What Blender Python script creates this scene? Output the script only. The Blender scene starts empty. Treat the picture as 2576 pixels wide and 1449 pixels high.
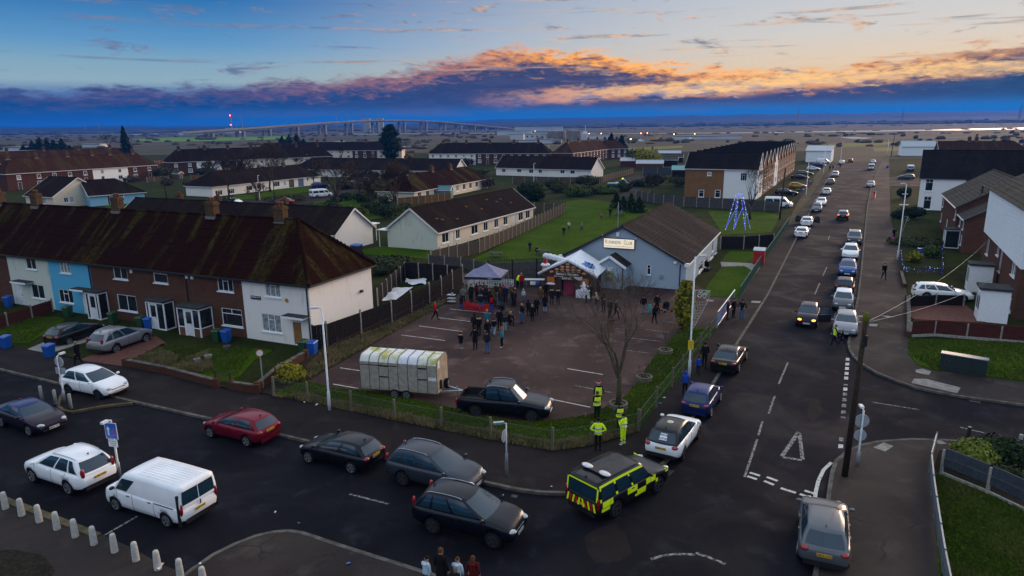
import bpy, bmesh, math, random
from mathutils import Vector, Matrix, Euler
from mathutils import noise as mnoise
R = math.radians
scene = bpy.context.scene
COL = scene.collection
# ------------------------------------------------------------------ camera
CAM_H, FPX, HORIZON, ROLL = 16.0, 1717.0, 312.0, 0.7   # measured in a 2576 x 1449 copy of the photograph
PITCH = math.atan((724.5 - HORIZON) / FPX)
cam_d = bpy.data.cameras.new('camera'); cam = bpy.data.objects.new('camera', cam_d); COL.objects.link(cam)
cam_d.sensor_width = 36.0; cam_d.lens = 36.0 * FPX / 2576.0
cam_d.clip_start = 0.5; cam_d.clip_end = 40000
cam.matrix_world = Matrix.Translation((0, 0, CAM_H)) @ Matrix.Rotation(math.pi/2 - PITCH, 4, 'X') @ Matrix.Rotation(R(-ROLL), 4, 'Z')
scene.camera = cam
scene.view_settings.view_transform = 'Standard'; scene.view_settings.look = 'None'
scene.view_settings.exposure = 0.0; scene.view_settings.gamma = 1.0
scene.view_settings.use_curve_mapping = False
# ------------------------------------------------------------------ sun (below the clouds, soft) and sky
SUN_AZ, SUN_EL = 47.0, 7.0
sun_d = bpy.data.lights.new('sun', 'SUN'); sun_d.energy = 4.2; sun_d.angle = R(30); sun_d.color = (1.0, 0.68, 0.45)
sun = bpy.data.objects.new('sun', sun_d); COL.objects.link(sun)
_d = Vector((math.sin(R(SUN_AZ))*math.cos(R(SUN_EL)), math.cos(R(SUN_AZ))*math.cos(R(SUN_EL)), math.sin(R(SUN_EL))))
sun.rotation_euler = (-_d).to_track_quat('-Z', 'Y').to_euler()
sun.location = (60, 60, 120)
class NT:
 """small node-tree writer"""
 def __init__(s, t): s.t = t; t.nodes.clear()
 def n(s, typ, **k):
  nd = s.t.nodes.new(typ)
  for a, v in k.items():
   if a.startswith('i_'):
    key = a[2:]; key = int(key) if key.isdigit() else key.replace('_', ' ')
    s.put(nd.inputs[key], v)
   else: setattr(nd, a, v)
  return nd
 def put(s, sock, v):
  if isinstance(v, bpy.types.NodeSocket): s.t.links.new(v, sock)
  else: sock.default_value = v
 def m(s, op, a, b=0.0, c=0.0, clamp=False):
  nd = s.t.nodes.new('ShaderNodeMath'); nd.operation = op; nd.use_clamp = clamp
  s.put(nd.inputs[0], a); s.put(nd.inputs[1], b); s.put(nd.inputs[2], c); return nd.outputs[0]
 def ss(s, x, lo, hi):
  nd = s.t.nodes.new('ShaderNodeMapRange'); nd.interpolation_type = 'SMOOTHSTEP'
  s.put(nd.inputs[0], x); nd.inputs[1].default_value = lo; nd.inputs[2].default_value = hi; return nd.outputs[0]
 def lin(s, x, lo, hi, a=0.0, b=1.0):
  nd = s.t.nodes.new('ShaderNodeMapRange')
  s.put(nd.inputs[0], x)
  for i, v in zip((1, 2, 3, 4), (lo, hi, a, b)): nd.inputs[i].default_value = v
  return nd.outputs[0]
 def mix(s, f, a, b, bt='MIX'):
  nd = s.t.nodes.new('ShaderNodeMix'); nd.data_type = 'RGBA'; nd.blend_type = bt
  s.put(nd.inputs[0], f)
  for i, v in ((6, a), (7, b)):
   if not isinstance(v, bpy.types.NodeSocket) and len(v) == 3: v = (*v, 1)
   s.put(nd.inputs[i], v)
  return nd.outputs[2]
 def ramp(s, f, stops, interp='LINEAR'):
  nd = s.t.nodes.new('ShaderNodeValToRGB'); cr = nd.color_ramp; cr.interpolation = interp
  while len(cr.elements) > 1: cr.elements.remove(cr.elements[-1])
  for i, (p, c) in enumerate(stops):
   e = cr.elements[0] if i == 0 else cr.elements.new(p)
   e.position = p
   e.color = (*c, 1) if isinstance(c, tuple) else (c, c, c, 1)
  s.put(nd.inputs[0], f); return nd.outputs[0]
 def noise(s, vec, scale, detail=4, rough=0.55, dist=0.0, col=False):
  nd = s.n('ShaderNodeTexNoise'); s.put(nd.inputs['Vector'], vec)
  nd.inputs['Scale'].default_value = scale; nd.inputs['Detail'].default_value = detail
  nd.inputs['Roughness'].default_value = rough; nd.inputs['Distortion'].default_value = dist
  return nd.outputs['Color' if col else 'Fac']
 def comb(s, x, y, z=0.0):
  nd = s.n('ShaderNodeCombineXYZ'); s.put(nd.inputs[0], x); s.put(nd.inputs[1], y); s.put(nd.inputs[2], z); return nd.outputs[0]
world = bpy.data.worlds.new('World'); scene.world = world; world.use_nodes = True
def build_sky():
 w = NT(world.node_tree)
 tc = w.n('ShaderNodeTexCoord'); sep = w.n('ShaderNodeSeparateXYZ', i_0=tc.outputs['Generated'])
 x, y, z = sep.outputs
 el = w.m('MULTIPLY', w.m('ARCSINE', z), 57.2958)
 az = w.m('MULTIPLY', w.m('ARCTAN2', x, y), 57.2958)
 side = w.lin(w.m('COSINE', w.m('MULTIPLY', w.m('SUBTRACT', az, 50.0), 0.0174533)), 0.02, 1.0)   # 0 away from the sunset, 1 at it
 elf = w.lin(el, 0.0, 15.0)
 cold = w.ramp(elf, [(0.0, (.004, .060, .30)), (.06, (.006, .075, .33)), (.16, (.10, .21, .42)), (.22, (.30, .44, .50)), (.30, (.24, .41, .52)), (.40, (.12, .32, .56)), (.60, (.025, .17, .44)), (1, (.012, .09, .30))])
 warm = w.ramp(elf, [(0.0, (.006, .17, .56)), (.06, (.02, .20, .56)), (.12, (.20, .28, .50)), (.20, (.90, .60, .30)), (.28, (.86, .66, .44)), (.42, (.72, .67, .60)), (.65, (.58, .62, .66)), (1, (.40, .50, .60))])
 clear = w.mix(w.ss(side, .25, 1.0), cold, warm)
 # higher up the Nishita sky takes over, brightened and warmed to light the ground
 nis = w.n('ShaderNodeTexSky'); nis.sky_type = 'NISHITA'; nis.sun_disc = False
 nis.sun_elevation = R(SUN_EL); nis.sun_rotation = R(SUN_AZ); nis.air_density = 1.0; nis.dust_density = 0.6; nis.ozone_density = 2.0
 nism = w.mix(1.0, nis.outputs[0], (2.5, 1.9, 1.55), 'MULTIPLY')
 nism = w.mix(1.0, nism, w.mix(1.0, nism, (1.0, 1.0, 1.0), 'ADD'), 'DIVIDE'); nism = w.mix(1.0, nism, (1.50, 1.50, 1.58), 'MULTIPLY')
 clear = w.mix(w.ss(el, 9.0, 28.0), clear, nism)
 # clouds, laid out in azimuth and elevation
 p = w.comb(w.m('MULTIPLY', az, .085), w.m('MULTIPLY', el, .30))
 p2 = w.comb(w.m('MULTIPLY', az, .16), w.m('MULTIPLY', el, .75), 7.3)
 n1 = w.noise(p, 4.2, 7, .62, .25); n2 = w.noise(p2, 2.6, 8, .66, .35); n3 = w.noise(p, 1.3, 4, .5, .2)
 azf = w.lin(az, -45.0, 45.0)
 # upper edge of the long bank, in degrees of elevation / 10
 top = w.ramp(azf, [(0, .20), (.10, .265), (.20, .30), (.33, .36), (.40, .42), (.46, .54), (.50, .60), (.56, .58), (.62, .48), (.68, .40), (.76, .38), (.84, .45), (.90, .50), (1, .44)], 'EASE')
 top = w.m('MULTIPLY', top, 10.0)
 n4 = w.noise(w.comb(w.m('MULTIPLY', az, .45), w.m('MULTIPLY', el, 1.5), 2.2), 2.0, 6, .65, .4)
 nn = w.m('ADD', w.m('MULTIPLY', w.m('SUBTRACT', n1, .5), 2.6), w.m('ADD', w.m('MULTIPLY', w.m('SUBTRACT', n2, .5), 1.8), w.m('MULTIPLY', w.m('SUBTRACT', n4, .5), .8)))
 depth = w.m('SUBTRACT', w.m('ADD', top, nn), el)           # degrees below the ragged top
 bank = w.ss(depth, -.12, .75)
 bank = w.m('MULTIPLY', bank, w.ss(el, .35, 1.5))
 # the bright slot under the bank, towards the sunset
 slot_c = w.ramp(azf, [(0, .10), (.50, .19), (.58, .235), (.66, .255), (.75, .29), (.85, .325), (.93, .345), (1, .35)])
 slot_d = w.m('ABSOLUTE', w.m('SUBTRACT', el, w.m('ADD', w.m('MULTIPLY', slot_c, 10.0), w.m('MULTIPLY', w.m('SUBTRACT', n3, .5), .9))))
 slot_on = w.ramp(azf, [(0, 0.0), (.46, .0), (.56, .75), (.68, 1.0), (.85, .8), (1, .4)])
 slot = w.m('MULTIPLY', w.m('SUBTRACT', 1.0, w.ss(w.m('ADD', slot_d, w.m('MULTIPLY', w.m('SUBTRACT', n4, .5), 1.8)), .05, .75)), slot_on)
 bank = w.m('MULTIPLY', bank, w.m('SUBTRACT', 1.0, w.m('MULTIPLY', slot, .85)))
 # thin loose pieces above
 loose = w.m('MULTIPLY', w.ss(w.noise(p, 2.6, 8, .62, .5), .56, .68), w.ss(el, 2.2, 3.6))
 streak = w.noise(w.comb(w.m('MULTIPLY', az, .03), w.m('MULTIPLY', el, .9), 3.1), 2.2, 5, .55, .2)
 loose = w.m('MAXIMUM', loose, w.m('MULTIPLY', w.ss(streak, .57, .70), w.m('MULTIPLY', w.ss(el, 3.0, 4.0), .8)))
 loose = w.m('MULTIPLY', loose, w.m('SUBTRACT', 1.0, w.m('MULTIPLY', w.ss(el, 12.0, 40.0), .6)))
 # cloud colours: slate blue body, orange where the sunset catches it
 body = w.mix(w.ss(azf, .20, .62), (.003, .050, .185), (.052, .056, .125))
 body = w.mix(w.ss(azf, .72, .97), body, (.018, .062, .135))
 body = w.mix(w.m('MULTIPLY', w.ss(n2, .42, .66), .55), body, w.mix(1.0, body, (1.8, 1.55, 1.35), 'MULTIPLY'))
 glow_az = w.ramp(azf, [(0, .05), (.26, .18), (.36, .42), (.44, .75), (.52, 1.0), (.70, 1.0), (.82, .75), (.90, .45), (1, .25)])
 edge = w.m('SUBTRACT', 1.0, w.ss(w.m('ADD', depth, w.m('MULTIPLY', w.m('SUBTRACT', n4, .5), 2.8)), .05, 1.9))
 under = w.m('MULTIPLY', w.m('SUBTRACT', 1.0, w.ss(slot_d, .15, 1.0)), w.ss(w.m('ADD', n1, w.m('MULTIPLY', n2, .5)), .66, .86))
 lit = w.m('MULTIPLY', w.m('MAXIMUM', edge, w.m('MULTIPLY', under, slot_on)), glow_az, clamp=True)
 orange = w.mix(w.ss(azf, .42, .58), (.66, .26, .15), (1.25, .50, .06))
 colr = w.mix(lit, body, orange)
 sky = w.mix(bank, clear, colr)
 slotc = w.mix(w.ss(azf, .50, .66), (.85, .34, .11), (1.15, .66, .20))
 sky = w.mix(w.m('MULTIPLY', slot, w.ss(w.noise(p2, 3.5, 6, .6), .36, .58)), sky, slotc)
 loosec = w.mix(w.m('MULTIPLY', w.ss(n2, .40, .60), glow_az), w.mix(w.ss(azf, .3, .8), (.12, .17, .30), (.16, .18, .21)), (.95, .50, .20))
 sky = w.mix(w.m('MULTIPLY', loose, .85), sky, loosec)
 # veil of far rain-blue air low down
 veil = w.mix(side, (.006, .074, .28), (.016, .17, .47))
 pinkish = w.mix(w.m('MULTIPLY', w.m('MULTIPLY', w.ss(n3, .45, .65), w.ss(el, .5, 1.0)), w.ramp(azf, [(0, .2), (.3, .4), (.5, 1.0), (.7, .6), (.85, .1)])), veil, (.11, .12, .27))
 sky = w.mix(w.m('MULTIPLY', w.m('SUBTRACT', 1.0, w.ss(el, .45, 1.9)), .88), sky, pinkish)
 bg = w.n('ShaderNodeBackground', i_Color=sky); bg.inputs['Strength'].default_value = 1.0
 out = w.n('ShaderNodeOutputWorld', i_Surface=bg.outputs[0])
build_sky()
# ------------------------------------------------------------------ photo pixel -> place on the ground (or at height z)
def G(px, py, z=0.0):
 dx = (px - 1288) / FPX; dy = (py - 724.5) / FPX
 cr, sr = math.cos(R(ROLL)), math.sin(R(ROLL))
 u = dx*cr - dy*sr; v = dy*cr + dx*sr
 F = math.cos(PITCH) - v*math.sin(PITCH); D = math.sin(PITCH) + v*math.cos(PITCH)
 t = (CAM_H - z) / D
 return Vector((u*t, F*t, z))
def ang2(a, b): return math.atan2(b.y - a.y, b.x - a.x)
# ------------------------------------------------------------------ materials
MATS = {}
def pr(name, c1, c2=None, rough=0.7, scale=6.0, detail=5, metal=0.0, coat=0.0, bump=0.0, bscale=None, spec=None, emit=None, estr=0.0, trans=0.0, contrast=(.35, .65)):
 """plain procedural material: two colours broken up by noise, with optional relief"""
 if name in MATS: return MATS[name]
 m = bpy.data.materials.new(name); m.use_nodes = True; w = NT(m.node_tree); MATS[name] = m
 b = w.n('ShaderNodeBsdfPrincipled'); o = w.n('ShaderNodeOutputMaterial', i_Surface=b.outputs[0])
 tc = w.n('ShaderNodeTexCoord').outputs['Object']
 if c2 is None: c2 = tuple(v*.8 for v in c1)
 f = w.noise(tc, scale, detail)
 w.put(b.inputs['Base Color'], w.mix(w.ss(f, *contrast), c1, c2))
 b.inputs['Roughness'].default_value = rough; b.inputs['Metallic'].default_value = metal
 b.inputs['Coat Weight'].default_value = coat; b.inputs['Coat Roughness'].default_value = .04
 if spec is None and rough > .6: spec = .08
 if spec is not None: b.inputs['Specular IOR Level'].default_value = spec
 if trans: b.inputs['Transmission Weight'].default_value = trans
 if emit: b.inputs['Emission Color'].default_value = (*emit, 1); b.inputs['Emission Strength'].default_value = estr
 if bump:
  bn = w.n('ShaderNodeBump'); bn.inputs['Strength'].default_value = bump
  w.put(bn.inputs['Height'], w.noise(tc, bscale or scale*3, 4)); w.put(b.inputs['Normal'], bn.outputs[0])
 return m
def mat_fn(name):
 def deco(fn):
  m = bpy.data.materials.new(name); m.use_nodes = True; w = NT(m.node_tree); MATS[name] = m
  b = w.n('ShaderNodeBsdfPrincipled'); w.n('ShaderNodeOutputMaterial', i_Surface=b.outputs[0])
  tc = w.n('ShaderNodeTexCoord').outputs['Object']
  fn(w, b, tc)
  return m
 return deco
def bump(w, b, h, s=.4, dist=.02):
 bn = w.n('ShaderNodeBump'); bn.inputs['Strength'].default_value = s; bn.inputs['Distance'].default_value = dist
 w.put(bn.inputs['Height'], h); w.put(b.inputs['Normal'], bn.outputs[0])
def asphalt(name, c_dark, c_mid, c_light, wet=.5, patch=.25):
 @mat_fn(name)
 def f(w, b, tc):
  big = w.noise(tc, .10, 5, .6, .5); med = w.noise(tc, .55, 6, .65, .3); fine = w.noise(tc, 9.0, 4, .7)
  c = w.mix(w.ss(big, .35, .68), c_dark, c_mid)
  c = w.mix(w.m('MULTIPLY', w.ss(med, .52, .72), .65), c, c_light)
  c = w.mix(w.m('MULTIPLY', w.ss(fine, .45, .7), .35), c, w.mix(.5, c, c_light))
  vo = w.n('ShaderNodeTexVoronoi'); vo.feature = 'DISTANCE_TO_EDGE'
  w.put(vo.inputs['Vector'], w.n('ShaderNodeVectorMath', operation='ADD', i_0=tc, i_1=w.noise(tc, .8, 4, .6, col=True)).outputs[0])
  vo.inputs['Scale'].default_value = .16
  crack = w.m('SUBTRACT', 1.0, w.ss(vo.outputs['Distance'], .002, .012))
  c = w.mix(w.m('MULTIPLY', w.m('MULTIPLY', crack, w.ss(med, .42, .62)), .55), c, tuple(v*.6 for v in c_dark))
  vp = w.n('ShaderNodeTexVoronoi'); vp.distance = 'CHEBYCHEV'; w.put(vp.inputs['Vector'], tc); vp.inputs['Scale'].default_value = .13
  pv = w.n('ShaderNodeSeparateXYZ', i_0=vp.outputs['Color']).outputs[0]
  c = w.mix(w.m('MULTIPLY', w.ss(pv, .62, .64), patch), c, c_light)
  w.put(b.inputs['Base Color'], c)
  r = w.mix(w.ss(w.noise(tc, .22, 5, .6, .8), .42, .66), (.92,)*3, (1 - wet,)*3)
  w.put(b.inputs['Roughness'], r); b.inputs['Specular IOR Level'].default_value = .09
  bump(w, b, w.m('ADD', fine, w.m('MULTIPLY', crack, -.2)), .25)
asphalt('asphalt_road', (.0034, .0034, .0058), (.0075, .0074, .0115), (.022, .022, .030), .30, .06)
asphalt('asphalt_path', (.0095, .0075, .0085), (.019, .0145, .0145), (.034, .027, .025), .25, .08)
asphalt('asphalt_lot', (.028, .017, .016), (.070, .042, .037), (.140, .095, .084), .15, .08)
asphalt('asphalt_apron', (.024, .018, .017), (.042, .033, .030), (.070, .058, .051), .25, .12)
def grass(name, a, b_, c_):
 @mat_fn(name)
 def f(w, b, tc):
  big = w.noise(tc, .22, 5, .6, .4); fine = w.noise(tc, 5.0, 5, .7)
  c = w.mix(w.ss(big, .35, .65), a, b_)
  c = w.mix(w.m('MULTIPLY', w.ss(w.noise(tc, .6, 5, .65), .55, .75), .7), c, c_)
  c = w.mix(w.ss(fine, .35, .75), w.mix(1.0, c, (.45, .45, .45), 'MULTIPLY'), c)
  w.put(b.inputs['Base Color'], c); b.inputs['Roughness'].default_value = .95; b.inputs['Specular IOR Level'].default_value = .03
  bump(w, b, fine, .7, .06)
grass('lawn', (.040, .084, .001), (.060, .115, .002), (.074, .078, .008))
grass('rough_grass', (.024, .034, .007), (.042, .050, .012), (.085, .062, .030))
grass('dirt', (.030, .026, .020), (.045, .038, .028), (.050, .055, .024))
@mat_fn('marsh')
def _(w, b, tc):
 sep = w.n('ShaderNodeSeparateXYZ', i_0=tc)
 p = w.comb(w.m('MULTIPLY', sep.outputs[0], .5), sep.outputs[1])
 big = w.noise(p, .006, 6, .6, .6); med = w.noise(p, .03, 6, .65, .4); fine = w.noise(tc, .5, 5, .7)
 c = w.mix(w.ss(big, .38, .6), (.090, .070, .040), (.052, .050, .024))
 c = w.mix(w.m('MULTIPLY', w.ss(med, .5, .66), .8), c, (.120, .098, .054))
 c = w.mix(w.m('MULTIPLY', w.ss(w.noise(p, .012, 5, .6, .3), .58, .68), .7), c, (.065, .095, .018))
 c = w.mix(w.m('MULTIPLY', w.ss(w.noise(p, .05, 6, .6, .5), .57, .66), .75), c, (.022, .024, .014))
 c = w.mix(w.ss(fine, .3, .7), w.mix(1.0, c, (.55, .55, .55), 'MULTIPLY'), c)
 w.put(b.inputs['Base Color'], c); b.inputs['Roughness'].default_value = .95; b.inputs['Specular IOR Level'].default_value = .1
 bump(w, b, fine, .6, .3)
def axes_uv(w, tc):
 s = w.n('ShaderNodeSeparateXYZ', i_0=tc); return w.comb(w.m('ADD', s.outputs[0], s.outputs[1]), s.outputs[2])
def brick(name, c1, c2, mortar, sw=.225, sh=.075):
 @mat_fn(name)
 def f(w, b, tc):
  br = w.n('ShaderNodeTexBrick'); w.put(br.inputs['Vector'], axes_uv(w, tc))
  br.inputs['Color1'].default_value = (*c1, 1); br.inputs['Color2'].default_value = (*c2, 1); br.inputs['Mortar'].default_value = (*mortar, 1)
  br.inputs['Scale'].default_value = 1.0; br.inputs['Brick Width'].default_value = sw; br.inputs['Row Height'].default_value = sh
  br.inputs['Mortar Size'].default_value = .010; br.inputs['Bias'].default_value = -.1
  st = w.noise(tc, .7, 5, .6)
  w.put(b.inputs['Base Color'], w.mix(w.m('MULTIPLY', w.ss(st, .45, .75), .6), br.outputs['Color'], tuple(v*.55 for v in c1)))
  b.inputs['Roughness'].default_value = .9; b.inputs['Specular IOR Level'].default_value = .06
  bump(w, b, w.m('ADD', w.m('SUBTRACT', 1.0, br.outputs['Fac']), w.m('MULTIPLY', w.noise(tc, 30, 3), .3)), .5, .01)
brick('brick_red', (.110, .042, .026), (.072, .030, .020), (.055, .040, .032))
brick('brick_dark', (.130, .056, .036), (.085, .038, .026), (.070, .052, .042))
brick('brick_buff', (.270, .135, .050), (.200, .100, .040), (.150, .100, .065))
brick('brick_orange', (.200, .090, .050), (.150, .070, .042), (.120, .090, .070))
def render_wall(name, c, dirt=.35, stain=(.16, .15, .12)):
 @mat_fn(name)
 def f(w, b, tc):
  s = w.n('ShaderNodeSeparateXYZ', i_0=tc)
  streak = w.noise(w.comb(w.m('ADD', s.outputs[0], s.outputs[1]), w.m('MULTIPLY', s.outputs[2], .18)), 2.2, 6, .65)
  blot = w.noise(tc, .5, 6, .65, .4); fine = w.noise(tc, 38, 3, .7)
  cc = w.mix(w.m('MULTIPLY', w.m('MULTIPLY', w.ss(streak, .5, .72), w.ss(blot, .38, .68)), dirt), c, stain)
  cc = w.mix(w.m('MULTIPLY', w.ss(fine, .4, .75), .22), cc, tuple(v*.6 for v in c))
  w.put(b.inputs['Base Color'], cc); b.inputs['Roughness'].default_value = .92; b.inputs['Specular IOR Level'].default_value = .1
  bump(w, b, fine, .35, .01)
render_wall('render_white', (.78, .75, .71)); render_wall('render_cream', (.66, .58, .46), .3)
render_wall('render_pale', (.56, .60, .53), .6); render_wall('render_bright', (.82, .82, .83), .2)
render_wall('render_blue', (.10, .40, .62), .25, (.06, .25, .40)); render_wall('render_club', (.34, .42, .50), .35, (.22, .27, .32))
render_wall('render_skyblue', (.22, .46, .62), .3); render_wall('boards_white', (.80, .84, .88), .12); render_wall('concrete_grey', (.30, .30, .29), .6)
def roof(name, c1, c2, moss, rows=.1, cols=.17, moss_amt=.6):
 @mat_fn(name)
 def f(w, b, tc):
  s = w.n('ShaderNodeSeparateXYZ', i_0=tc)
  uv = w.comb(s.outputs[0], s.outputs[1])
  br = w.n('ShaderNodeTexBrick'); w.put(br.inputs['Vector'], uv)
  br.inputs['Color1'].default_value = (*c1, 1); br.inputs['Color2'].default_value = (*c2, 1); br.inputs['Mortar'].default_value = tuple(v*.3 for v in c2) + (1,)
  br.inputs['Scale'].default_value = 1.0; br.inputs['Brick Width'].default_value = cols; br.inputs['Row Height'].default_value = rows
  br.inputs['Mortar Size'].default_value = .012; br.inputs['Bias'].default_value = .1
  tc = w.n('ShaderNodeVectorMath', operation='ADD', i_0=tc, i_1=w.n('ShaderNodeObjectInfo').outputs['Location']).outputs[0]; s = w.n('ShaderNodeSeparateXYZ', i_0=tc)
  blot = w.noise(tc, .35, 6, .65, .5); fine = w.noise(tc, 3.5, 6, .7)
  streak = w.noise(w.comb(w.m('MULTIPLY', s.outputs[0], 1.0), w.m('MULTIPLY', s.outputs[1], .22)), .45, 6, .62, .2)
  c = w.mix(w.m('MULTIPLY', w.ss(blot, .4, .7), .5), br.outputs['Color'], tuple(v*.55 for v in c1))
  mo = w.m('MULTIPLY', w.m('MULTIPLY', w.ss(streak, .48, .62), w.ss(fine, .34, .60)), moss_amt)
  c = w.mix(mo, c, moss)
  c = w.mix(w.m('MULTIPLY', w.ss(w.noise(tc, 7.0, 4, .6), .70, .76), .6), c, (.19, .19, .16))
  w.put(b.inputs['Base Color'], c); b.inputs['Roughness'].default_value = .95; b.inputs['Specular IOR Level'].default_value = .02
  bump(w, b, w.m('ADD', w.m('SUBTRACT', 1.0, br.outputs['Fac']), w.m('MULTIPLY', fine, .6)), .5, .03)
roof('roof_brown', (.027, .009, .005), (.017, .006, .004), (.062, .056, .014), .1, .17, .7)
roof('roof_dark', (.022, .014, .012), (.015, .010, .010), (.038, .032, .014), .33, .33, .5)
roof('roof_club', (.040, .032, .028), (.029, .023, .021), (.070, .060, .048), .33, .33, .55)
roof('roof_new', (.013, .011, .011), (.018, .015, .015), (.030, .030, .020), .33, .33, .25)
roof('roof_rust', (.060, .028, .016), (.042, .020, .013), (.070, .056, .022), .12, .18, .6)
roof('roof_grey', (.075, .070, .062), (.060, .056, .050), (.095, .088, .060), .33, .33, .5)
P = pr
P('upvc', (.84, .86, .88), (.78, .80, .83), .35); P('frame_grey', (.45, .46, .47), rough=.4)
P('glass_dark', (.012, .016, .020), (.020, .026, .030), .06, 1.5, spec=.6); P('glass_net', (.34, .37, .38), (.16, .18, .19), .12, 3.0, spec=.6)
P('glass_warm', (.05, .045, .035), (.10, .09, .07), .08, 1.2, spec=.6)
P('gutter', (.018, .018, .020), rough=.45); P('gutter_white', (.7, .7, .7), rough=.5); P('felt', (.035, .036, .038), (.055, .055, .055), .85, 3)
P('lead', (.16, .17, .18), rough=.6); P('stack_brick', (.115, .060, .036), (.060, .045, .024), .9, 5.0); P('pot_clay', (.25, .11, .05), (.16, .08, .04), .8)
P('door_white', (.74, .77, .80), rough=.35); P('door_wood', (.30, .14, .035), (.23, .10, .03), .45, 2.0); P('door_blue', (.05, .12, .24), rough=.45); P('door_dark', (.03, .03, .035), rough=.5)
P('fence_wood', (.105, .080, .055), (.070, .056, .042), .9, 5.0, bump=.3); P('fence_grey', (.085, .080, .076), (.055, .053, .054), .9, 4.0, bump=.3)
P('fence_dark', (.022, .018, .017), (.014, .012, .012), .9, 4.0, bump=.3); P('fence_red', (.095, .028, .020), (.065, .022, .018), .85, 4.0, bump=.3)
P('fence_orange', (.190, .095, .035), (.130, .070, .030), .9, 4.0, bump=.3); P('fence_slate', (.055, .070, .085), (.040, .050, .064), .8, 4.0, bump=.3)
P('concrete_post', (.34, .32, .29), (.22, .21, .19), .9, 6.0); P('kerb', (.125, .115, .10), (.065, .06, .052), .9, 2.5, bump=.2)
P('post_weathered', (.15, .135, .10), (.10, .09, .065), .9, 6.0); P('kerb_yellow', (.125, .10, .05), (.075, .062, .038), .9, 2.5)
P('galv', (.42, .46, .49), (.30, .34, .37), .42, 4.0, metal=.6); P('paint_post', (.66, .70, .74), (.52, .56, .60), .5, 3.0); P('black_metal', (.018, .018, .018), rough=.5)
P('marking', (.26, .25, .24), (.05, .048, .048), .8, 7.0, contrast=(.42, .60)); P('marking_new', (.50, .49, .47), (.20, .195, .19), .8, 5.0, contrast=(.5, .7))
P('water', (.05, .07, .08), rough=.32, spec=1.0, bump=.5, bscale=.6); P('block_paving', (.135, .055, .042), (.095, .045, .036), .85, 3.0, bump=.3); P('slab', (.26, .25, .23), (.18, .17, .16), .9, 3.0)
P('wood_pole', (.030, .022, .016), (.045, .034, .024), .9, 8.0); P('bark', (.070, .058, .042), (.040, .036, .026), .95, 7.0, bump=.5); P('bark_green', (.060, .062, .030), (.045, .040, .026), .95, 7.0, bump=.5)
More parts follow.
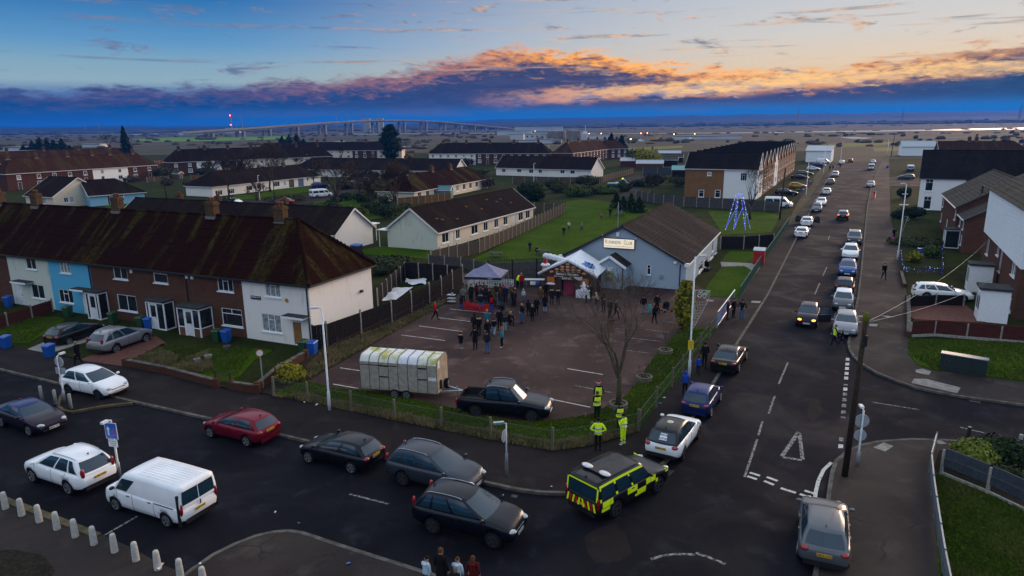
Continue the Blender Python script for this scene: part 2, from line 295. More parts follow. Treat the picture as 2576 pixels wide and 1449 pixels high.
# ------------------------------------------------------------------ mesh writing
class MB:
 def __init__(s): s.v = []; s.f = []; s.mi = []
 def add(s, vs, fs, mi=0):
  o = len(s.v); s.v += [tuple(p) for p in vs]; s.f += [tuple(i + o for i in q) for q in fs]; s.mi += [mi]*len(fs); return s
 def quad(s, a, b, c, d, mi=0): return s.add([a, b, c, d], [(0, 1, 2, 3)], mi)
 def box(s, c, d, rz=0.0, mi=0, rx=0.0, ry=0.0):
  m = Matrix.Translation(c) @ Euler((rx, ry, rz)).to_matrix().to_4x4()
  h = [v/2 for v in d]
  vs = [m @ Vector((sx*h[0], sy*h[1], sz*h[2])) for sz in (-1, 1) for sy in (-1, 1) for sx in (-1, 1)]
  return s.add(vs, [(0, 2, 3, 1), (4, 5, 7, 6), (0, 1, 5, 4), (2, 6, 7, 3), (0, 4, 6, 2), (1, 3, 7, 5)], mi)
 def box2(s, a, b, mi=0):
  return s.box([(p + q)/2 for p, q in zip(a, b)], [abs(q - p) for p, q in zip(a, b)], mi=mi)
 def beam(s, a, b, w, h=None, mi=0):
  a, b = Vector(a), Vector(b); h = h or w; d = b - a
  q = d.to_track_quat('X', 'Z').to_matrix().to_4x4(); m = Matrix.Translation((a + b)/2) @ q; L = d.length/2
  vs = [m @ Vector((sx*L, sy*w/2, sz*h/2)) for sz in (-1, 1) for sy in (-1, 1) for sx in (-1, 1)]
  return s.add(vs, [(0, 2, 3, 1), (4, 5, 7, 6), (0, 1, 5, 4), (2, 6, 7, 3), (0, 4, 6, 2), (1, 3, 7, 5)], mi)
 def prism(s, poly, z0, z1, mi=0, bottom=True):
  n = len(poly); vs = [(p[0], p[1], z0) for p in poly] + [(p[0], p[1], z1) for p in poly]
  a = sum(poly[i][0]*poly[(i+1) % n][1] - poly[(i+1) % n][0]*poly[i][1] for i in range(n))
  fs = [(i, (i+1) % n, n + (i+1) % n, n + i) for i in range(n)] + [tuple(range(n, 2*n))]
  if bottom: fs.append(tuple(reversed(range(n))))
  if a < 0: fs = [tuple(reversed(q)) for q in fs]
  return s.add(vs, fs, mi)
 def tube(s, pts, rad, n=6, mi=0, cap=True):
  pts = [Vector(p) for p in pts]; N = len(pts)
  if not hasattr(rad, '__len__'): rad = [rad]*N
  vs = []; fs = []; ref = None
  for i, p in enumerate(pts):
   d = (pts[min(i+1, N-1)] - pts[max(i-1, 0)]).normalized()
   if ref is None: ref = d.orthogonal().normalized()
   ref = (ref - d*ref.dot(d))
   ref = ref.normalized() if ref.length > 1e-5 else d.orthogonal().normalized()
   b = d.cross(ref)
   for k in range(n):
    t = 2*math.pi*k/n; vs.append(p + (ref*math.cos(t) + b*math.sin(t))*rad[i])
  for i in range(N-1):
   for k in range(n): fs.append((i*n + k, i*n + (k+1) % n, (i+1)*n + (k+1) % n, (i+1)*n + k))
  if cap: fs += [tuple(reversed(range(n))), tuple((N-1)*n + k for k in range(n))]
  return s.add(vs, fs, mi)
 def lathe(s, prof, n=12, c=(0, 0, 0), mi=0):
  vs = []; fs = []
  for r, z in prof:
   for k in range(n):
    t = 2*math.pi*k/n; vs.append((c[0] + r*math.cos(t), c[1] + r*math.sin(t), c[2] + z))
  for i in range(len(prof)-1):
   for k in range(n): fs.append((i*n + k, i*n + (k+1) % n, (i+1)*n + (k+1) % n, (i+1)*n + k))
  fs += [tuple(reversed(range(n))), tuple((len(prof)-1)*n + k for k in range(n))]
  return s.add(vs, fs, mi)
 def ball(s, c, r, n=8, m=5, mi=0):
  if not hasattr(r, '__len__'): r = (r, r, r)
  vs = [(c[0], c[1], c[2] - r[2])]; fs = []
  for j in range(1, m):
   ph = -math.pi/2 + math.pi*j/m
   for k in range(n):
    t = 2*math.pi*k/n; vs.append((c[0] + r[0]*math.cos(ph)*math.cos(t), c[1] + r[1]*math.cos(ph)*math.sin(t), c[2] + r[2]*math.sin(ph)))
  vs.append((c[0], c[1], c[2] + r[2])); L = len(vs) - 1
  for k in range(n): fs.append((0, 1 + (k+1) % n, 1 + k))
  for j in range(m-2):
   for k in range(n): a = 1 + j*n; fs.append((a + k, a + (k+1) % n, a + n + (k+1) % n, a + n + k))
  a = 1 + (m-2)*n
  for k in range(n): fs.append((a + k, a + (k+1) % n, L))
  return s.add(vs, fs, mi)
 def mesh(s, name, smooth=False):
  me = bpy.data.meshes.new(name); me.from_pydata(s.v, [], s.f)
  if any(s.mi): me.polygons.foreach_set('material_index', s.mi)
  if smooth: me.polygons.foreach_set('use_smooth', [True]*len(s.f))
  me.update(); return me
 def build(s, name, mat, parent=None, smooth=False, kind=None):
  return ob(name, s.mesh(name, smooth), mat, parent, kind)
def ob(name, me, mat, parent=None, kind=None, loc=None, rz=None):
 o = bpy.data.objects.new(name, me); COL.objects.link(o)
 mats = mat if isinstance(mat, (list, tuple)) else [mat]
 if not me.materials:
  for m in mats: me.materials.append(MATS[m] if isinstance(m, str) else m)
 if parent: o.parent = parent
 if kind: o['kind'] = kind
 if loc is not None: o.location = loc
 if rz is not None: o.rotation_euler = (0, 0, rz)
 return o
def thing(name, label, cat, loc=(0, 0, 0), rz=0.0, group=None):
 o = bpy.data.objects.new(name, None); COL.objects.link(o); o.empty_display_size = .3
 o.location = loc; o.rotation_euler = (0, 0, rz); return tag(o, label, cat, group)
def tag(o, label, cat, group=None):
 o['label'] = label; o['category'] = cat
 if group: o['group'] = group
 return o
def copy_tree(o, parent=None, label=None):
 c = o.copy(); COL.objects.link(c); c.parent = parent
 if label: c['label'] = label
 for ch in o.children: copy_tree(ch, c)
 return c
def text_mesh(txt, size, parent, mat, loc, rot, name='lettering', depth=.004, align='CENTER', spacing=1.0, xs=1.0, bold=0.0):
 cu = bpy.data.curves.new('lettering', 'FONT'); cu.body = txt; cu.size = size; cu.align_x = align; cu.align_y = 'CENTER'
 cu.extrude = depth; cu.space_character = spacing; cu.resolution_u = 2; cu.offset = bold
 t = bpy.data.objects.new('tmp', cu)
 me = bpy.data.meshes.new_from_object(t)
 bpy.data.objects.remove(t)
 o = bpy.data.objects.new(name, me); COL.objects.link(o); me.materials.clear(); me.materials.append(MATS[mat])
 o.parent = parent; o.location = loc; o.rotation_euler = rot; o.scale = (xs, 1, 1); return o
# ================================================================== the setting: ground, roads, pavements
def gpx(pts): return [G(*p)[:2] for p in pts]
def sheet(name, pts, z, mat, world_xy=False):
 poly = pts if world_xy else gpx(pts)
 me = bpy.data.meshes.new(name); bm = bmesh.new()
 f = bm.faces.new([bm.verts.new((p[0], p[1], z)) for p in poly]); bm.normal_update()
 if f.normal.z < 0: f.normal_flip()
 bmesh.ops.triangulate(bm, faces=bm.faces[:])
 bm.to_mesh(me); bm.free(); return ob(name, me, mat, kind='structure')
def slab(name, pts, z0, z1, mat):
 poly = gpx(pts); m = MB(); m.prism(poly, z0, z1, bottom=False); me = m.mesh(name)
 bm = bmesh.new(); bm.from_mesh(me); bmesh.ops.triangulate(bm, faces=[f for f in bm.faces if len(f.verts) > 4]); bm.to_mesh(me); bm.free()
 return ob(name, me, mat, kind='structure')
def offset_line(poly, d):
 out = []
 for i, p in enumerate(poly):
  a = Vector(poly[max(i-1, 0)]).to_2d(); b = Vector(poly[min(i+1, len(poly)-1)]).to_2d()
  t = (b - a).normalized(); out.append((p[0] - t.y*d, p[1] + t.x*d))
 return out
def kerb_line(pts, side, mat='kerb', w=.16, z=.128):
 a = gpx(pts); a0 = offset_line(a, -.02*side); b = offset_line(a, w*side); m = MB()
 for i in range(len(a)-1):
  m.prism([a0[i], a0[i+1], b[i+1], b[i]], -.02, z, bottom=False)
 return m.build('kerb', mat, kind='structure')
def strip_px(pts, w, z, mat, name='road_marking'):
 a = gpx(pts); l = offset_line(a, w/2); r = offset_line(a, -w/2); m = MB()
 for i in range(len(a)-1): m.quad((*r[i], z), (*r[i+1], z), (*l[i+1], z), (*l[i], z))
 return m.build(name, mat, kind='structure')
# far ground to the horizon
m = MB()
ys = [-60, 60, 160, 300, 500, 900, 1500, 2500, 4500, 8000, 14000]; xs = [-14000, -6000, -2500, -900, -300, 0, 300, 900, 2500, 6000, 14000]
for j in range(len(ys)-1):
 for i in range(len(xs)-1): m.quad((xs[i], ys[j], -.06), (xs[i+1], ys[j], -.06), (xs[i+1], ys[j+1], -.06), (xs[i], ys[j+1], -.06))
m.build('ground', 'marsh', kind='structure')
KERB_N = [(-150, 896), (0, 933), (160, 972), (310, 1009), (527, 1058), (760, 1112), (956, 1157), (1219, 1219), (1300, 1237), (1363, 1245), (1433, 1247), (1500, 1241), (1580, 1223), (1640, 1196), (1668, 1174), (1688, 1154), (1740, 1062), (1800, 963), (1858, 864), (1933, 744), (2002, 606), (2050, 511), (2080, 455), (2107, 409)]
KERB_R = [(2220, 405), (2203, 440), (2190, 476), (2181, 521), (2173, 600), (2165, 680), (2157, 749), (2132, 864), (2134, 880), (2145, 900), (2169, 921), (2205, 942), (2249, 960), (2307, 980), (2407, 1000), (2576, 1023), (2800, 1053)]
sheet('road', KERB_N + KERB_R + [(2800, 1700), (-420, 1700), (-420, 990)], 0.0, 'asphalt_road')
# land of the estate, left and right of the street
slab('estate_ground', [(-200, 830), (0, 868), (312, 925), (689, 1000), (1111, 1083), (1390, 1138), (1488, 1124), (1605, 1090), (1803, 829), (1945, 625), (2003, 515), (2050, 440), (2085, 404), (2098, 380), (1288, 384), (0, 392), (-700, 398), (-1300, 560)], -.05, .08, 'rough_grass')
slab('estate_ground', [(2238, 400), (2240, 553), (2264, 639), (2282, 754), (2282, 860), (2576, 866), (2900, 866), (2900, 600), (2760, 390)], -.05, .08, 'rough_grass')
BACK_N = [(2095, 409), (2040, 500), (1985, 570), (1947, 625), (1908, 680), (1860, 753), (1803, 829), (1605, 1090), (1488, 1124), (1390, 1138), (1236, 1110), (1111, 1083), (993, 1061), (884, 1038), (776, 1014), (689, 1000), (644, 995), (547, 980), (422, 946), (312, 925), (200, 910), (67, 882), (0, 868), (-150, 838)]
slab('pavement', KERB_N + BACK_N, -.05, .12, 'asphalt_path')
kerb_line(KERB_N, 1)
# kerbed build-out with the posts
BUILD = [(335, 1018), (262, 1026), (180, 1041), (158, 1037), (143, 1026), (150, 1002), (165, 975)]
slab('pavement', BUILD, -.04, .11, 'asphalt_path'); kerb_line(BUILD, -1, 'kerb_yellow')
slab('pavement', KERB_R + [(2800, 1000), (2576, 965), (2482, 953), (2344, 935), (2307, 923), (2284, 895), (2282, 754), (2264, 639), (2240, 553), (2237, 404)], -.05, .12, 'asphalt_apron')
kerb_line(KERB_R, 1)
KERB_C = [(1985, 1700), (2046, 1449), (2077, 1274), (2082, 1234), (2089, 1192), (2099, 1164), (2127, 1140), (2164, 1123), (2207, 1114), (2289, 1108), (2369, 1110), (2432, 1115), (2800, 1150)]
slab('pavement', KERB_C + [(2900, 1300), (2900, 1700)], -.05, .12, 'asphalt_apron'); kerb_line(KERB_C, -1)
KERB_B = [(400, 1500), (482, 1437), (535, 1400), (587, 1374), (644, 1352), (690, 1342), (728, 1339), (764, 1344), (880, 1383), (1051, 1437), (1180, 1480)]
slab('pavement', KERB_B + [(1200, 1700), (300, 1700)], -.05, .12, 'asphalt_apron'); kerb_line(KERB_B, -1)
KERB_A = [(-260, 1170), (0, 1249), (130, 1297), (255, 1347)]
slab('footway', KERB_A + [(330, 1380), (400, 1420), (470, 1449), (420, 1520), (300, 1700), (-400, 1700)], -.05, .06, 'asphalt_apron')
kerb_line(KERB_A, -1, 'kerb_yellow', .3, .10)
sheet('dirt_patch', [(-60, 1392), (30, 1385), (110, 1400), (140, 1440), (90, 1500), (-60, 1500)], .066, 'dirt')
# lawns, verges, car park
slab('car_park', [(1126, 764), (1019, 821), (854, 917), (770, 962), (834, 981), (929, 988), (1010, 1003), (1144, 1033), (1288, 1065), (1400, 1062), (1480, 1050), (1560, 1015), (1600, 970), (1640, 910), (1705, 838), (1750, 826), (1803, 829), (1860, 753), (1790, 738), (1740, 715), (1500, 700), (1400, 690), (1160, 690)], -.04, .10, 'asphalt_lot')
slab('verge', [(770, 962), (834, 981), (929, 988), (1010, 1003), (1144, 1033), (1288, 1065), (1400, 1062), (1480, 1050), (1560, 1015), (1600, 970), (1640, 910), (1705, 838), (1750, 826), (1801, 831), (1603, 1091), (1487, 1125), (1390, 1139), (1236, 1111), (1111, 1084), (993, 1062), (884, 1039), (776, 1015), (689, 1001), (705, 985)], -.04, .14, 'lawn')
slab('bank', [(824, 876), (986, 814), (1081, 766), (1164, 714), (1178, 722), (1126, 764), (1019, 821), (854, 918), (770, 962), (706, 985), (690, 1000), (648, 991), (700, 960)], -.04, .145, 'dirt')
slab('lawn', [(1160, 668), (1290, 603), (1415, 538), (1425, 508), (1463, 502), (1538, 509), (1640, 527), (1720, 520), (1560, 610), (1420, 668), (1290, 664)], -.04, .11, 'lawn')
slab('lawn', [(905, 630), (960, 622), (1103, 632), (1110, 655), (1040, 650), (920, 642)], -.04, .11, 'lawn')
slab('lawn', [(1760, 747), (1860, 752), (1903, 690), (1872, 672), (1815, 674)], -.04, .125, 'lawn')
slab('lawn', [(1812, 660), (1905, 664), (1925, 636), (1835, 634)], -.04, .125, 'lawn')
slab('garden_path', [(1815, 673), (1872, 671), (1903, 689), (1912, 675), (1905, 665), (1812, 661)], -.04, .122, 'slab')
slab('lawn', [(1818, 592), (1940, 586), (1962, 545), (1925, 535), (1780, 532)], -.04, .11, 'lawn')
slab('lawn', [(2284, 855), (2284, 893), (2307, 921), (2344, 933), (2482, 951), (2576, 963), (2800, 998), (2800, 866), (2576, 864)], -.04, .13, 'lawn')
slab('lawn', [(2342, 1196), (2367, 1199), (2480, 1247), (2576, 1292), (2900, 1430), (2900, 1700), (2385, 1700), (2360, 1449)], -.04, .135, 'lawn')
slab('garden_bed', [(2345, 1194), (2362, 1140), (2440, 1118), (2800, 1155), (2900, 1420), (2576, 1288), (2480, 1243), (2368, 1195)], -.04, .13, 'dirt')
slab('lawn', [(-160, 800), (0, 800), (150, 800), (165, 808), (75, 866), (0, 866), (-150, 836)], -.04, .115, 'lawn')
slab('lawn', [(322, 915), (410, 868), (560, 868), (640, 872), (690, 880), (640, 900), (600, 950), (560, 970), (430, 940)], -.04, .13, 'rough_grass')
slab('lawn', [(520, 880), (640, 880), (690, 885), (640, 910), (605, 950), (570, 965), (470, 945)], -.04, .136, 'lawn')
slab('driveway', [(200, 910), (310, 925), (420, 868), (395, 850), (330, 855)], -.04, .13, 'block_paving')
slab('driveway', [(70, 882), (125, 893), (190, 872), (260, 850), (225, 838), (150, 848)], -.04, .128, 'slab')
for poly in ([(582, 505), (590, 492), (640, 490), (700, 476), (780, 470), (784, 482), (700, 492), (650, 500)], [(786, 520), (790, 507), (860, 500), (1000, 505), (1040, 520), (900, 565), (790, 560)], [(262, 527), (268, 515), (320, 514), (318, 527)], [(1235, 520), (1300, 505), (1345, 500), (1345, 520)]):
 slab('lawn', poly, -.04, .11, 'lawn')
for poly in ([(600, 520), (725, 522), (800, 508), (870, 495), (900, 470), (860, 462), (830, 480), (790, 495), (700, 500), (440, 512), (330, 528), (450, 528)], [(1598, 442), (1678, 443), (1660, 460), (1610, 478), (1600, 494), (1558, 500), (1575, 480), (1530, 478), (1530, 462)]):
 slab('lane', poly, -.04, .12, 'asphalt_path')
slab('patio', [(2290, 800), (2285, 762), (2418, 764), (2470, 800), (2480, 815), (2300, 806)], -.04, .115, 'block_paving')
slab('driveway', [(2237, 470), (2240, 446), (2310, 446), (2320, 470)], -.04, .122, 'asphalt_path')
# far fields and water
sheet('field', [(330, 350), (420, 346), (735, 342), (728, 350), (560, 354), (370, 357)], -.02, pr('field_green', (.075, .17, .012), (.10, .19, .02), .9, .02))
sheet('field', [(0, 334), (200, 333), (330, 334), (320, 337), (0, 339)], -.02, 'field_green')
for poly in ([(1560, 372), (1720, 366), (1715, 372), (1580, 380)], [(2085, 362), (2190, 358), (2330, 355), (2330, 361), (2190, 366), (2088, 372)], [(2195, 372), (2290, 368), (2300, 376), (2200, 382)]):
 sheet('field', poly, -.02, pr('field_gold', (.14, .125, .022), (.085, .09, .02), .9, .03))
sheet('water', [(1520, 335.6), (1700, 334.4), (1932, 332.3), (2030, 330.2), (2200, 328), (2380, 325), (2700, 319), (2700, 323), (2380, 328), (2200, 331.5), (2030, 333), (1932, 334.6), (1700, 335.6), (1520, 336.4)], -.01, 'water')
sheet('water', [(806, 365), (830, 358), (850, 355), (866, 354.5), (870, 357), (852, 361), (858, 365), (900, 366), (944, 367.5), (1030, 368.5), (1075, 368), (1075, 369.6), (1000, 370), (900, 368.6), (850, 366.8)], -.01, 'water')
sheet('water', [(2112, 344.6), (2150, 344.5), (2194, 346.5), (2180, 348.6), (2145, 349.4), (2122, 346.6)], -.01, 'water')
sheet('water', [(852, 336.2), (900, 336), (1010, 336), (1010, 338), (900, 338.2), (858, 338.5)], -.01, 'water')
sheet('water', [(325, 337), (400, 336), (396, 338), (335, 339)], -.01, 'water')
sheet('water', [(1000, 335.5), (1300, 334.4), (1500, 334.8), (1500, 335.6), (1300, 335.4), (1000, 336.4)], -.01, 'water')
# painted lines
for a, b in (((879, 1243), (978, 1268)), ((1982, 912), (1959, 966)), ((1949, 996), (1934, 1040)), ((1905, 1105), (1873, 1200)), ((2193, 1011.5), (2314, 1031)), ((2415, 1075), (2480, 1090)), ((1918, 1060), (1908, 1095)), ((2050, 740), (2062, 712)), ((2070, 694), (2080, 672))):
 strip_px([a, b], .11, .006, 'marking')
strip_px([(250, 1354), (345, 1299)], .10, .006, 'marking')
strip_px([(2087, 593), (2083, 604), (2119, 607)], .1, .006, 'marking')
for k, yy in enumerate((235, 282, 327, 377, 424, 492, 535, 587, 640, 700, 765, 820, 1040, 1110)):
 t = (yy - 235)/875; cx = 2132.7 - 17.5*t; cy = 845.25 + yy/4; hw = 4.6 + 1.4*t; hh = 3.6 + 1.6*t
 if k in (5, 11): hh *= .45
 sheet('road_marking', [(cx-hw, cy-hh), (cx+hw, cy-hh*.8), (cx+hw-.4, cy+hh), (cx-hw-.6, cy+hh*.9)], .006, 'marking_new' if k in (0, 1, 2, 3, 4, 6, 13) else 'marking')
for a, b in (((1886, 1189), (1912, 1197)), ((1880, 1198), (1904, 1206)), ((1929, 1200), (1956, 1210)), ((1922, 1210), (1947, 1220)), ((1964, 1228), (2002, 1240)), ((2012, 1243), (2049, 1256)), ((2024, 1234), (2051, 1243))):
 strip_px([a, b], .17, .006, 'marking_new')
strip_px([(2050, 1256), (2052, 1238), (2059, 1209), (2072, 1182), (2092, 1163)], .16, .007, 'marking_new')
strip_px([(2009, 1087), (1967, 1148)], .20, .006, 'marking'); strip_px([(2011, 1090), (2019, 1156)], .18, .006, 'marking'); strip_px([(1969, 1150), (2017, 1158)], .20, .008, 'marking')
strip_px([(1638, 1407), (1663, 1399), (1700, 1394), (1748, 1395)], .13, .006, 'marking'); strip_px([(1750, 1391), (1788, 1404), (1825, 1419)], .13, .006, 'marking')
for a, b in (((1131, 780), (1236, 791)), ((1101, 802), (1186, 812)), ((1054, 823), (1163, 837)), ((1010, 846), (1120, 860)), ((1019, 881), (1078, 888)), ((856, 929), (925, 939)), ((838, 970), (901, 981)), ((1665, 811), (1713, 817)), ((1624, 832), (1683, 839)), ((1570, 852), (1663, 862)), ((1570, 884), (1634, 892)), ((1427, 931), (1517, 946)), ((1395, 1010), (1486, 1029)), ((1443, 973), (1545, 993))):
 strip_px([a, b], .09, .108, 'marking_new' if a[0] < 1240 or a[0] in (1427, 1395) else 'marking')
# covers, gullies, pale slabs in the paving
for poly in ([(2299, 957), (2330, 950 + 8), (2416, 980), (2407, 994), (2292, 968)], [(2196, 1131), (2222, 1119), (2247, 1128), (2226, 1142)], [(2340, 1110.5), (2364, 1111.5), (2381, 1122), (2362, 1123)], [(2302, 935), (2320, 932), (2342, 939), (2336, 948), (2304, 942)], [(2187, 818), (2208, 819), (2205, 825), (2186, 824)], [(2160, 797), (2176, 797), (2174, 802), (2160, 801)], [(2213, 797), (2232, 798), (2252, 801), (2233, 803)], [(1777, 757), (1797, 758), (1792, 762), (1776, 761)], [(1891, 760), (1914, 761), (1911, 766), (1889, 765)]):
 sheet('cover_slab', poly, .128, 'slab')
for poly in ([(1288, 1244), (1303, 1246), (1300, 1253), (1285, 1250)], [(1672, 1180), (1698, 1184), (1684, 1197), (1660, 1192)], [(2438, 1006), (2466, 1011), (2468, 1014), (2438, 1009)]):
 sheet('drain_grate', poly, .008, 'black_metal')
# tar repairs
for poly in ([(1468, 1352), (1500, 1330), (1548, 1316), (1572, 1340), (1590, 1392), (1560, 1412), (1500, 1418), (1478, 1392)], [(2035, 1010), (2062, 1005), (2070, 1040), (2046, 1062), (2030, 1048)]):
 sheet('road_patch', poly, .004, 'asphalt_path')
# ================================================================== buildings
def on_wall(o, a, px, py):
 """photo pixel -> (distance along, height) on the upright plane through o in direction a"""
 dx = (px - 1288)/FPX; dy = (py - 724.5)/FPX; cr, sr = math.cos(R(ROLL)), math.sin(R(ROLL))
 u = dx*cr - dy*sr; v = dy*cr + dx*sr
 F = math.cos(PITCH) - v*math.sin(PITCH); D = math.sin(PITCH) + v*math.cos(PITCH)
 c, s = math.cos(a), math.sin(a)
 det = u*(-s) + F*c                       # o + k*(c,s) = t*(u,F)
 t = (-s*o[0] + c*o[1])/det
 k = (u*t - o[0])*c + (F*t - o[1])*s
 return k, CAM_H - t*D
CACHE = {}
def cached(key, fn):
 if key not in CACHE: CACHE[key] = fn()
 return CACHE[key]
def frame_mesh(w, h, style, fw=.06):
 m = MB(); y0, y1 = .03, .09
 def bar(x0, z0, x1, z1): m.box2((x0, y0, z0), (x1, y1, z1))
 bar(0, 0, w, fw); bar(0, h-fw, w, h); bar(0, fw, fw, h-fw); bar(w-fw, fw, w, h-fw)
 panes = []
 if style == 3:
  a, b = w*.34, w*.67; g = .045
  bar(a-g/2, fw, a+g/2, h-fw); bar(b-g/2, fw, b+g/2, h-fw); t = h*.68; bar(a+g/2, t-g/2, b-g/2, t+g/2)
  panes = [(fw, fw, a-g/2, h-fw), (a+g/2, fw, b-g/2, t-g/2), (a+g/2, t+g/2, b-g/2, h-fw), (b+g/2, fw, w-fw, h-fw)]
 elif style == 2:
  a = w*.52; bar(a-.025, fw, a+.025, h-fw); panes = [(fw, fw, a-.025, h-fw), (a+.025, fw, w-fw, h-fw)]
 elif style == 4:
  t = h*.70; a = w*.5; bar(fw, t-.025, w-fw, t+.025); bar(a-.025, t+.025, a+.025, h-fw)
  panes = [(fw, fw, w-fw, t-.025), (fw, t+.025, a-.025, h-fw), (a+.025, t+.025, w-fw, h-fw)]
 else:
  t = h*.66; bar(fw, t-.02, w-fw, t+.02); panes = [(fw, fw, w-fw, t-.02), (fw, t+.02, w-fw, h-fw)]
 return m.mesh('window'), panes
RNG = random.Random(5)
def window(parent, M, w, h, style=3, sill=True, fine=True, frame='upvc', glass=None):
 w, h = round(w, 1), round(h, 1)
 me, panes = cached(('win', w, h, style, fine), lambda: frame_mesh(w, h, style, .06 if fine else .13))
 o = ob('window', me.copy() if frame != 'upvc' and me.materials and me.materials[0] != MATS[frame] else me, frame, parent); o.matrix_local = M
 g = glass or RNG.choice(['glass_dark', 'glass_dark', 'glass_net', 'glass_dark'])
 if fine:
  for i, (x0, z0, x1, z1) in enumerate(panes):
   gm = cached(('pane', round(x1-x0, 3), round(z1-z0, 3), g), lambda: MB().box2((0, .055, 0), (x1-x0, .062, z1-z0)).mesh('pane'))
   p = ob('pane', gm, g, o); p.location = (x0, 0, z0)
 else:
  gm = cached(('pane1', w, h, g), lambda: MB().box2((.1, .055, .1), (w-.1, .062, h-.1)).mesh('pane')); ob('pane', gm, g, o)
 if sill:
  sm = cached(('sill', w), lambda: MB().box2((-.08, -.09, -.09), (w+.08, .06, -.005)).mesh('sill')); ob('sill', sm, 'upvc', o)
 return o
def door(parent, M, w, h, mat='door_white', glazed=False):
 m = MB(); m.box2((.06, .05, .02), (w-.06, .10, h-.06))
 for zz in ((.15, .40), (.48, .70)) if not glazed else ((.12, .40),): m.box2((w*.2, .035, h*zz[0]), (w*.8, .055, h*zz[1]))
 d = m.build('door', mat, parent); d.matrix_local = M
 f = MB(); f.box2((0, .02, 0), (.06, .11, h)); f.box2((w-.06, .02, 0), (w, .11, h)); f.box2((.06, .02, h-.06), (w-.06, .11, h)); f.build('door_frame', 'upvc', d)
 if glazed:
  MB().box2((w*.18, .03, h*.48), (w*.82, .049, h*.92)).build('pane', 'glass_dark', d)
 MB().box2((w*.80, .0, h*.44), (w*.86, .035, h*.52)).build('handle', 'galv', d)
 return d
def wall_side(m, T, W, H, holes, gable=0.0, rev=.11):
 xs = sorted({0.0, W, *[v for h in holes for v in (h[0], h[0]+h[2])]}); zs = sorted({0.0, H, *[v for h in holes for v in (h[1], h[1]+h[3])]})
 for i in range(len(xs)-1):
  for j in range(len(zs)-1):
   cx, cz = (xs[i]+xs[i+1])/2, (zs[j]+zs[j+1])/2
   if any(h[0] < cx < h[0]+h[2] and h[1] < cz < h[1]+h[3] for h in holes): continue
   m.add([T @ Vector(p) for p in ((xs[i], 0, zs[j]), (xs[i+1], 0, zs[j]), (xs[i+1], 0, zs[j+1]), (xs[i], 0, zs[j+1]))], [(0, 1, 2, 3)])
 for x, z, w, h in holes:
  c = [(x, z), (x+w, z), (x+w, z+h), (x, z+h)]
  for k in range(4):
   a, b = c[k], c[(k+1) % 4]
   m.add([T @ Vector(p) for p in ((a[0], 0, a[1]), (a[0], rev, a[1]), (b[0], rev, b[1]), (b[0], 0, b[1]))], [(0, 1, 2, 3)])
 if gable: m.add([T @ Vector(p) for p in ((0, 0, H), (W, 0, H), (W/2, 0, H+gable))], [(0, 1, 2)])
def slope(parent, loc, rz, b0, b1, t0, t1, run, rise, mat, n, name='roof_slope'):
 m = MB(); n = max(1, n); st = .028 if n > 1 else 0
 for i in range(n):
  f0, f1 = i/n, (i+1)/n
  L = lambda f: b0 + (t0-b0)*f; Rr = lambda f: b1 + (t1-b1)*f
  a = (L(f0), run*f0, rise*f0 + st); b = (Rr(f0), run*f0, rise*f0 + st); c = (Rr(f1), run*f1, rise*f1 + .002); d = (L(f1), run*f1, rise*f1 + .002)
  m.quad(a, b, c, d)
  if st: m.quad((a[0], a[1], a[2]-st-.01), (b[0], b[1], b[2]-st-.01), b, a)
 o = m.build(name, mat, parent); o.location = loc; o.rotation_euler = (0, 0, rz); return o
def chimney(parent, x, y, z0, z1, wx=.95, wy=.6, pots=2, base=None):
 m = MB(); m.box2((x-wx/2, y-wy/2, z0), (x+wx/2, y+wy/2, z1)); m.box2((x-wx/2-.06, y-wy/2-.06, z1-.28), (x+wx/2+.06, y+wy/2+.06, z1-.10))
 c = m.build('chimney', 'stack_brick', parent)
 MB().box2((x-wx/2-.05, y-wy/2-.05, z0), (x+wx/2+.05, y+wy/2+.05, z0+.28)).build('flashing', 'lead', c)
 for k in range(pots):
  q = MB(); q.lathe([(.13, 0), (.11, .25), (.14, .28), (.14, .33), (.10, .33)], 8, (x + (k-(pots-1)/2)*.38, y, z1)); q.build('chimney_pot', 'pot_clay', c, True)
 return c
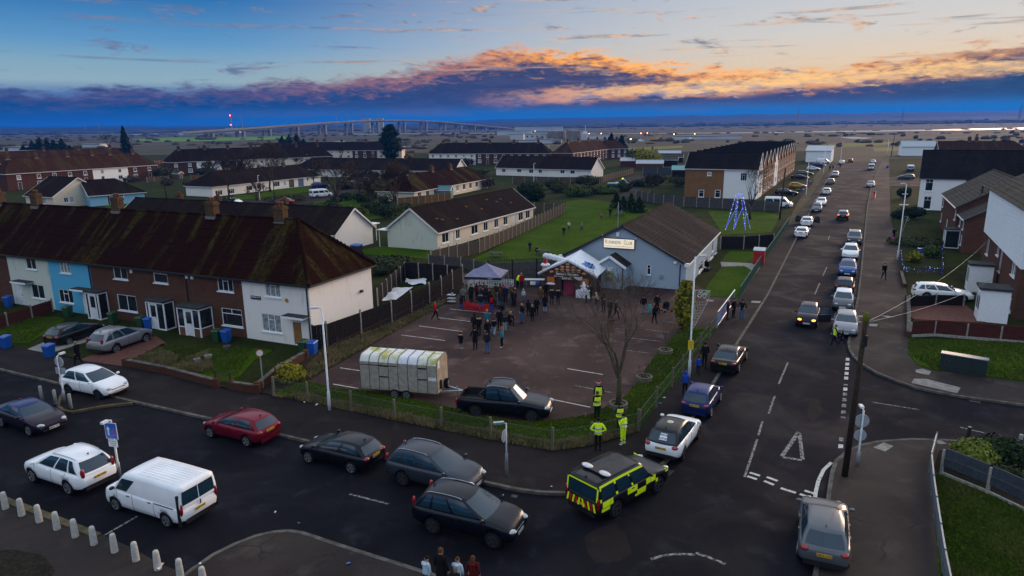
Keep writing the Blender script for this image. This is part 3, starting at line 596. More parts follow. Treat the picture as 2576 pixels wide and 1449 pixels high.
def house(name, label, o, rz, L, D, ze, zr, wall, roofm, left='gable', right='gable', win=(), ov=.28, nc=0, chim=(), group=None, cat='house', fascia='gutter_white', fine=False, split=None, back=True, hipf=1.0, verge='gutter_white', party_wall=False, wallname='wall'):
 """ridge along local x, front wall at y=0 facing -y. win: (side, kind, ...), in pixels of the photo or metres"""
 t = thing(name, label, cat, (o[0], o[1], 0), rz, group)
 T = {'f': Matrix.Identity(4), 'r': Matrix.Translation((L, 0, 0)) @ Matrix.Rotation(R(90), 4, 'Z'), 'b': Matrix.Translation((L, D, 0)) @ Matrix.Rotation(R(180), 4, 'Z'), 'l': Matrix.Translation((0, D, 0)) @ Matrix.Rotation(R(270), 4, 'Z')}
 W = {'f': L, 'b': L, 'r': D, 'l': D}
 base = Matrix.Translation((o[0], o[1], 0)) @ Matrix.Rotation(rz, 4, 'Z')
 ups = []; holes = {k: [] for k in 'frbl'}
 for q in win:
  side, kind = q[0], q[1]; opt = q[3] if len(q) > 3 else {}
  if len(q[2]) == 4 and not opt.get('m'):
   S = base @ T[side]; so = S.translation; sa = math.atan2(S[1][0], S[0][0])
   px0, py0, px1, py1 = q[2]; pm = (px0+px1)/2; qm = (py0+py1)/2
   x0 = on_wall(so, sa, px0, qm)[0]; x1 = on_wall(so, sa, px1, qm)[0]; z1 = on_wall(so, sa, pm, py0)[1]; z0 = on_wall(so, sa, pm, py1)[1]
  else: x0, z0, x1, z1 = q[2]
  if x1 < x0: x0, x1 = x1, x0
  if kind == 'door': z0 = .15
  if 'z' in opt: z0, z1 = opt['z']
  x0, x1 = max(.1, x0), min(W[side]-.1, x1); z0 = max(.12, z0); z1 = min(ze-.08, z1)
  w, h = round(x1-x0, 1), round(z1-z0, 1)
  if w < .3 or h < .3: continue
  if any(x0 < hx+hw+.05 and hx < x0+w+.05 and z0 < hz+hh+.05 and hz < z0+h+.05 for hx, hz, hw, hh in holes[side]): continue
  holes[side].append((x0, z0, w, h)); ups.append((side, kind, x0, z0, w, h, opt))
 gh = zr - ze
 segs = split or [(0, 1, wall)]
 for (s0, s1, wm) in segs:
  m = MB(); F = Matrix.Translation((L*s0, 0, 0)); wall_side(m, F, L*(s1-s0), ze, [(h[0]-L*s0, *h[1:]) for h in holes['f'] if s0 <= (h[0]+h[2]/2)/L <= s1])
  if (s0, s1, wm) == segs[-1]:
   for sd in ('r', 'b', 'l'):
    kind = {'r': right, 'l': left}.get(sd, '')
    wall_side(m, T[sd], W[sd], ze, holes[sd], gh if kind == 'gable' else 0)
  m.build(wallname, wm, t)
 # roof
 run = D/2; k = gh/run; lo = ov if left != 'party' else 0; ro = ov if right != 'party' else 0
 lt = (D/2)*hipf if left == 'hip' else -lo; rt = L - (D/2)*hipf if right == 'hip' else L + ro
 slope(t, (0, -ov, ze-ov*k+.05), 0, -lo, L+ro, lt, rt, run+ov, gh+ov*k, roofm, nc)
 slope(t, (L, D+ov, ze-ov*k+.05), R(180), -ro, L+lo, L-rt, L-lt, run+ov, gh+ov*k, roofm, 1 if nc else 0)
 if right == 'hip': slope(t, (L+ro, 0, ze-ov*k+.05), R(90), -ov, D+ov, D/2, D/2, (D/2)*hipf+ro, gh+ov*k, roofm, nc)
 if left == 'hip': slope(t, (-lo, D, ze-ov*k+.05), R(-90), -ov, D+ov, D/2, D/2, (D/2)*hipf+lo, gh+ov*k, roofm, nc)
 m = MB(); m.tube([(lt, D/2, zr+.05), (rt, D/2, zr+.05)], .11, 6)
 e0 = ze-ov*k
 if right == 'hip':
  for yy in (-ov, D+ov): m.tube([(L+ro, yy, e0+.07), (rt, D/2, zr+.05)], .09, 6)
 if left == 'hip':
  for yy in (-ov, D+ov): m.tube([(-lo, yy, e0+.07), (lt, D/2, zr+.05)], .09, 6)
 m.build('ridge', roofm, t)
 m = MB(); m.box2((-lo, -ov-.09, e0-.10), (L+ro, -ov+.03, e0+.03))
 if right == 'hip': m.box2((L+ro-.03, -ov+.03, e0-.10), (L+ro+.09, D+ov, e0+.03))
 if left == 'hip': m.box2((-lo-.09, -ov+.03, e0-.10), (-lo+.03, D+ov, e0+.03))
 m.build('gutter', fascia, t)
 m = MB(); m.box2((-lo, -ov+.03, e0-.05), (L+ro, .02, e0-.02)); m.build('soffit', 'gutter_white', t)
 for kind, xx, sg in ((right, L+ro, 1), (left, -lo, -1)):
  if kind == 'gable':
   m = MB()
   for y0, y1 in ((-ov, D/2), (D+ov, D/2)): m.beam((xx+.015*sg, y0, e0-.03), (xx+.015*sg, y1, zr-.03), .05, .2)
   m.build('bargeboard', verge, t)
 for side, kind, x0, z0, w, h, opt in ups:
  M = T[side] @ Matrix.Translation((x0, 0, z0))
  if kind == 'door': door(t, M, w, h, opt.get('mat', 'door_white'), opt.get('glazed', False))
  elif kind == 'void': MB().box2((0, .08, 0), (w, .12, h)).build('recess', opt.get('mat', 'door_dark'), t).matrix_local = M
  else: window(t, M, w, h, kind, opt.get('sill', True), opt.get('fine', fine), glass=opt.get('glass'))
 for c in chim:
  x, yf, up = c[:3]; chimney(t, x, D/2 + yf, zr - abs(yf)*k - .35, zr + up, *(c[3:] or ()))
 return t
def along(o, rz, s): return (o[0] + math.cos(rz)*s, o[1] + math.sin(rz)*s)
# ---------------------------------------------------- the near terrace, six houses and the hipped corner house
TA = R(-24); TP = (-14.75, 48.1)
def tpos(s): return along(TP, TA, -s)
GT = 'houses of the near brown-roofed terrace'
def terr(s0, s1, label, wall, win, right='party', **k):
 return house('terraced_house', label, tpos(s1), TA, s1-s0, 7.7, 5.08, 8.9, wall, 'roof_brown', 'party', right, win, nc=48, fascia='gutter', fine=True, **k)
t_corner = terr(0, 6.4, 'white rendered end house with hipped mossy brown roof and ochre wooden door', 'render_white',
 [('f', 3, (666, 706, 704, 747)), ('f', 3, (659, 791, 708, 835)), ('f', 'door', (737, 810, 762, 876), {'mat': 'door_wood'})], right='hip', hipf=1.0)
terr(6.4, 12.2, 'red brick terraced house with white half-brick porch next to white end house', 'brick_dark', [('f', 3, (547, 694, 585, 733)), ('f', 4, (559, 777, 610, 820))])
terr(12.2, 18.0, 'red brick terraced house with full-height white glazed porch and black downpipe', 'brick_dark', [('f', 4, (386, 678, 421, 712)), ('f', 4, (380, 754, 422, 790))], chim=((5.2, 0, 1.15),))
terr(18.0, 23.7, 'red brick terraced house with narrow white porch beside the light blue house', 'brick_dark', [('f', 2, (285, 667, 319, 702)), ('f', 2, (297, 744, 343, 782))])
terr(23.7, 29.3, 'bright light blue rendered terraced house with flat canopy', 'render_blue', [('f', 3, (150, 654, 176, 687)), ('f', 3, (149, 728, 184, 761)), ('f', 'door', (210, 738, 231, 797))], chim=((5.0, 0, 1.15),))
terr(29.3, 35.2, 'pale cream rendered terraced house beside the light blue one', 'render_pale', [('f', 2, (65, 645, 89, 677)), ('f', 2, (80, 717, 110, 750)), ('f', 'door', (42, 718, 60, 772))])
terr(35.2, 42.0, 'brick terraced house at the end of the row beyond the cream one', 'brick_dark', [('f', 2, (1.2, 3.0, 2.5, 4.3), {'m': 1}), ('f', 2, (1.2, .7, 2.7, 2.2), {'m': 1})], chim=((.6, 0, 1.15), (6.3, 0, 1.15)))
chimney(t_corner, .9, 3.85, 8.4, 9.95)
def canopy(parent, x0, x1, z, d=.75):
 m = MB(); m.box2((x0, -d, z), (x1, .0, z+.09)); c = m.build('canopy', 'felt', parent)
 MB().box2((x0, -d-.03, z-.10), (x1, -d, z+.05)).build('fascia', 'upvc', c)
 MB().box2((x0+.03, -d+.02, z-.06), (x1-.03, 0, z-.012)).build('soffit', 'upvc', c); return c
terrace = [o for o in COL.objects if o.name.startswith('terraced_house') and o.parent is None]
def L2(s, s1): return s1 - s                     # distance from the corner -> local x of that house
canopy(terrace[0], L2(2.1, 6.4), L2(-.05, 6.4)-.15, 2.45); canopy(terrace[4], .2+L2(25.9, 29.3), 5.45, 2.45); canopy(terrace[5], 1.2, 3.4, 2.45)
def porch(parent, x0, x1, d, h, brickbase=False, dx=.5):
 """flat-roofed glazed porch on the front of a house"""
 m = MB(); p = .09; w = x1 - x0
 for x in (x0, x1-p): m.box2((x, -d, 0), (x+p, -d+p, h)); m.box2((x, -p, 0), (x+p, -.003, h))
 m.box2((x0+p, -d, h-.12), (x1-p, -d+p, h)); zb = .75 if brickbase else .12
 dw = .85; a = x0 + p + (w - 2*p - dw)*dx
 for x in (x0, x1-p): m.box2((x, -d+p, h-.12), (x+p, -p, h)); m.box2((x, -d+p, zb), (x+p, -p, zb+.07))
 if a > x0+.2: m.box2((x0+p, -d, zb), (a, -d+p, zb+.07)); m.box2((a-.06, -d, .1), (a, -d+p, h-.12))
 if a+dw < x1-.2: m.box2((a+dw, -d, zb), (x1-p, -d+p, zb+.07)); m.box2((a+dw, -d, .1), (a+dw+.06, -d+p, h-.12))
 c = m.build('porch', 'upvc', parent)
 MB().box2((x0-.08, -d-.10, h), (x1+.08, -.004, h+.13)).build('porch_roof', 'felt', c)
 g = MB(); gs = []
 for x in (x0+.03, x1-.05): MB().box2((x, -d+p, zb+.07), (x+.02, -p, h-.12)).build('pane', 'glass_dark', c)
 if a > x0+.3: MB().box2((x0+p, -d+.03, zb+.07), (a-.06, -d+.05, h-.12)).build('pane', 'glass_dark', c)
 if a+dw < x1-.3: MB().box2((a+dw+.06, -d+.03, zb+.07), (x1-p, -d+.05, h-.12)).build('pane', 'glass_dark', c)
 b = MB()
 for x in (x0+.012, x1-.078): b.box2((x, -d+p, 0), (x+.066, -p, zb))
 if a > x0+.2: b.box2((x0+p, -d+.01, 0), (a-.06, -d+.08, zb))
 if a+dw < x1-.2: b.box2((a+dw+.06, -d+.01, 0), (x1-p, -d+.08, zb))
 b.build('dwarf_wall', 'brick_orange' if brickbase else 'upvc', c)
 d_ = door(c, Matrix.Translation((a, -d, .08)), dw, h-.22, 'door_white', True)
porch(terrace[3], .15, 1.75, .9, 2.45, dx=.55); porch(terrace[2], 1.95, 4.0, 1.0, 2.4, dx=.25); porch(terrace[1], .0, 2.4, 1.3, 2.35, True, .5)
def pipe(parent, x, z1, mat='gutter', y=-.06): MB().tube([(x, y, .1), (x, y, z1)], .05, 6).build('downpipe', mat, parent)
pipe(terrace[2], 5.75, 4.6); pipe(terrace[4], 5.6-.08, 4.6); pipe(terrace[0], 6.25, 4.6)
# name plate, alarm, fittings on the end house
s, z = on_wall(tpos(6.4), TA, 644, 748.5)
pl = MB(); pl.box2((s-.5, -.05, z-.13), (s+.5, -.02, z+.13)); pl = pl.build('street_name_plate', pr('plate_navy', (.01, .015, .06), rough=.4), terrace[0])
pr('white_paint', (.75, .75, .75), rough=.5); text_mesh('ROAD', .14, pl, 'white_paint', (s+.25, -.055, z+.03), (R(90), 0, 0)); m = MB(); [m.box((s-.41+.085*k, -.052, z+.03+.01*(k % 2)), (.055, .006, .09)) for k in range(6)]; m.build('worn_lettering', 'white_paint', pl)
s, z = on_wall(tpos(6.4), TA, 721.5, 755.5); MB().tube([(s, -.01, z), (s, -.05, z)], .16, 12).build('round_plaque', pr('plaque_ochre', (.45, .24, .03), rough=.5), terrace[0])
MB().box2((6.4+.01, 6.0, 2.9), (6.4+.2, 6.25, 3.1)).build('wall_lamp', 'black_metal', terrace[0])
for h_, px in ((terrace[3], (331, 680)), (terrace[2], (470, 693)), (terrace[1], (484, 695))):
 s, z = on_wall(tpos(23.7 if h_ is terrace[3] else 18.0 if h_ is terrace[2] else 12.2), TA, *px)
 MB().box2((s-.13, -.10, z-.22), (s+.13, -.01, z+.15)).build('alarm_box', 'upvc', h_)
# half-round tiles down the hip of the end house
hip_m = MB(); hip_m.tube([(-.17, 0, -.03), (.17, 0, .035)], [.14, .17], 8); hip_me = hip_m.mesh('ridge_tile')
k_ = (8.9-5.08)/3.85; a_ = Vector((6.4+.28, -.28, 5.08-.28*k_+.12)); b_ = Vector((6.4-3.85, 3.85, 9.0))
for yy in (0, 1):
 if yy: a_ = Vector((6.4+.28, 7.98, 5.08-.28*k_+.12))
 q_ = (b_-a_).to_track_quat('X', 'Z')
 for i in range(21):
  r_ = ob('ridge_tile', hip_me, 'roof_brown', t_corner); r_.location = a_.lerp(b_, (i+.5)/21); r_.rotation_mode = 'QUATERNION'; r_.rotation_quaternion = q_
# ---------------------------------------------------- the club house
CO = (5.3, 69.6); CA = ang2(Vector((5.3, 69.6, 0)), Vector((16.8, 64.4, 0)))
CL = 12.6; CLEN = 21.5
# ridge runs away from the camera, so local x points up the street and the gable (left end) faces the car park
co = (16.8, 64.4)
club = house('club_house', 'grey-blue rendered clubhouse with brown tiled roof and illuminated sign', co, CA + R(90), CLEN, CL, 2.75, 6.05, 'render_club', 'roof_club', 'gable', 'gable', [
 ('l', 1, (1627, 666, 1638, 691), {'fine': True}),
 ('f', 4, (1758, 660, 1768, 690)), ('f', 4, (1772, 648, 1780, 676)), ('f', 4, (1786, 637, 1793, 665)), ('f', 4, (1798, 626, 1805, 650)), ('f', 1, (17.2, .9, 18.2, 2.3), {'m': 1}), ('f', 'door', (15.2, .1, 16.2, 2.3), {'m': 1})],
 ov=.25, nc=18, fascia='gutter_white', verge='gutter', cat='clubhouse', fine=True)
for c in club.children:
 if c.name.startswith('wall'): clubwall = c
def onclub(px, py):         # left end: local frame of the gable wall
 e = along(co, CA + R(90), 0); far = along(co, CA + R(180), CL)
 s, z = on_wall(far, CA, px, py); return CL - s, z    # local y, height
def gable_pt(px, py, out=.05):
 y, z = onclub(px, py); return Vector((-out, y, z))
# lit sign
y0, z1 = onclub(1521, 600); y1, z0 = onclub(1596, 626)
zc = (onclub(1558, 602)[1] + onclub(1558, 622)[1])/2; yc = (y0+y1)/2; sw = abs(y1-y0)
pr('sign_lit', (.9, .86, .74), (.86, .82, .70), .5, emit=(1.0, .80, .52), estr=.55); pr('sign_ink', (.10, .05, .015), rough=.6); pr('sign_ink_light', (.45, .30, .12), rough=.6)
MB().box((-.10, yc, zc), (.16, sw+.12, 1.02)).build('sign_box', 'gutter', club)
sp = MB().box((-.20, yc, zc), (.05, sw, .90)).build('lit_sign', 'sign_lit', club)
# gable faces local -x: text baseline runs along local -y
rot = Euler((R(90), 0, R(-90)))
def fit_text(txt, size, parent, mat, loc, rot, width, name='lettering', **k):
 o = text_mesh(txt, size, parent, mat, loc, rot, name, **k); x = [v.co.x for v in o.data.vertices]; o.scale = (width/max(.01, max(x)-min(x)), 1, 1); return o
fit_text('R', .60, sp, 'sign_ink', (-.235, yc + sw*.425, zc+.13), rot, sw*.055)
fit_text('USHENDEN', .46, sp, 'sign_ink', (-.235, yc + sw*.155, zc+.09), rot, sw*.44)
fit_text('C', .60, sp, 'sign_ink', (-.235, yc - sw*.20, zc+.13), rot, sw*.075)
fit_text('LUB', .46, sp, 'sign_ink', (-.235, yc - sw*.345, zc+.09), rot, sw*.185)
fit_text('Rushenden Community Hall Association', .17, sp, 'sign_ink_light', (-.235, yc, zc-.27), rot, sw*.90)
p_ = gable_pt(1555, 589); MB().box((p_.x-.06, p_.y, p_.z), (.14, .28, .40)).build('flood_lamp', 'upvc', club)
p_ = gable_pt(1555, 568); MB().tube([(-.1, p_.y, 5.0), (-.1, p_.y, 8.4)], .035, 6).build('aerial_mast', 'galv', club)
for px in ((1517, 592), (1600, 600)):
 p_ = gable_pt(*px); MB().box((p_.x-.05, p_.y, p_.z), (.12, .14, .12)).build('security_lamp', 'upvc', club)
p_ = gable_pt(1699, 660); MB().lathe([(.16, 0), (.19, .04), (.16, .09)], 6, (0, 0, 0)).build('alarm_box', 'upvc', club).matrix_local = Matrix.Translation(p_) @ Matrix.Rotation(R(-90), 4, 'Y')
p_ = gable_pt(1664, 695); MB().box((p_.x-.05, p_.y, p_.z), (.12, .30, .34)).build('meter_box', 'concrete_grey', club)
for px in (1710, 1440): y, z = onclub(px, 700); MB().tube([(-.07, min(max(y, .15), CL-.15), .1), (-.07, min(max(y, .15), CL-.15), 2.6)], .05, 6).build('downpipe', 'gutter', club)
m = MB()
for yy in (0.0, CL): m.box((-.20, yy + (.12 if yy else -.12), 2.62), (.34, .42, .34))
m.build('box_end', 'upvc', club)
# gabled porch on the front
ya, _ = onclub(1582, 690); yb, _ = onclub(1513, 690); ya, yb = min(ya, yb), max(ya, yb); dpt = 1.9
m = MB(); h_ = 2.45; pk = 3.35
T1 = Matrix.Translation((-dpt, yb, 0)) @ Matrix.Rotation(R(-90), 4, 'Z'); wall_side(m, T1, yb-ya, h_, [], pk-h_)
wall_side(m, Matrix.Translation((-dpt, ya, 0)), dpt, h_, []); wall_side(m, Matrix.Translation((0, yb, 0)) @ Matrix.Rotation(R(180), 4, 'Z'), dpt, h_, [])
po = m.build('porch', 'render_club', club); yc_ = (ya+yb)/2
kk = (pk-h_)/((yb-ya)/2); hw = (yb-ya)/2 + .25
for sg in (1, -1):
 b0, b1 = (-dpt-.25, 1.6); loc = Vector((0, yc_ - sg*hw, h_ - .25*kk + .05))
 if sg == 1: slope(po, loc, 0, b0, b1, b0, b1, hw, hw*kk, 'roof_club', 5, 'porch_roof')
 else: slope(po, loc, R(180), -b1, -b0, -b1, -b0, hw, hw*kk, 'roof_club', 5, 'porch_roof')
m = MB()
for sg in (1, -1): m.beam((-dpt-.27, yc_-sg*hw, h_-.25*kk-.04), (-dpt-.27, yc_, pk-.02), .05, .24)
m.build('bargeboard', 'upvc', po)
for yy in (ya+.12, yb-.12): MB().tube([(-dpt-.07, yy, .1), (-dpt-.07, yy, 2.3)], .045, 6).build('downpipe', 'gutter', po)
MB().box2((-dpt-.03, yc_-.25, 1.85), (-dpt-.005, yc_+.25, 2.25)).build('notice', 'white_paint', po)
door(po, Matrix.Translation((-dpt+.45, ya, .1)), .95, 2.05, 'door_white')
# wreath: a ring of leafy tufts
m = MB(); rg = random.Random(3)
pw = gable_pt(1541, 702); wz = pw.z
for i in range(60):
 a = rg.random()*math.tau; m.ball((-dpt-.06-.05*rg.random(), yc_ + math.cos(a)*.30 + rg.gauss(0, .04), 1.35 + math.sin(a)*.36 + rg.gauss(0, .04)), .05 + .04*rg.random(), 5, 3)
m.build('wreath', pr('wreath_leaf', (.10, .16, .02), (.42, .30, .02), .8, 9.0), po)
# ---------------------------------------------------- bungalows of the estate
gB = G(842, 588, 2.6)
aB = R(-25)
house('bungalow_row', 'dark tiled bungalow row ending in a plain white gable above the near terrace roof', along(gB, aB, -42), aB, 42, 8.0, 2.6, 5.4, 'render_white', 'roof_dark', 'gable', 'gable', [], ov=.3, nc=16, chim=((9, .6, .8), (17, .6, .8), (30, .4, .8)), cat='bungalow')
oC = G(1101.5, 633); aC = R(63.3)
bc = house('bungalow_row', 'bungalow row with blank pale green-white gable and cream window side, both tinted as light falls', oC, aC, 29.5, 7.9, 2.65, 5.45, 'render_cream', 'roof_dark', 'gable', 'gable', [('f', 2, b, {'z': (.85, 2.25), 'fine': False}) for b in ((1111, 583, 1129, 596), (1146, 572, 1158, 591), (1185, 560, 1203, 577), (1216, 553, 1228, 571), (1243, 545, 1254, 566), (1266, 538, 1277, 556), (1304, 528, 1316, 544), (1322, 522, 1333, 541))] + [
 ('f', 'door', (1136, 577, 1142, 600)), ('f', 'door', (1290, 533, 1297, 550))], ov=.3, nc=16, cat='bungalow', fine=True)
mm = MB(); wall_side(mm, Matrix.Translation((-.02, 7.9, 0)) @ Matrix.Rotation(R(270), 4, 'Z'), 7.9, 2.65, [], 2.8); mm.build('gable_wall', 'render_pale', bc)  # cool skylight and warm low sun are put into the two wall colours
for i in range(9):
 vx = (2.5, 3.3, 11.5, 14.5, 18.5, 20.5, 22.3, 24, 6.5)[i]; yy = (1.6, 1.3, 2.4, 1.5, 2.8, 2.1, 2.4, 1.4, .9)[i]; MB().box((vx, yy, 2.65+yy*.709+.12), (.3, .35, .14)).build('roof_vent', 'pot_clay', bc)
m = MB(); p_ = G(948, 606); q_ = G(956, 622)
cp = thing('entrance_canopy', 'white flat canopy on thin post at the pale bungalow gable', 'canopy', (q_.x, q_.y, 0), aC)
MB().tube([(0, 0, 0), (0, 0, 2.4)], .05, 6).build('post', 'upvc', cp); MB().box((.4, -.75, 2.45), (1.6, 1.5, .12)).build('canopy_roof', 'upvc', cp)
cp2 = thing('entrance_canopy', 'white flat canopy on thin post beside the plain white gable', 'canopy', (p_.x, p_.y, 0), aC)
MB().tube([(0, 0, 0), (0, 0, 2.4)], .05, 6).build('post', 'upvc', cp2); MB().box((.2, .7, 2.45), (1.5, 1.4, .12)).build('canopy_roof', 'upvc', cp2)
# bungalow behind, hipped both ends, chimneys
o_ = G(1041, 482, 2.55); e_ = G(1231.5, 447.5, 2.55); a_ = ang2(o_, e_); L_ = (e_-o_).length
house('bungalow_row', 'hipped brown-roofed bungalow row with three chimneys behind small garden sheds', o_, a_, L_, 9.0, 2.6, 5.6, 'render_cream', 'roof_brown', 'hip', 'hip', [('f', 2, (x, .8, x+1.5, 2.3), {'m': 1, 'fine': False}) for x in (1.5, 5, 8.5, 12, 15.5, 19, 22.5, 26, 29.5, 33, 36.5, 40, 43.5) if x < L_-2], ov=.3, nc=14, chim=((4.6, 0, 1.2), (L_*.42, 0, 1.1), (L_*.66, 0, 1.1)), cat='bungalow', hipf=1.0)
o_ = G(532, 469, 2.55); e_ = G(806, 441, 2.55); a_ = ang2(o_, e_); L_ = (e_-o_).length
house('bungalow_row', 'white bungalow row with hipped dark roof facing a lawn with bare trees', o_, a_, L_, 9.0, 2.6, 5.6, 'render_white', 'roof_dark', 'hip', 'hip',
 [('f', 3, b, {'fine': False}) for b in ((686, 456, 704, 470), (713, 455, 720, 467), (771, 445, 777, 456), (783, 444, 792, 454), (541, 478, 560, 492), (575, 474, 590, 488), (620, 466, 636, 480))] + [('f', 'void', (727, 450, 740, 475), {'mat': 'door_dark'}), ('f', 'void', (750, 448, 764, 470), {'mat': 'door_blue'})], ov=.3, nc=12, chim=((L_*.75, 0, 1.0),), cat='bungalow')
o_ = G(735, 424, 2.55); e_ = G(1142, 430, 2.55); a_ = ang2(o_, e_); L_ = (e_-o_).length
house('bungalow_row', 'long white bungalow row with blue doors under a wide dark roof', o_, a_, L_, 9.5, 2.6, 5.8, 'render_white', 'roof_dark', 'hip', 'gable',
 [('f', 3, b, {'fine': False}) for b in ((797, 423, 808, 435), (962, 436, 968, 450), (976, 436, 990, 443), (760, 424, 770, 434), (1010, 436, 1022, 446), (1050, 436, 1060, 446))] + [('f', 'void', (909, 435, 925, 456), {'mat': 'door_blue'}), ('f', 'void', (936, 436, 953, 458), {'mat': 'door_dark'})], ov=.3, nc=10, chim=((L_*.68, 0, .9),), cat='bungalow')
# white cottage with broad gable, light blue neighbour
r_ = G(262.5, 482, 2.6); l_ = G(132, 494.5, 2.6); aG = ang2(l_, r_); wG = (r_-l_).length
house('bungalow', 'white cottage with broad cream gable and grey bargeboards beside light blue bungalow', along(l_, aG - R(90), -9.5), aG - R(90), 9.5, wG, 2.6, 2.6 + .31*wG, 'render_cream', 'roof_dark', 'gable', 'gable',
 [('r', 2, (161, 497, 172, 509)), ('r', 2, (176, 494, 186, 509)), ('f', 3, (1.5, 1.0, 3.3, 2.2), {'m': 1}), ('f', 2, (5.5, 1.0, 6.8, 2.2), {'m': 1})], ov=.3, nc=14, chim=(), cat='bungalow', fine=True)
o_ = G(264, 488, 2.5); e_ = G(362, 481, 2.5); a_ = ang2(o_, e_); L_ = (e_-o_).length
house('bungalow', 'light blue rendered bungalow with dark roof joined to white cottage', along(o_, a_, -3), a_, L_+3, 8.5, 2.5, 5.3, 'render_skyblue', 'roof_dark', 'gable', 'hip', [('f', 3, (296, 487, 311, 496)), ('f', 3, (310, 486, 325, 495)), ('f', 'door', (270, 490, 277, 512), {'mat': 'door_dark'})], ov=.35, nc=12, cat='bungalow')
# ---------------------------------------------------- far two-storey rows, house by house
def row(p0, p1, z, D, zr, segs, roofm, group, labels, rs=None, hipl=True, hipr=True, wins=2, chim=True, nc=0):
 """segs: (fraction0, fraction1, wall material); one thing for each house"""
 o = G(*p0, z); e = G(*p1, z); a = ang2(o, e); L = (e-o).length; n = len(segs)
 for i, (f0, f1, wm) in enumerate(segs):
  l = L*(f1-f0); w = []
  nw = max(1, int(l/3.2))
  for q in range(nw):
   x = (q+.5)*l/nw
   w.append(('f', 2, (x-.55, 2.9, x+.55, 4.1), {'m': 1})); w.append(('f', 2 if (q+i) % 3 else 'door', (x-.7, .9, x+.7, 2.2), {'m': 1}) if (q+i) % 3 else ('f', 'door', (x-.5, .1, x+.5, 2.2), {'m': 1, 'mat': 'door_dark'}))
  house('terraced_house', labels.get(wm, labels['*']), along(o, a, L*f0), a, l, D, z, zr, wm, roofm, 'hip' if (i == 0 and hipl) else ('party' if i else 'gable'), 'hip' if (i == n-1 and hipr) else ('party' if i < n-1 else 'gable'), w, ov=.3, nc=nc, group=group, chim=((l*.5, 0, 1.2),) if chim and i % 1 == 0 else (), hipf=.9)
lab = lambda where: {'*': 'far brick two-storey terraced house in ' + where, 'render_bright': 'far white rendered two-storey terraced house in ' + where, 'render_white': 'far dull white two-storey terraced house in ' + where, 'render_cream': 'far cream two-storey terraced house in ' + where}
row((14, 436), (392, 413), 4.8, 8.0, 8.4, [(0, .14, 'brick_red'), (.14, .33, 'brick_red'), (.33, .53, 'brick_red'), (.53, .66, 'render_bright'), (.66, .78, 'render_bright'), (.78, 1, 'brick_red')], 'roof_rust', 'far left row of houses', lab('the rust-roofed row behind the white cottage'), nc=8)
row((-120, 416), (330, 396), 4.8, 8.0, 8.6, [(0, .2, 'brick_red'), (.2, .4, 'brick_red'), (.4, .6, 'brick_red'), (.6, .8, 'brick_red'), (.8, 1, 'brick_red')], 'roof_rust', 'farthest left row of houses', lab('the rust-roofed row nearest the conifers'), nc=6)
row((424, 407), (836, 391), 4.8, 8.0, 8.6, [(0, .15, 'brick_red'), (.15, .29, 'render_bright'), (.29, .42, 'brick_red'), (.42, .57, 'render_cream'), (.57, .71, 'render_cream'), (.71, .86, 'render_cream'), (.86, 1, 'brick_red')], 'roof_dark', 'dark-roofed far row of houses', lab('the long dark-roofed row facing bare trees'), nc=6)
row((1079, 385), (1380, 384.5), 4.8, 8.5, 8.6, [(0, .2, 'render_white'), (.2, .4, 'render_white'), (.4, .6, 'brick_red'), (.6, .8, 'brick_red'), (.8, 1, 'brick_red')], 'roof_dark', 'far central row of houses', lab('the half-white row right of the big dark conifer'), nc=6)
row((1440, 384), (1536, 373), 4.8, 8.5, 8.6, [(0, .25, 'brick_red'), (.25, .5, 'brick_red'), (.5, .75, 'brick_red'), (.75, 1, 'brick_red')], 'roof_rust', 'far brick rows end-on', lab('the brown-roofed row running towards the factory'), nc=6)
row((1520, 374), (1580, 372), 4.8, 8.5, 8.4, [(0, .5, 'brick_red'), (.5, 1, 'brick_red')], 'roof_rust', 'far brick pair', lab('the short pair at the bottom of the lane'), nc=4)
row((640, 380), (1010, 376), 4.6, 8.5, 8.3, [(i/6, (i+1)/6, 'render_cream' if i % 2 else 'brick_red') for i in range(6)], 'roof_dark', 'farthest middle row', lab('the row beyond the long dark-roofed one'), nc=4)
o_ = G(1248, 421, 2.55); e_ = G(1487, 427, 2.55); a_ = ang2(o_, e_); L_ = (e_-o_).length
house('bungalow_row', 'white bungalow row with plain gable facing a yard of sheds', o_, a_, L_, 9.0, 2.6, 5.9, 'render_white', 'roof_dark', 'gable', 'gable',
 [('f', 2, b, {'fine': False}) for b in ((1330, 425, 1342, 436), (1354, 427, 1364, 436), (1409, 426, 1421, 437), (1434, 428, 1446, 438), (1262, 424, 1272, 434), (1300, 424, 1312, 434))] + [('f', 'door', (1371, 427, 1377, 441)), ('f', 'door', (1452, 429, 1459, 442))], ov=.3, nc=10, cat='bungalow')
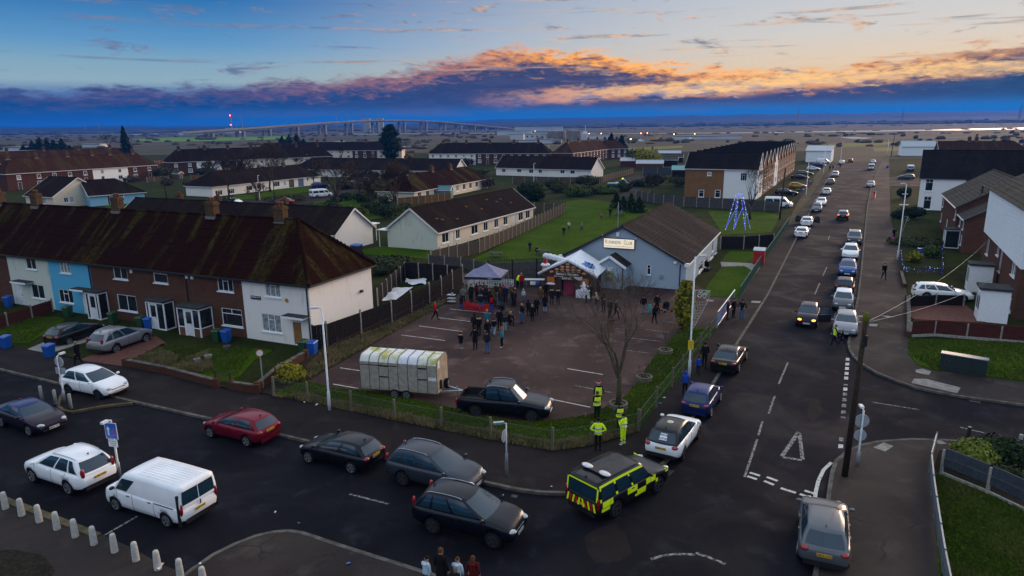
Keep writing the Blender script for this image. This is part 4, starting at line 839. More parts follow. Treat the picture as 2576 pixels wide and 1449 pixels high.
# ---------------------------------------------------- newer houses along the left of the street, gables to the road
NA = R(-28); nA = Vector((37.9, 149.8)); sd = Vector((math.cos(R(63.4)), math.sin(R(63.4))))
for i in range(12):
 o_ = nA + sd*(i*7.6) - Vector((math.cos(NA), math.sin(NA)))*0
 first = i == 0
 house('new_house', 'brick and white end house with two upright ground-floor windows, first of the gabled row' if first else 'dark-roofed house with its white-edged gable to the street, in the gabled row', o_, NA, 15.0, 7.5, 6.3, 9.5,
  'brick_buff', 'roof_new', 'gable', 'gable', ([('f', 1, (1779, 432, 1790, 442)), ('f', 1, (1757, 477, 1771, 497)), ('f', 1, (1798, 478, 1812, 498)), ('f', 3, (1862, 434, 1880, 456))] if first else []) + [('r', 2, (1.2, 3.6, 2.4, 5.2), {'m': 1}), ('r', 2, (4.6, 3.6, 5.8, 5.2), {'m': 1}), ('r', 'door', (1.2, .1, 2.2, 2.2), {'m': 1}), ('r', 2, (4.2, .8, 6.0, 2.3), {'m': 1})],
  ov=.2, nc=10 if i < 3 else 4, split=[(0, .55, 'brick_buff'), (.55, 1, 'render_bright')] if first else [(0, 1, 'render_bright' if i == 4 else 'brick_buff')], group=None if first else 'gabled houses along the street', fascia='gutter_white', verge='frame_grey')
# ---------------------------------------------------- houses right of the street
oO = G(2307, 528); aO = ang2(G(2312, 443, 6.0), G(2457, 446.5, 6.0))
house('white_house', 'white rendered house with big plain dark roof right of the street', oO, aO, 34, 9.5, 6.0, 10.4, 'render_bright', 'roof_new', 'gable', 'gable', [('f', 4, (2327, 449, 2349, 481)), ('f', 4, (2322, 493, 2344, 527)), ('f', 4, (2428, 449, 2446, 470))], ov=.25, nc=12, fascia='gutter', verge='gutter')
pf, pn = G(2373, 486, 5.0), G(2409, 520, 5.0); aP = R(243.3); lP = (pn-pf).length
hp = house('brick_house', 'brown brick house with grey tiled roof facing the street beside the white house', pf, aP, lP, 11.8, 5.0, 8.6, 'brick_dark', 'roof_grey', 'gable', 'gable', [('f', 2, (x, z, x+1.1, z+1.3), {'m': 1, 'fine': False}) for x in (1.0, lP-2.3) for z in (3.1, .9)] + [('f', 'door', (lP/2-.5, .1, lP/2+.5, 2.2), {'m': 1})], ov=.25, nc=14, verge='gutter')
MB().tube([(lP-2, 2.6, 6.4), (lP-2, 2.6, 7.6)], .13, 8).build('flue', 'black_metal', hp)
p2 = along(pf, aP, lP+.02); hp2 = house('brick_house', 'lower brown brick house stepped below the grey tiled one', (p2[0]+.25, p2[1]-.13), aP, 6.2, 11.2, 4.2, 7.4, 'brick_dark', 'roof_grey', 'party', 'gable', [('f', 2, (x, z, x+1.1, z+1.2), {'m': 1, 'fine': False}) for x in (.8, 3.8) for z in (2.7, .8)], ov=.25, nc=12, verge='gutter')
porch(hp2, 1.2, 3.2, 1.6, 2.4)
qn = G(2549, 804); aQ = R(62.5)
_k = on_wall(qn, aQ, 2478, 578)
Lq = _k[0]; zb = on_wall(qn, aQ, 2557, 664)[1]; zt = on_wall(qn, aQ, 2489, 471)[1]
hq = house('brick_house', 'tall brick house with white boarded upper storey and white porches right of the street', along(qn, aQ, Lq), aQ + R(180), Lq, 8.0, zb, zt + 1.6, 'brick_dark', 'roof_grey', 'gable', 'gable', [('f', 2, b) for b in ((2545, 648, 2556, 698), (2508, 610, 2514, 645), (2535, 745, 2545, 788), (2516, 605, 2521, 690), (2482, 598, 2488, 644))], ov=.01, nc=8, fascia='gutter_white', fine=True)
for c in list(hq.children):
 if c.name.split('.')[0] in ('roof_slope', 'ridge', 'gutter', 'soffit', 'bargeboard', 'wall'):
  if c.name.startswith('wall'): continue
  bpy.data.objects.remove(c)
m = MB(); m.box2((-.05, -.06, zb), (Lq+.06, 8.05, zt)); hb = m.build('boarded_storey', 'boards_white', hq)
nb = int((zt-zb)/.2)
for i in range(nb):
 zz = zb + (i+.5)*(zt-zb)/nb
 MB().box((Lq/2, -.075, zz), (Lq+.14, .03, (zt-zb)/nb*.86)).build('weatherboard', 'boards_white', hb); MB().box((Lq+.075, 4.0, zz), (.03, 8.1, (zt-zb)/nb*.86)).build('weatherboard', 'boards_white', hb)
slope(hq, (0, -.3, zt-.05), 0, -.3, Lq+.3, -.3, Lq+.3, 4.3, 2.4, 'roof_grey', 10); slope(hq, (Lq, 8.3, zt-.05), R(180), -.3, Lq+.3, -.3, Lq+.3, 4.3, 2.4, 'roof_grey', 1)
def white_porch(px_base, w, d, h, label, glazed=True):
 p = G(*px_base); t = thing('entrance_porch', label, 'porch', (p.x, p.y, 0), aQ + R(180))
 m = MB(); q = .1
 for x in (0, w-q):
  for y in (0, d-q): m.box2((x, y, 0), (x+q, y+q, h))
 m.box2((q, .01, 0), (w-q, .08, .9)); m.box2((.01, q, 0), (.08, d-q, .9)); m.box2((q, .01, h-.35), (w-q, .09, h)); m.box2((.01, q, h-.35), (.09, d-q, h)); m.box2((w-.08, q, 0), (w-.01, d-q, h))
 m.box2((w/2-.05, .015, .9), (w/2+.05, .085, h-.35))
 m.build('frame', 'upvc', t)
 MB().box2((q, .03, .9), (w/2-.05, .05, h-.35)).build('pane', 'glass_dark', t); MB().box2((w/2+.05, .03, .9), (w-q, .05, h-.35)).build('pane', 'glass_dark', t); MB().box2((.03, q, .9), (.05, d-q, h-.35)).build('pane', 'glass_net', t)
 MB().box2((-.12, -.12, h), (w+.12, d+.1, h+.18)).build('roof', 'felt', t); return t
white_porch((2449, 795), 2.0, 2.0, 2.7, 'large white glazed porch with flat grey roof beside brown fence')
white_porch((2426, 726), 1.6, 1.9, 2.6, 'smaller white porch with open doorway behind white estate car', False)
# far roof and white shed near the end of the street
o_ = G(2345, 400, 3); house('brick_house', 'rust-roofed brick house with twin chimneys beyond the dark roof', along(o_, R(-20), 2), R(-20), 26, 9, 5.0, 8.6, 'brick_orange', 'roof_rust', 'gable', 'hip', [], nc=6, chim=((9, 0, 1.4), (11, 0, 1.4)))
o_ = G(2268, 392); sh = house('white_shed', 'pale metal shed with shallow gable near the street end', o_, R(-20), 13, 9, 4.2, 6.4, 'boards_white', pr('sheet_roof', (.35, .40, .44), rough=.5), 'gable', 'gable', [], nc=0, cat='shed')
o_ = G(2026, 408); house('white_shed', 'white sheet-clad shed at the end of the gabled row', o_, R(-28), 9, 16, 4.5, 6.2, 'boards_white', 'sheet_roof', 'gable', 'gable', [], cat='shed')
# ================================================================== vehicles (x forward, y left, z up, origin on the road under the middle)
def lerp(a, b, t): return a + (b-a)*t
def pl(pts, x):
 if x <= pts[0][0]: return pts[0][1]
 for (a, b), (c, d) in zip(pts, pts[1:]):
  if x <= c:
   t = (x-a)/(c-a); return lerp(b, d, t*t*(3-2*t)*.5 + t*.5)
 return pts[-1][1]
CARS = {
 # L, W, H, wheelbase, wheel radius, top line of the lower body (x from rear, as fraction of L), cowl, windscreen top, roof rear, rear glass base (fractions), belt heights, roof half width
 'hatch':  dict(L=4.15, W=1.76, H=1.48, wb=2.58, wr=.32, nose=.66, hood=.88, cowl=.98, tail=.96, xc=.75, xf=.53, xr=.13, xb=.03, rw=.70),
 'small':  dict(L=3.75, W=1.66, H=1.53, wb=2.43, wr=.30, nose=.68, hood=.90, cowl=1.00, tail=.97, xc=.765, xf=.545, xr=.14, xb=.03, rw=.70),
 'saloon': dict(L=4.62, W=1.80, H=1.44, wb=2.76, wr=.33, nose=.66, hood=.86, cowl=.95, tail=.98, xc=.725, xf=.545, xr=.27, xb=.115, rw=.68, boot=.98),
 'cabrio': dict(L=4.50, W=1.83, H=1.42, wb=2.64, wr=.33, nose=.66, hood=.86, cowl=.95, tail=.98, xc=.72, xf=.56, xr=.30, xb=.155, rw=.66, boot=.98),
 'estate': dict(L=4.75, W=1.83, H=1.45, wb=2.82, wr=.33, nose=.66, hood=.86, cowl=.95, tail=.97, xc=.70, xf=.56, xr=.075, xb=.02, rw=.69),
 'suv':    dict(L=4.50, W=1.86, H=1.74, wb=2.66, wr=.36, nose=.78, hood=1.02, cowl=1.10, tail=1.08, xc=.755, xf=.53, xr=.13, xb=.02, rw=.69, clad=1, rails=1),
 'cross':  dict(L=4.25, W=1.80, H=1.64, wb=2.60, wr=.34, nose=.76, hood=.98, cowl=1.07, tail=1.06, xc=.755, xf=.53, xr=.15, xb=.03, rw=.67, clad=1),
 'disco':  dict(L=4.85, W=1.95, H=1.86, wb=2.88, wr=.40, nose=.92, hood=1.10, cowl=1.14, tail=1.12, xc=.70, xf=.60, xr=.025, xb=.008, rw=.80, clad=1, boxy=1),
 'van':    dict(L=4.78, W=1.90, H=1.97, wb=3.10, wr=.33, nose=.78, hood=1.02, cowl=1.10, tail=1.05, xc=.86, xf=.70, xr=.010, xb=.004, rw=.86, boxy=1, van=1),
 'minibus': dict(L=4.95, W=1.97, H=2.06, wb=3.0, wr=.34, nose=.80, hood=1.05, cowl=1.12, tail=1.08, xc=.86, xf=.71, xr=.012, xb=.004, rw=.84, boxy=1, van=2),
 'pickup': dict(L=5.30, W=1.86, H=1.94, wb=3.22, wr=.40, nose=.90, hood=1.10, cowl=1.17, tail=1.14, xc=.715, xf=.59, xr=.325, xb=.308, rw=.75, clad=1, rails=1, bed=1),
 'truckcab': dict(L=5.6, W=1.97, H=2.05, wb=3.5, wr=.34, nose=.82, hood=1.08, cowl=1.15, tail=.80, xc=.87, xf=.76, xr=.60, xb=.58, rw=.84, boxy=1, flat=1),
}
P('tyre', (.012, .012, .013), rough=.8); P('car_black', (.010, .010, .011), rough=.5); P('rim', (.42, .43, .45), (.30, .31, .33), .3, metal=.7); P('rim_dark', (.07, .07, .08), rough=.35, metal=.5)
P('car_glass', (.008, .028, .048), (.012, .036, .060), .03, .8, spec=.6); P('lamp_clear', (.55, .58, .60), (.35, .38, .40), .08, 9, spec=.8); P('lamp_red', (.30, .008, .008), (.18, .005, .006), .12, 6, spec=.7)  # the sky's reflection is put into the blue base colour of car_glass
P('lamp_red_lit', (.5, .02, .01), rough=.2, emit=(1, .06, .02), estr=4.0); P('lamp_on', (.9, .8, .6), rough=.2, emit=(1, .82, .5), estr=7.0); P('lamp_amber', (.9, .3, .03), rough=.2, emit=(1, .25, .02), estr=6.0)
P('plate_white', (.72, .72, .70), rough=.5); P('plate_yellow', (.70, .42, .03), rough=.5); P('ink', (.01, .01, .01), rough=.6); P('chrome', (.6, .6, .62), rough=.15, metal=1.0); P('lamp_on_soft', (.9, .8, .6), rough=.2, emit=(1, .70, .32), estr=9.0)
def wheel_meshes(r, style):
 m = MB(); w = .22; prof = [(r*.66, -w/2), (r*.93, -w/2), (r, -w*.36), (r, w*.36), (r*.93, w/2), (r*.66, w/2)]
 vs = []; fs = []; n = 20
 for rr, yy in prof:
  for k in range(n): a = math.tau*k/n; vs.append((rr*math.cos(a), yy, rr*math.sin(a)))
 for i in range(len(prof)-1):
  for k in range(n): fs.append((i*n+k, (i+1)*n+k, (i+1)*n+(k+1) % n, i*n+(k+1) % n))
 m.add(vs, fs); ty = m.mesh('wheel', True)
 q = MB(); ns = {0: 5, 1: 5, 2: 8, 3: 6}[style]; yo = -w*.42
 q.tube([(r*.64*math.cos(k*math.tau/18), r*.64*math.sin(k*math.tau/18), .02) for k in range(19)], r*.045, 5, cap=False); q.lathe([(r*.16, -.015), (r*.16, .03)], 10)
 for k in range(ns):
  a = math.tau*k/ns
  for da in ((-.14, .14) if style in (0, 3) else (0,)):
   c, s = math.cos(a), math.sin(a); c2, s2 = math.cos(a+da), math.sin(a+da)
   q.beam((r*.10*c, r*.10*s, .0), (r*.63*c2, r*.63*s2, .0), r*(.10 if style in (0, 3) else .20), .04)
 rim = q.mesh('rim'); M = Matrix.Translation((0, yo, 0)) @ Matrix.Rotation(R(90), 4, 'X'); rim.transform(M)
 d = MB(); d.lathe([(r*.655, 0), (r*.655, .02)], 16); bk = d.mesh('hub'); bk.transform(Matrix.Translation((0, yo+.07, 0)) @ Matrix.Rotation(R(90), 4, 'X'))
 return ty, rim, bk
def make_car(typ):
 c = CARS[typ]; L, W, H = c['L'], c['W'], c['H']; X = lambda f: (f-.5)*L; hw = W/2; boxy = c.get('boxy'); flat = c.get('flat')
 root = bpy.data.objects.new('car_master_' + typ, None); COL.objects.link(root)
 top = [(X(0), c['tail']-.22), (X(.012), c['tail']-.07), (X(.03), c['tail']), (X(c['xb']+.02), c.get('boot', c['tail'])), (X(c['xc']), c['cowl']), (X(c['xc']+.09), lerp(c['cowl'], c['hood'], .55)), (X(.94), c['hood']-.09), (X(.98), c['nose']), (X(1), c['nose']-.16)]
 if flat: top = [(X(0), .85), (X(.565), .85), (X(.575), c['cowl']), (X(c['xc']), c['cowl']), (X(.955), c['hood']-.05), (X(.985), c['nose']), (X(1), c['nose']-.14)]
 gc = .24 if not c.get('clad') else .30
 bot = [(X(0), gc+.20), (X(.03), gc+.06), (X(.1), gc), (X(.9), gc-.03), (X(.97), gc), (X(1), gc+.14)]
 def wid(x):
  s = max(0, abs(x)/(L/2) - (.70 if not boxy else .86))/(.30 if not boxy else .14); e = .21 if x > 0 else .13
  if boxy: e *= .75 if x > 0 else .45
  return hw*(1 - e*s**2.2 - (.05*s**6))
 def section(x):
  w = wid(x); zb, zt = pl(bot, x), pl(top, x); h = zt-zb; sh = .93 if not boxy else .975
  return [(0, zb), (w*.80, zb), (w*.95, zb+min(.10, h*.15)), (w*.985, zb+h*.36), (w*1.0, zb+h*.56), (w*(.985 if not boxy else .995), zb+h*.80), (w*sh, zt-.035), (w*(sh-.10), zt), (w*.4, zt+.018), (0, zt+.022)]
 def side_y(x, z):
  s = section(x)
  for (a, b), (d, e) in zip(s[1:], s[2:]):
   if b <= z <= e: return lerp(a, d, (z-b)/max(1e-4, e-b))
  return s[4][0]
 xs = [X(f) for f in (0, .008, .022, .05, .09, .13, .17, .21, .26, .31, .36, .42, .48, .54, .60, .65, .70, .75, .79, .83, .87, .91, .94, .962, .98, .993, 1)]
 m = MB(); ns = 10; ring = 2*ns-2
 for x in xs:
  s = section(x); pts = [(x, -y, z) for y, z in s] + [(x, y, z) for y, z in reversed(s[1:-1])]; m.v += pts
 for i in range(len(xs)-1):
  for k in range(ring):
   a = i*ring; kk = k if k < ns-1 else ring-1-k
   m.f.append((a+k, a+ring+k, a+ring+(k+1) % ring, a+(k+1) % ring)); m.mi.append(1 if kk < (2 if not c.get('clad') else 2) else 0)
 m.f.append(tuple(range(ring))); m.mi.append(0); m.f.append(tuple(reversed(range((len(xs)-1)*ring, len(xs)*ring)))); m.mi.append(0)
 me = m.mesh('body', True)
 bm = bmesh.new(); bm.from_mesh(me); bmesh.ops.recalc_face_normals(bm, faces=bm.faces[:]); bm.to_mesh(me); bm.free()
 paint = pr('paint_default', (.3, .3, .3), rough=.3, coat=1.0)
 body = bpy.data.objects.new('body', me); COL.objects.link(body); me.materials.append(paint); me.materials.append(MATS['car_black'])
 wr = c['wr']; xfw = L/2 - (L-c['wb'])*.44; xrw = xfw - c['wb']
 cut = MB()
 for xw in (xfw, xrw):
  n = 22; r = wr + .055
  for sg in (-1, 1):
   y0, y1 = sg*(hw-.30), sg*(hw+.3); vs = [(xw + r*math.cos(math.tau*k/n), y, wr + .01 + r*math.sin(math.tau*k/n)) for y in (y0, y1) for k in range(n)]
   fs = [(k, (k+1) % n, n+(k+1) % n, n+k) for k in range(n)] + [tuple(reversed(range(n))), tuple(range(n, 2*n))]
   cut.add(vs, fs, 1)
 if c.get('bed'): cut.box2((X(.018), -hw+.16, .72), (X(.295), hw-.16, 1.5), 1)
 cme = cut.mesh('cut'); bm = bmesh.new(); bm.from_mesh(cme); bmesh.ops.recalc_face_normals(bm, faces=bm.faces[:]); bm.to_mesh(cme); bm.free()
 co_ = bpy.data.objects.new('cut', cme); COL.objects.link(co_); cme.materials.append(paint); cme.materials.append(MATS['car_black'])
 md = body.modifiers.new('b', 'BOOLEAN'); md.object = co_; md.operation = 'DIFFERENCE'; md.solver = 'EXACT'
 dg = bpy.context.evaluated_depsgraph_get(); nm = bpy.data.meshes.new_from_object(body.evaluated_get(dg)); body.modifiers.clear(); body.data = nm; nm.name = 'body'
 bpy.data.objects.remove(co_); body.parent = root
 # cabin
 xc, xf, xr, xb = X(c['xc']), X(c['xf']), X(c['xr']), X(c['xb']); wbl = hw*(.915 if not boxy else .965); wrf = hw*c['rw']; bow = .16 if not boxy else .10; bowr = .09 if not boxy else .03
 zf, zrb = c['cowl']-.03, c.get('boot', c['tail'])-.03; zroof = lambda x: H - .045 - .075*((x-(xf+xr)/2)/((xf-xr)/2))**2*(1 if not boxy else .45)
 if flat: zrb = c['cowl']-.03
 def Pt(s, t):
  s %= 4; w = lerp(wbl, wrf, t) + .045*math.sin(math.pi*t)*(1 if not boxy else .7)
  if s <= 1:
   v = 2*s-1; x = lerp(xc, xf, t) + lerp(bow, bow*.8, t)*(1-v*v) - bow*.35; y = w*v
  elif s <= 2:
   v = s-1; x = lerp(lerp(xc, xf, t) - bow*.35, lerp(xb, xr, t), v); y = w*(1 - (.03 if not boxy else .0)*(2*v-1)**2 - .03*v**2*(1 if not boxy else 0))
  elif s <= 3:
   v = 2*(s-2)-1; w *= .97 if not boxy else 1.0; w *= (1 - (.03 if not boxy else 0)); x = lerp(xb, xr, t) - bowr*(1-v*v); y = -w*v
  else:
   q = Pt(2-(s-3), t); return Vector((q.x, -q.y, q.z))
  zb_ = lerp(zrb, zf, min(1, max(0, (x-xb)/(xc-xb)))); zt_ = zroof(min(max(x, xr), xf))
  return Vector((x, y, lerp(zb_, zt_, t)))
 NF, NS, NT_ = 8, 14, 5
 loop = [i/NF for i in range(NF)] + [1+i/NS for i in range(NS)] + [2+i/NF for i in range(NF)] + [3+i/NS for i in range(NS)]
 m = MB(); n = len(loop)
 for j in range(NT_+1):
  for s in loop: m.v.append(tuple(Pt(s, j/NT_)))
 for j in range(NT_):
  for k in range(n): m.f.append((j*n+k, j*n+(k+1) % n, (j+1)*n+(k+1) % n, (j+1)*n+k)); m.mi.append(0)
 # crowned roof between the two sides
 rows = []
 for i in range(NS+1):
  r_ = []
  for q in range(NF+1):
   if i == 0: idx = NT_*n + q if q < NF else NT_*n + NF
   elif i == NS: idx = NT_*n + NF + NS + (NF-q)
   elif q == NF: idx = NT_*n + NF + i
   elif q == 0: idx = NT_*n + (NF+NS+NF+(NS-i))
   else:
    a = Pt(2-(1-i/NS), 1); v = 2*q/NF-1; yl = abs(a.y); b = 0
    fx = 1-2*i/NS; xo = (bow*.8*(1-v*v) if fx > 0 else bowr*(1-v*v))*fx
    m.v.append((a.x + xo, yl*v, a.z + .045*(1-v*v)*min(1, 4*(i/NS)*(1-i/NS)+.15))); idx = len(m.v)-1
   r_.append(idx)
  rows.append(r_)
 for i in range(NS):
  for q in range(NF): m.f.append((rows[i][q], rows[i][q+1], rows[i+1][q+1], rows[i+1][q])); m.mi.append(0)
 cabme = m.mesh('cabin', True); bm = bmesh.new(); bm.from_mesh(cabme); bmesh.ops.remove_doubles(bm, verts=bm.verts[:], dist=1e-4); bmesh.ops.recalc_face_normals(bm, faces=bm.faces[:]); bm.to_mesh(cabme); bm.free()
 cabme.polygons.foreach_set('use_smooth', [True]*len(cabme.polygons)); cab = ob('cabin', cabme, paint, root)
 def patch(s0, s1, t0, t1, name, mat, a=8, b=4, off=.007, s0t=None, s1t=None):
  m = MB(); s0t = s0 if s0t is None else s0t; s1t = s1 if s1t is None else s1t
  for j in range(b+1):
   for i in range(a+1):
    f, g = i/a, j/b; s = lerp(lerp(s0, s1, f), lerp(s0t, s1t, f), g); t = lerp(t0, t1, g); p = Pt(s, t); e = .004
    nrm = (Pt(s+e, t)-p).cross(Pt(s, min(t+e*3, 1.0 + e*3))-p)
    nrm = nrm.normalized() if nrm.length > 1e-9 else Vector((0, 0, 1))
    if nrm.x*(p.x-(xc+xb)/2) + nrm.y*p.y < 0: nrm = -nrm
    m.v.append(tuple(p + nrm*off))
  for j in range(b):
   for i in range(a): m.f.append((j*(a+1)+i, j*(a+1)+i+1, (j+1)*(a+1)+i+1, (j+1)*(a+1)+i)); m.mi.append(0)
  return m.build(name, mat, root, True)
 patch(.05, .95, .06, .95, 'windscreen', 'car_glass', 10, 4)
 van = c.get('van')
 def sides(spans, t0=.10, t1=.90, nm='side_window'):
  for a0, a1, a0t, a1t in spans:
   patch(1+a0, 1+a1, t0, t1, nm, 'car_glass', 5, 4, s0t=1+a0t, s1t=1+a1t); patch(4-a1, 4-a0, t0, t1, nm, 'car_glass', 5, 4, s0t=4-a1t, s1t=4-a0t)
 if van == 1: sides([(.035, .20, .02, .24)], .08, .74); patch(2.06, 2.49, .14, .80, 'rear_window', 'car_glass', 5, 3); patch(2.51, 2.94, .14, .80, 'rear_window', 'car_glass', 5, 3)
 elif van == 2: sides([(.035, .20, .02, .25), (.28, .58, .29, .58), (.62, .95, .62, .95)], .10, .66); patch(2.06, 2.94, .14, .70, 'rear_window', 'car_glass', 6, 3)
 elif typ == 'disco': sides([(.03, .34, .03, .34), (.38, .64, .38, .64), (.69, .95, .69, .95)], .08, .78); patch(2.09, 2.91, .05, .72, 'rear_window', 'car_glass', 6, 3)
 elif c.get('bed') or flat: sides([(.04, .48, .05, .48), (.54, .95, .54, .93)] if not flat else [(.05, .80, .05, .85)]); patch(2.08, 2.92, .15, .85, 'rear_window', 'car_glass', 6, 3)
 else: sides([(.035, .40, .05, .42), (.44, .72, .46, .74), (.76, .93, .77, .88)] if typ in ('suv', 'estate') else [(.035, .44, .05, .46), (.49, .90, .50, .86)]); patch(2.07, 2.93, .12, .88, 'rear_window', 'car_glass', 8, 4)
 # wheels
 ty, rim, bk = cached(('wheel', wr, c.get('ws', 0)), lambda: wheel_meshes(wr, c.get('ws', 0)))
 for xw in (xfw, xrw):
  for sg in (-1, 1):
   w_ = ob('wheel', ty, 'tyre', root); w_.location = (xw, sg*(hw-.125), wr); w_.rotation_euler = (0, 0, 0 if sg < 0 else math.pi)
   ob('rim', rim, 'rim', w_); ob('hub', bk, 'rim_dark', w_)
 # lamps, plates, grille, mirrors, bumpers
 ym = hw*.66; zn = c['nose']
 def lump(name, mat, x, y, z, r, rz=0):
  q = MB(); q.ball((0, 0, 0), r, 10, 6); o = q.build(name, mat, root, True); o.location = (x, y, z); o.rotation_euler = (0, 0, rz); return o
 for sg in (-1, 1):
  lump('headlamp', 'lamp_clear', X(1)-.17, sg*(wid(X(.96))-.20), zn-.02, (.26, .15, .075), -sg*.42)
  zt = c['tail']
  if van or typ == 'disco': lump('tail_lamp', 'lamp_red', X(0)+.05, sg*(hw-.10), .98, (.075, .075, .30))
  elif c.get('bed'): lump('tail_lamp', 'lamp_red', X(0)+.05, sg*(hw-.11), .90, (.08, .07, .20))
  elif typ == 'suv': lump('tail_lamp', 'lamp_red', X(0)+.11, sg*(wid(X(.03))-.15), zt+.06, (.10, .09, .27), sg*.4)
  else: lump('tail_lamp', 'lamp_red', X(0)+.12, sg*(wid(X(.03))-.16), zt-.12, (.17, .17, .10), sg*.5)
  mr = lump('mirror', 'car_black' if van else paint, X(c['xc'])-.12, sg*(hw+.06), c['cowl']+.06, (.07, .12, .08)); mr['paint'] = 0 if van else 1
  q = MB(); q.box((X(1)-.045, sg*hw*.52, gc+.18), (.05, .22, .07)); q.build('fog_lamp', 'lamp_clear', root)
 g = MB(); g.box((X(1)-.035, 0, zn-.16), (.05, hw*.95, .15)); g = g.build('grille', 'car_black', root); MB().box((X(1)-.008, 0, zn-.10), (.012, hw*.92, .02)).build('chrome_bar', 'chrome', g)
 q = MB(); q.box((X(1)-.05, 0, gc+.10), (.06, hw*1.25, .14)); q.build('lower_grille', 'car_black', root)
 q = MB(); q.box((X(0)+.03, 0, gc+.16), (.09, hw*1.5, .20)); q.build('rear_bumper', 'car_black' if (c.get('clad') or van) else paint, root)['paint'] = 0 if (c.get('clad') or van) else 1
 q = MB(); q.box((X(1)+.004, 0, zn-.28 if zn < .8 else zn-.34), (.02, .52, .12)); q.build('front_plate', 'plate_white', root)
 q = MB(); q.box((X(0)-.012, 0, .82 if not (van or typ == 'disco') else .72), (.02, .52, .12)); q.build('rear_plate', 'plate_yellow', root)
 # door seams and handles on the sides
 dl = [c['xc']-.01, (c['xc']+c['xr'])/2+.03, c['xr']+.12] if not van else [.80, .60, .33]
 for sg in (-1, 1):
  for f in dl[:3]:
   x = X(f); s = section(x); pts = [(x, sg*(y+.002), z) for y, z in s[2:7]]
   q = MB(); q.tube(pts, .008, 4); q.build('door_seam', 'car_black', root)
  for f in dl[1:]:
   x = X(f+.05); z = c['tail']-.13 if not van else .95; q = MB(); q.box((x, sg*(side_y(x, z)+.012), z), (.18, .03, .03)); q.build('door_handle', paint if not van else 'car_black', root)['paint'] = 0 if van else 1
  if c.get('rails'):
   pts = [Pt(1+v if sg > 0 else 4-v, 1) + Vector((0, -sg*.03, .035 if .1 < v < .9 else .0)) for v in (.05, .12, .3, .5, .7, .88, .95)]
   q = MB(); q.tube(pts, .02, 5); q.build('roof_rail', 'rim', root)
 if not van and not flat:
  q = MB(); p = Pt(2.5, 1); q.add([(p.x+.28, 0, H-.045), (p.x+.12, .02, H-.05), (p.x+.12, -.02, H-.05), (p.x+.10, 0, H+.06)], [(0, 1, 3), (0, 3, 2), (1, 2, 3), (0, 2, 1)]); q.build('aerial', 'car_black', root)
 if c.get('bed'):
  q = MB()
  for sg in (-1, 1): q.tube([(X(.31), sg*(hw-.12), 1.16), (X(.26), sg*(hw-.14), 1.42), (X(.32), sg*(hw-.22), 1.70)], .05, 6); q.tube([(X(.02), sg*(hw-.09), 1.15), (X(.34), sg*(hw-.09), 1.15)], .03, 5)
  q.build('sports_bar', 'car_black', root)
 if van == 1:
  for sg in (-1, 1):
   q = MB(); q.box((X(.20), sg*(hw+.004), 1.00), (1.1, .02, .035)); q.build('door_track', 'car_black', root)
   q = MB(); q.box((X(.025), sg*(hw-.035), .95), (.10, .09, 1.35)); q.build('corner_trim', 'car_black', root)
  for i in range(9):
   q = MB(); q.box((X(.30), -.62+.155*i, H+.002), (2.5, .03, .012)); q.build('roof_rib', paint, root)['paint'] = 1
  q = MB(); q.box((X(0)-.02, -.04, .95), (.04, .03, .20)); q.build('door_handle', 'car_black', root)
 if flat:
  q = MB(); q.box2((X(.0), -hw, .88), (X(.565), hw, .98)); q.build('flat_bed', 'galv', root); q = MB(); q.box2((X(.36), -.4, .985), (X(.48), .2, 1.2)); q.build('winch', 'upvc', root)
  q = MB(); q.box((X(.68), 0, H+.07), (.25, 1.0, .12)); q.build('beacon_bar', 'lamp_amber', root)
 root['side'] = 0
 return root, section, side_y, Pt, X
PROTO = {}
def proto(typ):
 if typ not in PROTO: PROTO[typ] = make_car(typ)
 return PROTO[typ]
PAINTS = dict(white=(.82, .84, .87), silver=(.23, .24, .27), grey=(.115, .125, .14), darkgrey=(.006, .008, .014), black=(.008, .008, .010), navy=(.012, .025, .12), blue=(.02, .07, .24), red=(.16, .006, .022), maroon=(.07, .01, .018), yellow=(.55, .28, .01), green=(.01, .17, .10), slate=(.035, .042, .058), plum=(.020, .012, .024), teal=(.08, .12, .12))
for k, v in PAINTS.items(): pr('paint_' + k, v, tuple(q*.93 for q in v), .35 if k in ('white', 'yellow', 'green') else .28, 1.2, metal=0.0 if k in ('white', 'black', 'yellow', 'green') else .35, coat=.5 if sum(v) > .5 else .22, spec=.2)
